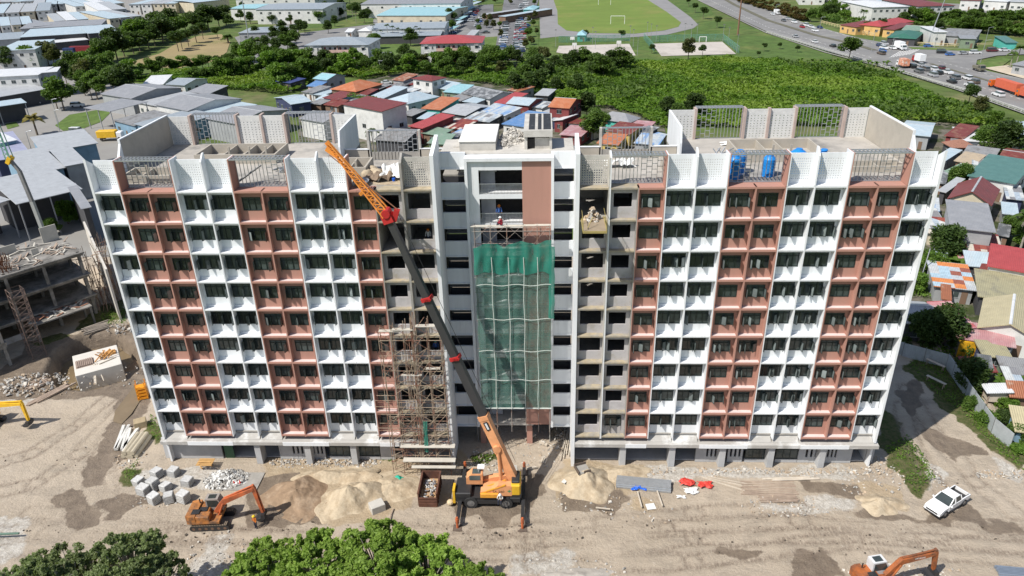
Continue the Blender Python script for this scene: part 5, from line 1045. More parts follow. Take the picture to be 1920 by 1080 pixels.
b = MB(); q = P(265, 800); b.bev(-.7, .7, -.6, .6, 0, 1.0, .04); o = b.build('crate', [mat('crate_wood', (.34, .27, .17), .9, .2, 2)]); o.location = (q.x, q.y, 0); o.rotation_euler = (0, 0, .5); tag(o, 'brown wooden crate above the round concrete piles', 'crate')
# chamber in the pit
q0, q1 = P(150, 706, -1.0), P(236, 678, -1.0); q2 = P(125, 672, 1.0); d = (q1-q0); L_ = 8.6; ang = math.atan2(d.y, d.x)
ch = thing('concrete_chamber', 'pale concrete chamber sitting in the water filled pit', 'chamber', (-60.9, 22.1, -3.1), R(34)); b = MB(); b.bev(-2.95, 2.95, -3.2, 3.2, -.5, 3.4, .05); b.build('chamber_body', [mat('fresh_concrete', (.60, .57, .52), .85, .06, 1)], ch)
b = MB()
for i in range(9): b.box(-2.6+.24*i, -2.42+.24*i, -1.1, .9, 3.45, 3.62)
b.box(-2.7, -.4, -1.2, 1.0, 3.4, 3.45); b.build('hatch_grating', [mat('rust_grate', (.30, .23, .19), .8)], ch)
b = MB()
for i in range(14): b.beam((random.uniform(-.3, 1.6), random.uniform(-.8, 1.2), 3.5), (random.uniform(-.3, 2.6), random.uniform(-.8, 1.4), 3.6+random.uniform(0, .9)), .12)
b.box(1.2, 2.6, .3, 1.5, 3.42, 3.6); b.build('formwork', [mat('form_orange', (.52, .27, .09), .8, .2, 2)], ch)
b = MB(); b.beam((-.4, -1.2, 3.5), (-.9, -4.6, 2.0), .3, .08); b.beam((-.1, -1.2, 3.5), (.2, -4.2, 2.0), .12); b.beam((.2, -1.7, 3.5), (2.4, -.9, 3.5), .12); b.build('plank', [TIMP], ch)
# site fence on the right
fence_px = [(1650, 640), (1685, 650), (1775, 676), (1828, 760), (1862, 810), (1893, 838)]; pts = [P(*p_) for p_ in [(1640, 655), (1690, 668), (1773, 690), (1822, 762), (1858, 812), (1893, 842)]]
fe = thing('site_fence', 'long grey metal sheet fence bending round the right of the site', 'fence', pts[0].to_tuple()); fe.location.z = -.3; FM = sheet('fence_sheet', (.42, .45, .47), (.30, .32, .33), (.5, .7), .5, .25)
for a, b_ in zip(pts, pts[1:]):
    n = max(1, int((b_-a).length/2.1))
    for i in range(n):
        p_, q_ = a.lerp(b_, i/n), a.lerp(b_, (i+1)/n); mb = MB(); o0 = pts[0]; j_ = random.uniform(-.1, .1); v0_, v1_ = p_-o0, q_-o0; d_ = (v1_-v0_).normalized()*.03
        mb.beam((v0_.x+d_.x, v0_.y+d_.y, 1.3+j_), (v1_.x-d_.x, v1_.y-d_.y, 1.3+j_), .06, 2.3); mb.build('fence_panel', [FM], fe)
        mb = MB(); mb.tube((v0_.x, v0_.y, 0), (v0_.x, v0_.y, 2.6), .06, None, 6); mb.build('fence_post', [GREYM], fe)
for u, v, rz_, lab in ((1752, 690, 1.9, 'long white bench standing in the shaded grass'), (1753, 722, 1.9, 'white plank lying below the bench in the shaded grass')):
    q = P(u, v); o = thing('bench' if 'bench' in lab else 'plank_board', lab, 'bench' if 'bench' in lab else 'plank', (q.x, q.y, .05), -rz_+.9)
    b = MB(); b.box(-1.3, 1.3, -.2, .2, .75 if 'bench' in lab else .05, .82 if 'bench' in lab else .12); b.build('top', [TIMP], o)
    if 'bench' in lab:
        for x in (-1.1, 1.1): b = MB(); b.beam((x, -.2, 0), (x, -.1, .75), .07); b.beam((x, .2, 0), (x, .1, .75), .07); b.build('leg', [TIM], o)
# ================================================================== unfinished concrete block at the left
B0, B1 = P(182, 588), P(-40, 668); d = (B1-B0); d.z = 0; d.normalize(); ang = math.atan2(-d.y, -d.x)   # local +x points to the right end
ub = thing('unfinished_building', 'grey concrete frame of an unfinished block at the left edge', 'building', (B0.x, B0.y, -.1), ang); RC = mat('stained_concrete', (.27, .255, .235), .95, .25, .5, .01, 4, col2=(.12, .115, .105), c2at=(.42, .6), c2scale=.35)
DX, NX, DY, SH = 5.2, 6, 5.0, 3.65
for i in range(NX):
    for j in range(3): b = MB(); b.box(-i*DX-.25, -i*DX+.2, j*DY, j*DY+.42, -.5, SH*3); b.build('column', [RC], ub)
for k in range(1, 4):
    b = MB(); b.box(-NX*DX+2, .7, -.5, 2*DY+.9, SH*k-.2, SH*k); b.build('slab', [RC], ub)
    b = MB(); b.box(-NX*DX+2.1, .6, -.04, .3, SH*k-.65, SH*k-.2); b.build('edge_beam', [RC], ub)
    b = MB(); b.box(-NX*DX+2, .5, 7, 7.15, SH*(k-1), SH*k-.2); b.build('partition', [RC], ub)
b = MB(); b.box(-DX*3, -DX*2, .1, .2, 0, 1.2); b.box(-DX*4+.3, -DX*3-.3, .1, .2, SH+.0, SH+1.1); b.box(-DX*5, -DX*4, .1, .2, 0, 2.4); b.build('infill_wall', [BLOCKW], ub)
b = MB()
for i in range(90): x = rs.uniform(-22, -11); y = rs.uniform(.5, 7); b.tube((x, y, SH*3), (x+rs.uniform(-.2, .2), y, SH*3+rs.uniform(1.5, 3)), .03, None, 3)
for i in range(420): x = rs.uniform(-21, -9); y = rs.uniform(0, 9); b.tube((x, y, SH*3), (x+rs.uniform(-.5, .5), y+rs.uniform(-.5, .5), SH*3+rs.uniform(.6, 3.2)), .045, None, 3)
b.build('rebar', [mat('rebar_rust', (.20, .085, .045), .9)], ub)
for k in range(3): w2 = MB(); w2.box(-30, -14.2, -6.5, -.55, SH*(k+1)-.25, SH*(k+1)); w2.box(-30, -14.3, -6.4, -6.2, SH*(k+1)-.9, SH*(k+1)-.25); w2.box(-29, -18, -6.3, -6.15, SH*k, SH*k+1.1) if k else None; w2.build('slab', [RC], ub)
for x in (-14.7, -19.5, -24.3):
    for y in (-6.3, -.9): w2 = MB(); w2.box(x-.2, x+.2, y-.2, y+.2, -.5, SH*3); w2.build('column', [RC], ub)
b = MB()
for i in range(60): x = rs.uniform(-10, .5); y = rs.uniform(0, 9); a = rs.uniform(0, 3.1); l = rs.uniform(.8, 2.2); b.beam((x, y, SH*3+.1), (x+l*math.cos(a), y+l*math.sin(a), SH*3+rs.uniform(.05, .5)), .2, .06, rs.randrange(2))
for (x0, x1, y, h_) in ((-2, .4, 8.5, 2.6), (-9, -6, 8, 1.4), (-5, -4, 4.5, 1.0)): b.box(x0, x1, y, y+.15, SH*3, SH*3+h_, 1)
o = b.build('roof_debris', [TIM, BOARD]); o.parent = ub
# porch frame in front
pq = [P(85, 640), P(163, 612)]; c_ = (pq[0]+pq[1])/2; po = thing('concrete_porch', 'low concrete porch frame carrying boards in front of the unfinished block', 'porch', (c_.x-1.2, c_.y+1.5, -.1), math.atan2((pq[1]-pq[0]).y, (pq[1]-pq[0]).x)); b = MB(); b.box(-4.2, 4.2, -2, 2, 3.0, 3.2); b.build('slab', [RC], po)
for x in (-3.9, 3.9):
    for y in (-1.8, 1.7): b = MB(); b.box(x-.15, x+.15, y-.15, y+.15, -.5, 3); b.build('column', [RC], po)
b = MB()
for i in range(45): x, y, a = rs.uniform(-3.6, 3.6), rs.uniform(-1.6, 1.6), rs.uniform(0, 3.1); b.beam((x, y, 3.25), (x+1.1*math.cos(a), y+1.1*math.sin(a), 3.3+rs.uniform(0, .3)), .25, .05, rs.randrange(2))
b.build('loose_boards', [mat('red_board', (.30, .15, .10), .9), BOARD], po)
# stair scaffold and poles by the gap
def lattice(o_, w_, h_, n, m, r_=.04):
    b = MB()
    for x in (-w_/2, w_/2):
        for y in (-w_/2, w_/2): b.tube((x, y, 0), (x, y, h_), r_*1.4, None, 4)
    for k in range(n):
        z0, z1 = h_*k/n, h_*(k+1)/n
        for (x0, y0, x1, y1) in ((-1, -1, 1, -1), (1, -1, 1, 1), (1, 1, -1, 1), (-1, 1, -1, -1)): b.tube((x0*w_/2, y0*w_/2, z0), (x1*w_/2, y1*w_/2, z1), r_, None, 3); b.tube((x0*w_/2, y0*w_/2, z1), (x1*w_/2, y1*w_/2, z1), r_, None, 3)
    return b.build('frame', [m], o_)
q = P(72, 668); t = thing('stair_scaffold', 'rusty stair scaffold tower on the face of the unfinished block', 'scaffold', (q.x, q.y, 0), ang); lattice(t, 1.8, 11, 12, mat('stair_steel', (.17, .12, .10), .8), .032)
q = P(215, 560); t = thing('pole_scaffold', 'tangle of thin poles between the unfinished block and the white wing', 'scaffold', (q.x+.5, q.y, 0)); b = MB()
for i in range(70): x, y = rs.uniform(-2.6, 1.6), rs.uniform(-5, 6); b.tube((x, y, 0), (x+rs.uniform(-1.5, 1.5), y+rs.uniform(-2, 2), rs.uniform(4, 11)), .05, None, 4)
for i in range(40): x, y, z = rs.uniform(-2.6, .5), rs.uniform(-5, 4), rs.uniform(1, 10); b.tube((x, y, z), (x+rs.uniform(1, 2.5), y+rs.uniform(-1, 3), z+rs.uniform(-.6, .6)), .045, None, 4)
b.build('poles', [PO], t)
wa, wb_ = P(236, 600), P(190, 500); t = thing('rough_wall', 'tall rough whitish wall behind the pole tangle left of the white wing', 'wall', (wa.x-.6, wa.y, 0), math.atan2((wb_-wa).y, (wb_-wa).x)); b = MB(); b.box(0, (wb_-wa).length, 0, .3, 0, 9); b.build('wall', [mat('rough_render', (.55, .52, .47), .95, .15, 1.2, .02, 4)], t)
# leaning crane boom at the left
t = thing('crane_boom', 'slim grey and green telescopic crane boom leaning over the unfinished block', 'crane', P(92, 462, 9).to_tuple()); o0 = t.location
yb = o0.y; k = [PY(92, 462, yb), PY(78, 425, yb), PY(60, 378, yb), PY(36, 320, yb), PY(19, 300, yb), PY(-20, 200, yb)]; k = [p_-o0 for p_ in k]
for (i, j, w_, m_, nm) in ((0, 1, .55, mat('faded_green', (.16, .34, .27), .6), 'boom_base'), (1, 2, .55, mat('pale_grey_boom', (.33, .34, .33), .5), 'boom_section'), (2, 3, .5, mat('dark_grey_boom', (.20, .20, .20), .5), 'boom_section'), (3, 4, .45, _M['dark_grey_boom'], 'boom_section')): b = MB(); b.beam(k[i], k[j], w_); b.build(nm, [m_], t)
b = MB(); b.beam(k[4]+Vector((-.4, 0, -.5)), k[4]+Vector((.3, 0, .5)), 1.0, .6); b.build('boom_head', [YEL], t)
b = MB(); a, c_ = k[4], k[5]
for s in (-.4, .4):
    for s2 in (-.4, .4): b.beam(a+Vector((s, s2, 0)), c_+Vector((s*.6, s2*.6, 0)), .1)
for i in range(12): b.beam(a.lerp(c_, i/12)+Vector((-.4, -.4, 0)), a.lerp(c_, (i+1)/12)+Vector((.35, -.4, 0)), .06); b.beam(a.lerp(c_, i/12)+Vector((.4, -.4, 0)), a.lerp(c_, (i+1)/12)+Vector((-.35, -.4, 0)), .06)
b.build('lattice_jib', [_M['faded_green']], t)
# steel frames on the right roof, drum
t = thing('folded_frame', 'grey folded steel frame leaning on the right roof deck', 'frame', (21.3, 7.4, 33.04)); b = MB()
for dx in (0, .5): b.beam((dx-.8, 0, 0), (dx+.4, 1.2, 1.3), .1); b.beam((dx+.6, 0, 0), (dx-.3, 1.2, 1.2), .08)
b.beam((-.5, .2, .5), (1.8, 1.3, 1.2), .1); b.build('bars', [STEEL], t)
rods('dark steel beam lying across the left roof trellis bay', 'steel_beam', 'beam', 700, 900, 720, 905, 1, .2, .1, GREYM); o = bpy.data.objects['steel_beam']; o.location = (-25.0, 2.4, 34.0); o.rotation_euler = (0, -.55, .25); o.scale = (2.0, 1, 1)
rods('bundle of pale galvanised sheets on the left roof behind the screens', 'sheet_bundle', 'steel sheets', 700, 900, 760, 900, 6, 1.3, .07, STEEL, 2, True, .01); o = bpy.data.objects['sheet_bundle']; o.location = (-22.4, 7.5, 33.1); o.rotation_euler = (0, 0, .95)
# ================================================================== houses, halls and sheds round the site
def patchmat(name, cols, cell=(1.0, 3.0), rough=.6):
    M = mat(name, cols[0], rough, .18, 1.5, col2=None); n = M.node_tree.nodes; L = M.node_tree.links; b = n['Principled BSDF']
    tc = n.new('ShaderNodeTexCoord'); sn = n.new('ShaderNodeVectorMath'); sn.operation = 'SNAP'; sn.inputs[1].default_value = (cell[0], cell[1], 50); L.new(tc.outputs['Object'], sn.inputs[0])
    wn = n.new('ShaderNodeTexWhiteNoise'); wn.noise_dimensions = '2D'; L.new(sn.outputs[0], wn.inputs['Vector']); cr_ = n.new('ShaderNodeValToRGB'); cr_.color_ramp.interpolation = 'CONSTANT'; e = cr_.color_ramp.elements
    while len(e) < len(cols): e.new(.5)
    for i, c in enumerate(cols): e[i].position = i/len(cols); e[i].color = (*c, 1)
    L.new(wn.outputs[0], cr_.inputs[0]); src = b.inputs['Base Color'].links[0].from_node; L.new(cr_.outputs[0], src.inputs[6])
    wv = n.new('ShaderNodeTexWave'); wv.bands_direction = 'X'; wv.inputs['Scale'].default_value = 1.2; L.new(tc.outputs['Object'], wv.inputs[0]); bp = n.new('ShaderNodeBump'); bp.inputs['Distance'].default_value = .03; L.new(wv.outputs['Fac'], bp.inputs['Height']); L.new(bp.outputs[0], b.inputs['Normal']); return M
RM = dict(lb=sheet('light_blue_sheet', (.45, .55, .61), (.52, .58, .61), (.45, .7)), cy=sheet('cyan_sheet', (.32, .55, .60), (.42, .60, .64), (.5, .7)), gb=sheet('blue_grey_sheet', (.32, .365, .40), (.38, .41, .44), (.45, .7)),
    gr=sheet('grey_sheet_roof', (.30, .305, .32), (.35, .35, .36), (.45, .7)), lg=sheet('light_grey_sheet', (.44, .455, .47), (.36, .37, .38), (.5, .75)), dw=sheet('dark_weathered_sheet', (.13, .135, .14), (.40, .41, .42), (.45, .62)),
    wg=sheet('weathered_grey_sheet', (.30, .30, .30), (.20, .19, .18), (.48, .6)), red=sheet('red_sheet', (.42, .075, .075), (.48, .10, .10), (.5, .8)), mar=sheet('maroon_sheet', (.22, .055, .05), (.16, .05, .045), (.5, .7)), mru=sheet('rusty_maroon_sheet', (.20, .05, .04), (.26, .12, .08), (.5, .6)),
    ora=sheet('orange_sheet', (.50, .17, .075), (.56, .25, .14), (.45, .65)), rus=sheet('rust_sheet', (.33, .13, .07), (.48, .38, .30), (.5, .62)), tea=sheet('teal_sheet', (.10, .21, .19), (.13, .25, .22), (.5, .8)), grn=sheet('pale_green_sheet', (.22, .32, .24), (.30, .36, .30), (.5, .65)), dgn=sheet('deep_green_sheet', (.05, .17, .12), (.08, .2, .15), (.5, .8)),
    wh=sheet('white_sheet_roof', (.70, .71, .72), (.60, .60, .60), (.55, .8)), tan=sheet('tan_sheet', (.47, .38, .27), (.40, .33, .25), (.5, .6)), oli=sheet('olive_sheet', (.38, .35, .22), (.29, .27, .19), (.5, .62)), bei=sheet('beige_sheet', (.50, .44, .28), (.46, .40, .26), (.5, .8)), pnk=sheet('faded_pink_sheet', (.46, .24, .25), (.52, .36, .36), (.45, .6)), nav=sheet('navy_sheet', (.06, .08, .22), (.10, .13, .28), (.5, .7)), lil=sheet('lilac_sheet', (.36, .37, .50), (.42, .43, .53), (.5, .7)), blu=sheet('blue_sheet', (.13, .26, .50), (.22, .33, .52), (.5, .65)),
    til=mat('brown_tiles', (.28, .14, .10), .8, .4, 5, .05, 8), pa=patchmat('patched_sheets_pale', [(.42, .45, .48), (.30, .33, .35), (.50, .52, .52), (.36, .42, .48), (.22, .22, .23)]), pr=patchmat('patched_sheets_red', [(.24, .06, .05), (.36, .36, .36), (.20, .05, .045), (.52, .48, .42), (.28, .08, .06), (.25, .07, .05)]),
    ps=patchmat('striped_pink_sheets', [(.42, .12, .13), (.48, .22, .23), (.40, .10, .11), (.5, .3, .3)], (40, .8)), pb=patchmat('patched_sheets_blue', [(.36, .43, .50), (.20, .32, .52), (.40, .45, .50), (.30, .38, .50), (.45, .48, .50)]), po=patchmat('patched_sheets_orange', [(.42, .45, .48), (.58, .22, .08), (.36, .48, .56), (.45, .47, .48), (.28, .10, .07)], (1.6, 1.4)))
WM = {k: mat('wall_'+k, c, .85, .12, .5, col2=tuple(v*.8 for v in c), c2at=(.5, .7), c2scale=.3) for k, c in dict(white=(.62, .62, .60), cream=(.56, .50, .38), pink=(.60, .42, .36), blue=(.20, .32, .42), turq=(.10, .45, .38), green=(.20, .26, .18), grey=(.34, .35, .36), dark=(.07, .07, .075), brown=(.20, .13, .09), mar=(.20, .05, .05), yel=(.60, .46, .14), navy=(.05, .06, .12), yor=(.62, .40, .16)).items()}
GB = -.6
def P0(u, v): return P(u, v, GB)
WINM = {}
def wmesh(w_, h_):
    k = (round(w_, 1), round(h_, 1))
    if k not in WINM:
        b = MB(); b.box(-w_/2, w_/2, -.05, .02, 0, h_, 1); b.box(-w_/2-.06, w_/2+.06, -.09, .0, -.08, 0, 0); b.box(-w_/2-.06, w_/2+.06, -.07, .0, h_, h_+.06, 0); b.box(-.03, .03, -.075, -.05, 0, h_, 0); WINM[k] = b.mesh('window', [WM['grey'], GLASS])
    return WINM[k]
def house(label, A, B_, C_, h, kind='gx', roof='lb', wall='white', cat='house', name='house', group='houses of the settlement', rise=1.2, win=None, floors=1, over=.45, door=True, rear=False, base=GB, mono=None, posts=False):
    a, b_, c = P(*A, base+h), P(*B_, base+h), P(*C_, base+h); ux = (b_-a); ux.z = 0; wd = ux.length; ux.normalize(); uy = Vector((-ux.y, ux.x, 0)); dp = abs((c-a).dot(uy)) if (c-a).dot(uy) > .5 else max(1.5, (c-a).dot(uy)); dp = max(dp, 1.8)
    ctr = a+ux*wd/2+uy*dp/2; ang = math.atan2(ux.y, ux.x); o = thing(name, label, cat, (ctr.x, ctr.y, base), ang, group)
    x0, x1, y0, y1 = -wd/2, wd/2, -dp/2, dp/2; t = .14; r_ = MB(); X0, X1, Y0, Y1 = x0+over, x1-over, y0+over, y1-over
    if kind == 'gx':
        r_.prism([(y0, h-t), (0, h+rise-t), (y1, h-t), (y1, h), (0, h+rise), (y0, h)], x0, x1, 0, 'yz'); r_.prism([(-.18, h+rise-.02), (.18, h+rise-.02), (0, h+rise+.07)], x0, x1, 1, 'yz')
    elif kind == 'gy':
        r_.prism([(x0, h-t), (0, h+rise-t), (x1, h-t), (x1, h), (0, h+rise), (x0, h)], y0, y1, 0, 'xz'); r_.prism([(-.2, h+rise-.02), (.2, h+rise-.02), (0, h+rise+.07)], y0, y1, 1, 'xz')
    elif kind == 'hip':
        s = min(wd, dp)/2*.95
        if wd >= dp: e = [(x0+s, 0), (x1-s, 0)]
        else: e = [(0, y0+s), (0, y1-s)]
        v = [(x0, y0, h), (x1, y0, h), (x1, y1, h), (x0, y1, h), (*e[0], h+rise), (*e[1], h+rise), (x0, y0, h-t), (x1, y0, h-t), (x1, y1, h-t), (x0, y1, h-t)]
        f = [(0, 1, 5, 4), (2, 3, 4, 5), (1, 2, 5), (3, 0, 4)] if wd >= dp else [(0, 1, 4), (1, 2, 5, 4), (2, 3, 5), (3, 0, 4, 5)]
        r_.add(v, f+[(6, 7, 1, 0), (7, 8, 2, 1), (8, 9, 3, 2), (9, 6, 0, 3), (9, 8, 7, 6)])
    elif kind == 'shed': r_.prism([(y0, h-t), (y1, h+rise-t), (y1, h+rise), (y0, h)], x0, x1, 0, 'yz')
    elif kind == 'shedx': r_.prism([(x0, h-t), (x1, h+rise-t), (x1, h+rise), (x0, h)], y0, y1, 0, 'xz')
    elif kind == 'arc':
        n = 8; up = [(x0+wd*i/n, h+rise*math.sin(math.pi*(.08+.84*i/n))) for i in range(n+1)]; r_.prism(up+[(x, z-t) for x, z in reversed(up)], y0, y1, 0, 'xz')
        r_.box(x0, x1, -.12, .12, h+.0, h+.02, 1)
    else: r_.box(x0, x1, y0, y1, h-t, h); over = .05
    r_.build('roof', [RM[roof], RM['lg'] if roof not in ('wh', 'bei') else RM['wh']], o, recalc=True)
    wl = MB()
    if posts:
        for x in (X0, (X0+X1)/2, X1):
            for y in (Y0, Y1): q_ = MB(); q_.beam((x, y, -.3), (x, y, h-t+.02), .22); q_.build('post', [WM['grey']], o)
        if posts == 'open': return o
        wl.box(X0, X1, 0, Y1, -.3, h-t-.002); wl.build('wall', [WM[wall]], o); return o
    if kind in ('gx', 'shed'):
        pr = [(Y0, -.3), (Y1, -.3), (Y1, h-t+(rise*(dp-over)/dp if kind == 'shed' else rise*2*over/dp)-.02)]+([(0, h+rise-t-.03)] if kind == 'gx' else [])+[(Y0, h-t+(rise*over/dp if kind == 'shed' else rise*2*over/dp)-.02)]; wl.prism(pr, X0, X1, 0, 'yz')
    elif kind in ('gy', 'shedx'):
        pr = [(X0, -.3), (X1, -.3), (X1, h-t+(rise*(wd-over)/wd if kind == 'shedx' else rise*2*over/wd)-.02)]+([(0, h+rise-t-.03)] if kind == 'gy' else [])+[(X0, h-t+(rise*over/wd if kind == 'shedx' else rise*2*over/wd)-.02)]; wl.prism(pr, Y0, Y1, 0, 'xz')
    else: wl.box(X0, X1, Y0, Y1, -.3, h-t-.002)
    wl.build('wall', [WM[wall]], o, recalc=True)
    fh = h/floors; W_ = X1-X0; n = win if win is not None else max(1, min(7, int(W_/3.2))); ww = min(1.5, W_/(n+.5)*.5) if n else 0
    for f_ in range(floors):
        for i in range(n):
            x = X0+W_*(i+.5)/n
            if door and f_ == 0 and i == n//2 and n > 1: continue
            q_ = put('window', wmesh(ww, min(1.1, fh*.36)), o, (x, Y0-.0, f_*fh+fh*.38))
    if n and dp > 5:
        for i in range(max(1, min(4, int(dp/4)))): q_ = put('window', wmesh(ww, min(1.1, fh*.36)), o, (X1, Y0+(Y1-Y0)*(i+.5)/max(1, min(4, int(dp/4))), (floors-1)*fh+fh*.38), R(90))
    if door and n: b = MB(); b.box(-.45, .45, -.06, .02, 0, min(2.1, h*.75)); q_ = b.build('door', [WM['brown'] if wall != 'brown' else WM['grey']], o); q_.location = (X0+W_*(n//2+.5)/n if n > 1 else X0+W_*.8, Y0, .0)
    return o
S_ = 'houses of the settlement'
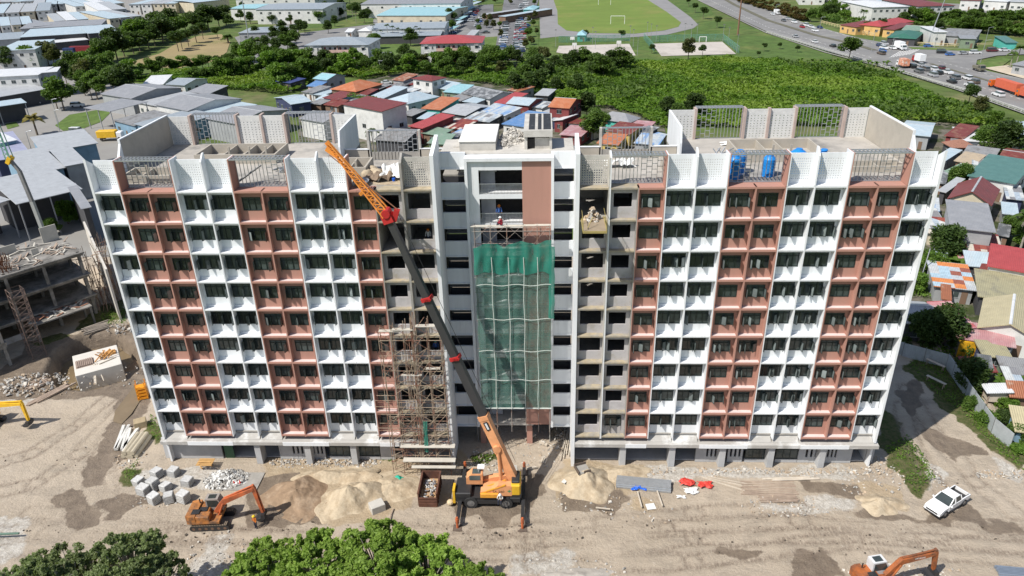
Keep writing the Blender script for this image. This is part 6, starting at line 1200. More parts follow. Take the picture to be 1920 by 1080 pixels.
H = [
 ('small house with light cyan gable roof at the edge of the greenery', (586, 147), (613, 150), (627, 139), 4.5, 'gx', 'cy', 'grey', dict(rise=1.3)),
 ('small low shack with deep blue roof in front of the cyan roofed house', (574, 161), (597, 163), (612, 156), 2.8, 'shed', 'blu', 'pink', {}),
 ('big house with orange hip roof near the greenery', (618, 167), (668, 172), (707, 156), 3.8, 'hip', 'ora', 'brown', dict(rise=2.2)),
 ('carport with flat grey roof right of the orange hip roof', (690, 165), (712, 167), (722, 158), 2.6, 'shed', 'wg', 'dark', dict(rise=.3)),
 ('small house with patchy rust roof left of the maroon stacked roofs', (734, 149), (756, 152), (770, 143), 4.2, 'shed', 'rus', 'grey', {}),
 ('two level house with maroon hip roof and white wall band', (771, 147), (810, 152), (823, 143), 6.5, 'hip', 'mar', 'white', dict(rise=1.0, floors=2)),
 ('maroon lean-to roof below the two level maroon house', (766, 158), (806, 163), (812, 157), 3.2, 'shed', 'mar', 'mar', dict(rise=.5)),
 ('house with pale blue roof right of the two level maroon house', (807, 163), (837, 168), (850, 159), 3.4, 'shed', 'lb', 'green', {}),
 ('house with cyan roof and dark eaves beside the pale blue one', (830, 172), (864, 175), (874, 164), 3.2, 'shed', 'cy', 'green', {}),
 ('long house with blackened weathered gable roof and white wall', (864, 174), (918, 186), (945, 171), 3.6, 'gx', 'dw', 'white', dict(rise=1.5)),
 ('house with broad light blue roof beside the peaked one', (692, 181), (720, 184), (754, 168), 3.6, 'shed', 'lb', 'grey', dict(rise=1.2)),
 ('house with peaked pale blue cross gable roof in the settlement centre', (724, 187), (765, 195), (820, 180), 4.0, 'hip', 'lb', 'white', dict(rise=2.0)),
 ('house with dark maroon roof left of the broad light blue one', (604, 183), (633, 188), (652, 177), 3.5, 'shed', 'mar', 'blue', dict(rise=.9)),
 ('low shed with pale grey roof left of the dark maroon roof', (590, 187), (617, 192), (627, 186), 2.6, 'shed', 'lb', 'grey', {}),
 ('large block with red roof and plants on its white terrace wall', (640, 195), (716, 209), (774, 198), 9.5, 'shed', 'mar', 'white', dict(rise=.6, win=1, door=False)),
 ('house with long dark red roof behind the red roofed block', (765, 236), (792, 241), (846, 221), 4.6, 'shed', 'red', 'mar', dict(rise=1.0, win=0)),
 ('house with orange roof and turquoise wall', (789, 203), (826, 206), (846, 188), 3.6, 'shed', 'ora', 'turq', dict(rise=1.1)),
 ('house with wide light grey roof beside the turquoise walled house', (828, 210), (873, 217), (905, 196), 3.4, 'gx', 'lg', 'dark', dict(rise=1.1)),
 ('house with grey blue roof crossed by a faded stripe', (897, 208), (947, 217), (960, 204), 3.4, 'shed', 'pb', 'white', dict(rise=1.0)),
 ('low house with mottled pale roof in front of the wide light grey one', (868, 223), (918, 229), (943, 218), 3.0, 'shed', 'pa', 'dark', dict(rise=.6)),
 ('shed with pale green roof next to the patched striped roof', (789, 249), (826, 255), (840, 245), 3.2, 'shed', 'grn', 'brown', dict(rise=.6)),
 ('long shed with red and white patched roof', (825, 238), (868, 243), (880, 228), 3.2, 'shed', 'pr', 'brown', dict(rise=.7)),
 ('house with sky blue gable roof behind the lift room', (948, 194), (992, 198), (1009, 184), 4.0, 'gx', 'lb', 'mar', dict(rise=1.1)),
 ('house with bright red strip roof left of the sky blue gable', (926, 192), (952, 195), (967, 178), 3.6, 'shed', 'red', 'white', dict(rise=1.0)),
 ('house with deep blue roof directly behind the roof rubble', (940, 232), (984, 238), (988, 212), 3.6, 'shed', 'blu', 'white', dict(rise=.9)),
 ('two storey house with bright orange gable roof and maroon walls', (1027, 200), (1068, 203), (1093, 187), 6.2, 'gx', 'ora', 'mar', dict(rise=1.6, floors=2)),
 ('lean-to with dusky pink roof below the orange gable', (1050, 214), (1080, 216), (1095, 206), 3.0, 'shed', 'pnk', 'mar', dict(rise=.7)),
 ('shed with cream white roof below the orange gable', (1036, 226), (1056, 229), (1068, 216), 3.4, 'shedx', 'wh', 'mar', dict(rise=.8)),
 ('low house with faded pink roof among the palms', (1048, 252), (1090, 256), (1096, 240), 2.8, 'shed', 'pnk', 'mar', dict(rise=.6)),
 ('long house with grey hip roof beside the scrub', (1116, 222), (1180, 231), (1224, 224), 3.6, 'hip', 'gr', 'turq', dict(rise=1.8)),
 ('house with mauve grey roof in front of the grey hip roof', (1165, 236), (1217, 241), (1228, 231), 3.0, 'shed', 'pnk', 'dark', dict(rise=.5)),
 ('house with dark red corrugated roof behind the low trellis', (1135, 245), (1182, 252), (1194, 238), 3.4, 'shed', 'mru', 'yel', dict(rise=1.0)),
 ('house with orange tiled roof and yellow wall behind the low trellis', (1118, 268), (1160, 272), (1166, 256), 3.2, 'shed', 'ora', 'yel', dict(rise=.8)),
 ('shed with patched blue roof right of the yellow walled house', (1188, 268), (1236, 272), (1244, 256), 3.0, 'shed', 'pb', 'grey', dict(rise=.6)),
 ('small shed with navy blue roof alone in the greenery', (516, 152), (544, 156), (557, 147), 3.0, 'shed', 'nav', 'dark', dict(rise=.5)),
 ('workshop with white and navy roof beside the grey warehouses', (513, 183), (545, 196), (570, 184), 4.2, 'gy', 'lb', 'navy', dict(rise=1.1)),
 ('tiny white shed between trees at the left of the three storey flats', (505, 118), (515, 119), (520, 106), 3.0, 'shed', 'wh', 'white', dict(win=0)),
 ('low rusty roofed shed behind the tank room', (870, 262), (905, 266), (912, 250), 2.8, 'shed', 'rus', 'brown', {}),
 ('low brown shack under the dark maroon roof', (606, 196), (634, 200), (642, 192), 2.5, 'shed', 'mru', 'brown', dict(win=1)),
 ('house with dull grey roof behind the left trellis', (700, 262), (760, 266), (775, 250), 3.4, 'shed', 'wg', 'dark', dict(win=0)),
 ('pale green roofed shed left of the centre towers', (800, 268), (836, 271), (842, 258), 2.8, 'shed', 'grn', 'green', {}),
 # right side
 ('house with light blue roof nearest the scrub on the right', (1687, 250), (1745, 256), (1770, 232), 3.8, 'gx', 'lb', 'grey', dict(rise=1.0)),
 ('house with dark red rusted roof behind the brown tiled one', (1770, 254), (1808, 260), (1818, 242), 3.4, 'shed', 'mru', 'mar', {}),
 ('house with brown tiled hip roof and cream fascia', (1765, 266), (1785, 277), (1805, 262), 3.6, 'hip', 'til', 'dark', dict(rise=1.4)),
 ('house with plain white roof between two trees', (1807, 264), (1851, 266), (1858, 244), 3.2, 'shed', 'wh', 'white', dict(rise=.5)),
 ('house with light blue roof at the right edge above the maroon roof', (1898, 262), (1945, 266), (1950, 238), 3.6, 'shed', 'lb', 'white', {}),
 ('long low house with weathered grey roof and pale blue patch', (1800, 294), (1862, 303), (1874, 288), 3.2, 'shed', 'wg', 'grey', {}),
 ('narrow lean-to with tan roof below the weathered grey roof', (1788, 301), (1828, 309), (1838, 298), 2.8, 'shed', 'tan', 'brown', dict(win=0)),
 ('house with patchy pale green roof left of the big teal roof', (1766, 322), (1806, 334), (1826, 308), 3.2, 'gx', 'grn', 'green', {}),
 ('large house with smooth teal roof and white wall', (1813, 329), (1905, 345), (1935, 309), 4.6, 'shed', 'tea', 'white', dict(rise=1.0)),
 ('house with dark red gable roof at the right edge behind the teal roof', (1867, 303), (1935, 313), (1940, 284), 3.8, 'gx', 'mru', 'brown', {}),
 ('house with maroon gable roof and green rear half', (1776, 372), (1860, 386), (1885, 357), 4.2, 'gy', 'mar', 'cream', dict(rise=2.2)),
 ('tall house with large plain grey roof below the maroon gable', (1781, 426), (1868, 436), (1871, 392), 6.0, 'shed', 'gr', 'grey', dict(rise=.9)),
 ('small shack with light grey sheet roof beside the white wing', (1757, 357), (1774, 361), (1790, 341), 3.0, 'shed', 'lg', 'dark', dict(win=0)),
 ('shack with whitish sheet roof tucked behind the white wing', (1734, 427), (1779, 429), (1782, 402), 3.0, 'shed', 'pa', 'navy', dict(win=0)),
 ('low shack with rust and grey patched roof behind the white wing', (1738, 436), (1786, 441), (1788, 421), 2.5, 'shed', 'pr', 'cream', dict(win=0)),
 ('shack with maroon patchwork roof and torn white panels', (1798, 466), (1882, 476), (1884, 448), 3.0, 'shed', 'pr', 'green', dict(rise=.7)),
 ('long shack with narrow maroon and white sheet roof', (1797, 483), (1853, 487), (1854, 470), 2.6, 'shed', 'ps', 'grey', dict(rise=.5)),
 ('stall with light blue roof and blue fascia', (1812, 498), (1866, 503), (1864, 486), 2.6, 'shed', 'lb', 'dark', {}),
 ('house with plain bright red roof at the right edge', (1850, 498), (1945, 515), (1945, 480), 5.0, 'shed', 'red', 'white', dict(rise=.9)),
 ('shack with pale roof patched in orange and blue', (1751, 536), (1833, 545), (1834, 506), 2.8, 'shed', 'po', 'grey', dict(rise=.8)),
 ('long house with weathered olive roof at the right edge', (1833, 555), (1945, 572), (1945, 528), 3.4, 'shed', 'oli', 'dark', dict(rise=.8)),
 ('house with pink and red striped sheet roof', (1785, 616), (1832, 614), (1832, 570), 3.6, 'shed', 'ps', 'grey', dict(rise=.8)),
 ('house with wide beige gable roof and pale ridge', (1832, 614), (1948, 640), (1950, 580), 3.6, 'gy', 'bei', 'white', dict(rise=1.6)),
 ('house with ribbed light grey roof close to the site fence', (1690, 605), (1763, 610), (1768, 568), 3.8, 'gx', 'lg', 'dark', dict(rise=1.1)),
 ('low house with faded pink roof in front of the beige gable', (1793, 633), (1906, 652), (1908, 626), 2.8, 'shed', 'pnk', 'grey', dict(rise=.7)),
 ('shack with grey olive sheets beside the orange tanks', (1843, 668), (1900, 672), (1901, 647), 2.4, 'shed', 'oli', 'navy', dict(rise=.5)),
 ('tiny shack with striped pale blue and rust roof', (1811, 694), (1872, 698), (1874, 676), 2.4, 'shed', 'pr', 'blue', dict(rise=.3, win=1)),
 ('shack with grey corrugated roof at the right edge below the pink roof', (1880, 698), (1945, 706), (1945, 680), 2.4, 'shed', 'wg', 'green', dict(rise=.4)),
 ('small rust roofed stall at the right edge above the banana plants', (1893, 744), (1945, 748), (1945, 732), 2.2, 'shed', 'rus', 'brown', dict(win=0)),
 ('low shed with olive roof at the lower right edge of the settlement', (1903, 808), (1960, 816), (1960, 784), 2.4, 'shed', 'bei', 'blue', dict(win=0)),
]
for it in H:
    lab, A, B_, C_, h, kd, rf_, wl_, kw = it; house(lab, A, B_, C_, h, kd, rf_, wl_, **kw)
# warehouses and halls
I_ = 'grey warehouses on the left'
for it in [
 ('long arched grey warehouse furthest from the camera', (187, 176), (246, 185), (353, 166), 6.0, 'gx', 'gr', 'grey', dict(rise=1.6, group=I_, win=0, door=False)),
 ('long arched grey warehouse in the middle of the row', (289, 196), (352, 208), (460, 186), 6.0, 'gx', 'gr', 'white', dict(rise=1.6, group=I_, win=0, door=False)),
 ('long arched grey warehouse closest to the white wing', (385, 222), (440, 232), (560, 208), 6.0, 'gx', 'gr', 'grey', dict(rise=1.6, group=I_, win=0, door=False)),
 ('grey warehouse with pale roof behind the left rear trellis', (560, 222), (606, 230), (640, 212), 5.5, 'gx', 'gr', 'white', dict(rise=1.2, group=I_, win=0, door=False)),
 ('low dusty grey workshop behind the tilted canopy', (210, 225), (252, 236), (312, 214), 4.6, 'shed', 'wg', 'blue', dict(rise=.5)),
 ('workshop with blue grey roof reaching behind the rear screens', (250, 232), (302, 244), (385, 214), 5.0, 'shed', 'gb', 'blue', dict(rise=.8)),
 ('pale roofed hall between the arched warehouses', (255, 192), (300, 200), (375, 178), 4.8, 'shed', 'lg', 'white', dict(rise=.4)),
 ('low pale hall beyond the third arched warehouse', (350, 212), (390, 220), (470, 196), 4.8, 'shed', 'lb', 'white', dict(rise=.4)),
 ('hall with light roof and shaded clerestory beside the white wing', (42, 330), (123, 314), (80, 286), 8.0, 'shed', 'lg', 'blue', dict(rise=1.4, win=0, door=False)),
 ('hall with light roof at the upper end of the near halls', (79, 286), (184, 268), (150, 249), 8.0, 'shed', 'lg', 'blue', dict(rise=1.0, win=0, door=False)),
 ('narrow light roofed bay squeezed against the white wing', (121, 312), (164, 304), (162, 272), 8.4, 'shed', 'lg', 'grey', dict(rise=.8, win=0, door=False)),
 ('low lilac roofed hall at the left edge', (-10, 302), (60, 290), (52, 248), 5.5, 'shed', 'lil', 'navy', dict(rise=1.0, win=0, door=False)),
 ('pale roofed hall cut by the left edge above the lilac roof', (-60, 280), (33, 262), (0, 228), 7.0, 'shed', 'wh', 'blue', dict(rise=.6, win=0, door=False))]:
    lab, A, B_, C_, h, kd, rf_, wl_, kw = it; kw.setdefault('group', 'halls on the left'); house(lab, A, B_, C_, h, kd, rf_, wl_, cat='warehouse', name='warehouse', **kw)
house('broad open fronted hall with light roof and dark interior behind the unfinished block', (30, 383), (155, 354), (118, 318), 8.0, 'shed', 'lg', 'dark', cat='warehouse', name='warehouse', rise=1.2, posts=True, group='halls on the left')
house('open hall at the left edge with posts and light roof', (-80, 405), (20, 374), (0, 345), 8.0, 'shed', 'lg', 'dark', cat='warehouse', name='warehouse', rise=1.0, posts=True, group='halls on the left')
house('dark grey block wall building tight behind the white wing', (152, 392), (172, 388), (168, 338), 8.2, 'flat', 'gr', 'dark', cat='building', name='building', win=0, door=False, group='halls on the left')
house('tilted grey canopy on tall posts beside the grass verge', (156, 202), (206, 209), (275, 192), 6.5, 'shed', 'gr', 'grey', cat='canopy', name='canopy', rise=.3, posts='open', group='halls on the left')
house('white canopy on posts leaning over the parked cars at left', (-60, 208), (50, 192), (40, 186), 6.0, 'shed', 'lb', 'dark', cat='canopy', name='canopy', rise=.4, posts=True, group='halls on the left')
house('white office block with dark sign front', (-50, 146), (72, 140), (104, 127), 9.0, 'shed', 'wh', 'white', cat='office building', name='office_building', rise=.5, floors=2, group='offices and shops at upper left')
house('grey fronted office wing with red sign beside the white block', (70, 137), (107, 134), (100, 126), 9.2, 'flat', 'wh', 'grey', cat='office building', name='office_building', floors=2, group='offices and shops at upper left')
house('long low white canopy hall below the white office block', (-50, 190), (92, 166), (70, 152), 5.0, 'shed', 'lg', 'dark', cat='warehouse', name='warehouse', rise=.6, win=0, group='offices and shops at upper left')
house('white two storey block with windows near the red container', (-10, 96), (66, 92), (92, 76), 9.0, 'shed', 'lb', 'white', cat='office building', name='office_building', rise=.6, floors=2, group='offices and shops at upper left')
# rows of terraced shops
r6 = random.Random(5); ROWS = [((-20, 4), (60, 2), 4, 7), ((60, 10), (180, 3), 5, 7), ((-20, 50), (62, 44), 4, 8), ((102, 40), (168, 35), 3, 8), ((204, 35), (268, 29), 3, 8), ((140, 12), (235, 5), 4, 7), ((240, 8), (330, 6), 4, 7.5), ((-20, 26), (95, 19), 4, 7), ((185, 20), (240, 16), 2, 8), ((-60, -12), (120, -20), 7, 7), ((120, -16), (420, -26), 10, 7)]
cnt = 0; adj = ['pale blue', 'light grey', 'whitish', 'silver', 'bluish', 'dusty grey']; ordn = ['first', 'second', 'third', 'fourth', 'fifth', 'sixth', 'seventh', 'eighth', 'ninth', 'tenth', 'eleventh']; ORD = ordn+['twelfth', 'thirteenth', 'fourteenth', 'fifteenth', 'sixteenth', 'seventeenth', 'eighteenth', 'nineteenth', 'twentieth']; ORD += [t+'-'+o_ for t in ('twenty', 'thirty', 'forty', 'fifty', 'sixty') for o_ in ordn[:9]]; ORD.insert(29, 'thirtieth'); ORD.insert(39, 'fortieth'); ORD.insert(49, 'fiftieth')
for ri, (a, b_, n, h) in enumerate(ROWS):
    for i in range(n):
        u0, v0 = a[0]+(b_[0]-a[0])*i/n, a[1]+(b_[1]-a[1])*i/n; u1, v1 = a[0]+(b_[0]-a[0])*(i+.94)/n, a[1]+(b_[1]-a[1])*(i+.94)/n; rf_ = r6.choice(['lb', 'lb', 'wh', 'gb', 'lg'])
        house(f'{dict(lb="pale blue", wh="white", gb="blue grey", lg="light grey")[rf_]} roofed shop unit, {ordn[i]} from the left in the {ordn[ri]} terrace at upper left', (u0, v0), (u1, v1), (u1+8, v1-r6.uniform(12, 15)), h, 'shed', rf_, r6.choice(['white', 'white', 'cream', 'grey']), cat='shop', name='shop_unit', rise=r6.uniform(.6, 1.4), floors=2, win=2, group='terraced shop units')
house('long hall with light blue roof and orange door pillars', (36, 70), (162, 62), (158, 50), 6.5, 'shed', 'lb', 'dark', cat='warehouse', name='warehouse', rise=.5, win=0, group='halls at upper left'); hh = bpy.context.scene.objects
for u in (44, 60, 84, 130, 146, 158): q = P(u, 78-(u-40)*.07, GB+1.6); b = MB(); b.box(-.7, .7, -.3, .3, 0, 3); o = b.build('door_shutter', [mat('orange_shutter', (.62, .10, .03), .6)]); o.location = (q.x, q.y, GB); tag(o, f'orange roller shutter in the dark hall front, {ordn[(44, 60, 84, 130, 146, 158).index(u)]} from the left', 'shutter', 'orange shutters')
house('large light blue hall with dark sloping end wall', (164, 63), (224, 58), (272, 42), 7.0, 'shed', 'lb', 'dark', cat='warehouse', name='warehouse', rise=.6, win=0, group='halls at upper left')
house('long white canopy in front of the orange shutter hall', (92, 81), (166, 74), (162, 70), 4.0, 'shed', 'wh', 'dark', cat='canopy', name='canopy', rise=.2, win=0, group='halls at upper left')
house('grey hall in front of the first shop terraces', (-20, 76), (38, 72), (36, 64), 6.0, 'shed', 'gb', 'grey', cat='warehouse', name='warehouse', win=0, group='halls at upper left')
house('flat grey parapet block between shop terraces', (62, 50), (105, 46), (102, 32), 7.5, 'flat', 'gr', 'grey', cat='building', name='building', win=0, group='halls at upper left')
house('long grey roof bay behind the orange shutter hall', (36, 54), (190, 46), (186, 40), 7.0, 'shed', 'gr', 'grey', cat='warehouse', name='warehouse', win=0, group='halls at upper left')
house('white village house with blue roof in front of the dry field', (310, 158), (346, 160), (355, 146), 4.0, 'gx', 'gb', 'white', group='houses near the dry field'); house('pale flat roofed shed left of the white village house', (264, 160), (306, 158), (308, 146), 3.0, 'shed', 'wh', 'white', win=1, group='houses near the dry field'); house('grey workshop roof right of the white village house', (350, 172), (392, 176), (402, 164), 4.2, 'shed', 'gr', 'dark', group='houses near the dry field')
def container(lab, u, v, L_, rz_, m, w_=2.5, h_=2.6, g='containers'):
    q = P0(u, v); o = thing('shipping_container', lab, 'container', (q.x, q.y, GB), rz_, g); b = MB(); b.box(-L_/2, L_/2, -w_/2, w_/2, .1, h_+.1)
    for i in range(int(L_/.6)): x = -L_/2+.3+i*.6; b.box(x-.1, x+.1, -w_/2-.03, w_/2+.03, .2, h_)
    b.build('shell', [m], o); b = MB(); b.box(-L_/2-.05, -L_/2, -w_/2+.1, w_/2-.1, .2, h_); b.build('door', [GREYM], o)
container('long dark red container parked by the upper left halls', 162, 96, 16, .05, mat('container_red', (.22, .03, .035), .6)); container('dark blue container left of the red one', 131, 100, 5.5, .1, mat('container_navy', (.03, .05, .13), .6))
container('orange yellow tank container beside the pink roofed house', 1822, 664, 5.0, -.1, mat('container_amber', (.62, .34, .02), .6), 2.2, 2.4)
# three storey flats
def flats(lab, A, B_, C_, roof):
    base = GB; h = 9.2; a, b_, c = P(*A, base+h), P(*B_, base+h), P(*C_, base+h); ux = (b_-a).normalized(); ux.z = 0; wd = (b_-a).length; uy = Vector((-ux.y, ux.x, 0)); dp = max(8, (c-a).dot(uy)); ctr = a+ux*wd/2+uy*dp/2; o = thing('flats', lab, 'flats', (ctr.x, ctr.y, base), math.atan2(ux.y, ux.x), 'three storey flats')
    x0, x1, y0, y1 = -wd/2, wd/2, -dp/2, dp/2; b = MB(); s = dp/2
    v = [(x0-.6, y0-.6, h), (x1+.6, y0-.6, h), (x1+.6, y1+.6, h), (x0-.6, y1+.6, h), (x0+s, 0, h+2.2), (x1-s, 0, h+2.2)]; b.add(v, [(0, 1, 5, 4), (2, 3, 4, 5), (1, 2, 5), (3, 0, 4), (3, 2, 1, 0)]); b.build('roof', [RM[roof]], o)
    b = MB(); e0, e1 = x0+wd*.25, x1-wd*.25; b.box(x0, e0, y0, y1, -.3, h); b.box(e1, x1, y0, y1, -.3, h); b.box(e0, e1, y0+1.3, y1, -.3, h)
    b.build('wall', [WM['white']], o); 
    for k in range(3):
        b = MB(); b.box(e0, e1, y0, y0+1.3, k*3-.15, k*3); b.box(e0, e1, y0, y0+.12, k*3, k*3+1.1); b.box(-.25, .25, y0+.121, y0+1.3, k*3, k*3+2.9); b.build('balcony', [WM['pink']], o)
        for i in range(6):
            x = e0+(e1-e0)*(i+.5)/6
            if i in (0, 3, 5): b = MB(); b.box(x-.4, x+.4, y0+1.24, y0+1.3, k*3, k*3+2.1); b.build('door', [mat('red_door', (.25, .03, .04), .6)], o)
            else: put('window', wmesh(1.1, 1.1), o, (x, y0+1.3, k*3+.9))
        for x in (x0+wd*.08, x1-wd*.08, x0+wd*.19, x1-wd*.19): put('window', wmesh(1.2 if abs(x) > wd*.4 else .6, 1.1), o, (x, y0, k*3+.9)); 
        for x in (x0+wd*.08, x1-wd*.08): b = MB(); b.box(x-.9, x+.9, y0-.6, y0, k*3+2.15, k*3+2.25); b.build('sunshade', [WM['white']], o)
        for j in range(3): put('window', wmesh(1.0, 1.1), o, (x1, y0+dp*(j+.5)/3, k*3+.9), R(90))
flats('three storey white and pink flats with blue grey roof', (573, 85), (689, 84), (680, 72), 'gb'); flats('three storey white and pink flats with red roof', (789, 82), (902, 80), (896, 68), 'red')
K_ = 'school halls'
for it in [
 ('school hall with bright cyan roof and yellow end wall', (705, 29), (836, 29), (836, 12), 6.5, 'gx', 'cy', 'cream', dict(rise=1.5, win=7)),
 ('school hall with blue grey roof behind the row of palms', (695, 55), (834, 52), (838, 40), 6.0, 'gx', 'gb', 'white', dict(rise=1.2, win=7)),
 ('low hall with pale roof and dark open front behind the palms', (690, 69), (826, 66), (828, 57), 4.0, 'shed', 'gb', 'dark', dict(rise=.8, win=0)),
 ('school block with pale blue roof left of the trees', (478, 18), (605, 17), (600, 5), 9.0, 'gx', 'gb', 'white', dict(rise=1.5, floors=2, win=7)),
 ('long white school block at the very top', (675, 8), (864, 6), (866, -6), 9.0, 'gx', 'gr', 'white', dict(rise=1.5, floors=2, win=7)),
 ('white school wing at the top left of the long block', (440, -2), (590, -4), (590, -16), 9.0, 'gx', 'lb', 'white', dict(rise=1.5, floors=2, win=7)),
 ('low hall with grey roof beside the tall mast', (446, 62), (520, 60), (522, 50), 4.5, 'hip', 'gb', 'grey', dict(rise=1.2, win=3)),
 ('small hut with white roof near the school lane', (646, 60), (660, 60), (662, 55), 3.0, 'gx', 'wh', 'white', dict(win=1)),
 ('white marquee tent beside the school halls', (670, 58), (694, 58), (690, 50), 3.2, 'hip', 'wh', 'white', dict(win=0, rise=1.6)),
 ('hall with cyan roof at the top left of the tree belt', (430, 16), (480, 16), (478, 7), 7.5, 'gx', 'cy', 'white', dict(win=3)),
 ('cream hall with cyan roof beside the shop terraces', (322, 4), (362, 6), (372, -4), 7.5, 'arc', 'lb', 'cream', dict(win=2)),
 ('carport with pale roof in the car park', (902, 26), (914, 27), (918, 13), 3.0, 'shed', 'lg', 'brown', dict(rise=.2, win=0)),
 ('shed with pale blue roof beside the parked rows', (934, 30), (948, 31), (953, 12), 4.0, 'shed', 'lb', 'brown', dict(rise=.3, win=0)),
 ('small pavilion with cyan roof beside the car rows', (980, 18), (1002, 18), (1002, 12), 3.6, 'hip', 'cy', 'turq', dict(win=1)),
 ('turquoise roofed hut on the edge of the running track', (1081, 66), (1099, 66), (1097, 60), 3.2, 'hip', 'cy', 'turq', dict(win=1, rise=1.5)),
 ('small grey roofed guard house behind the red roofed flats', (872, 68), (888, 68), (890, 60), 3.2, 'shed', 'lg', 'white', dict(win=1))]:
    lab, A, B_, C_, h, kd, rf_, wl_, kw = it; kw.setdefault('group', K_); house(lab, A, B_, C_, h, kd, rf_, wl_, cat='hall' if 'hall' in lab else 'building', name='school_building', **kw)
house('tilted white sheet canopy in front of the lawn between the flats', (709, 114), (733, 113), (741, 100), 4.0, 'shed', 'lg', 'grey', cat='canopy', name='canopy', rise=.8, posts='open', group='canopies')
for i in range(7): u = 886-i*7; v = -4+i*9; house(f'cyan roofed walkway segment, {ordn[i]} from the top of the school lane', (u-5, v+5), (u+5, v+5), (u+8, v-2), 2.8, 'shed', 'lb' if i % 2 else 'cy', 'dark', cat='walkway', name='walkway_roof', rise=.2, posts='open', group='covered walkway')
# beyond the highway
F_ = 'houses beyond the highway'
for it in [
 ('white villa with terraces at the top right', (1636, 14), (1706, 12), (1708, -2), 8.5, 'hip', 'wh', 'white', dict(floors=2)),
 ('white villa with low boundary wing left of the other villa', (1606, 8), (1640, 9), (1645, 0), 5.0, 'hip', 'lb', 'white', {}),
 ('villa with dark red balcony and white porch', (1722, 12), (1792, 10), (1790, -4), 8.0, 'hip', 'mar', 'white', dict(floors=2)),
 ('house with bright red hip roof and orange walls by the highway', (1610, 46), (1652, 50), (1668, 36), 4.6, 'hip', 'red', 'yor', dict(rise=2.0)),
 ('orange walled wing left of the red hip roof', (1574, 46), (1606, 51), (1612, 41), 3.8, 'shed', 'mar', 'yor', {}),
 ('dark red roofed wing right of the red hip roof', (1654, 54), (1678, 56), (1680, 46), 3.8, 'shed', 'mar', 'yor', {}),
 ('eatery with deep green hip roof beside the highway', (1662, 70), (1718, 73), (1722, 60), 3.4, 'hip', 'dgn', 'dark', dict(rise=1.5, win=2)),
 ('shop with light green roof behind the eatery', (1690, 56), (1728, 58), (1732, 49), 3.6, 'gx', 'grn', 'green', dict(win=2)),
 ('workshop with white upper room behind the grey sheds', (1752, 60), (1778, 60), (1780, 49), 6.0, 'flat', 'wh', 'white', dict(win=2)),
 ('long grey roofed workshop right of the eatery', (1756, 66), (1832, 70), (1830, 60), 3.6, 'shed', 'wg', 'grey', dict(win=3)),
 ('olive grey shed at the end of the workshops', (1800, 72), (1832, 73), (1832, 66), 4.2, 'flat', 'gr', 'green', dict(win=1)),
 ('turquoise roofed stall at the far right', (1886, 80), (1910, 80), (1910, 72), 3.0, 'shed', 'tea', 'turq', dict(win=0)),
 ('grey roofed house at the right edge beside the palm', (1896, 120), (1960, 130), (1950, 108), 3.6, 'gx', 'gr', 'grey', {}),
 ('row house with white front at the top right corner', (1800, 0), (1840, 1), (1842, -12), 6.0, 'hip', 'mar', 'white', {}),
 ('white row house right of the other row house', (1844, 1), (1890, 3), (1890, -12), 6.0, 'hip', 'wh', 'white', {}),
 ('last white row house at the top right corner', (1893, 3), (1945, 5), (1940, -12), 6.0, 'hip', 'lg', 'white', {})]:
    lab, A, B_, C_, h, kd, rf_, wl_, kw = it; kw.setdefault('group', F_); house(lab, A, B_, C_, h, kd, rf_, wl_, **kw)
# more buildings on the ridge of the frame
for i, (u, v) in enumerate([(310, -30), (420, -28), (520, -30), (640, -24), (760, -22), (1300, -30), (1380, -26), (1500, -14), (1560, -12), (1650, -16)]):
    house(f'distant pale building, {ordn[i]} from the left along the top edge', (u, v), (u+50, v), (u+52, v-8), 8, 'hip', r6.choice(['lb', 'wh', 'mar', 'gb']), 'white', win=3, floors=2, group='distant buildings')
# small hut on stilts
q = P(1862, 752); t = thing('stilt_hut', 'small hut on stilts with white sheet roof right of the site fence', 'hut', (q.x, q.y, GB), -.15); b = MB(); b.prism([(-1.5, 2.3), (1.5, 2.7), (1.5, 2.8), (-1.5, 2.4)], -1.1, 1.1, 0); b.build('roof', [RM['wh']], t); b = MB(); b.box(-1.0, 1.0, -.7, .8, .9, 2.25); b.build('wall', [TIMP], t)
for x in (-1, 1):
    for y in (-.7, .8): b = MB(); b.beam((x, y, -.4), (x, y, 2.3), .12); b.build('post', [TIM], t)
# roof plants of the red roofed block, masts, lamps, goals, floodlights
def mast(lab, u, v, h, r_=.18, m=None, name='lamp_post', cat='lamp post', arm=0, g=None, lean=0):
    q = P0(u, v); o = thing(name, lab, cat, (q.x, q.y, GB), 0, g); b = MB(); b.tube((0, 0, 0), (lean, 0, h), r_, r_*.55, 7); b.build('pole', [m or STEEL], o)
    if arm: b = MB(); b.tube((lean, 0, h-.1), (lean+arm, 0, h+.2), .07, None, 4); b.bev(lean+arm-.2, lean+arm+.5, -.15, .15, h+.1, h+.25, .03); b.build('lamp_arm', [STEEL], o)
    else: b = MB(); b.box(-.5+lean, .5+lean, -.12, .12, h, h+.35); b.build('lamp_head', [GREYM], o)
    return o
mast('tall slim mast standing in the lawn left of the school', 470, 92, 34, .3); mast('thick rust brown pole at the edge of the highway', 1383, 66, 24, .5, mat('rust_pole', (.22, .12, .08), .8), 'mast', 'mast')
mast('tall pale lamp mast in front of the eatery', 1739, 82, 22, .3, lean=4.0)
for i, (u, v) in enumerate([(1042, 88), (1111, 83), (1116, 92), (1181, 80), (1187, 88), (1195, 104), (1213, 72), (1220, 76), (1230, 80), (1283, 75), (1295, 78), (1306, 76), (1355, 78), (1365, 84), (1381, 100)]): mast(f'slim floodlight pole, {ORD[i]} from the left round the sports courts', u, v, 8, .1, name='floodlight_pole', cat='floodlight', g='floodlights round the courts')
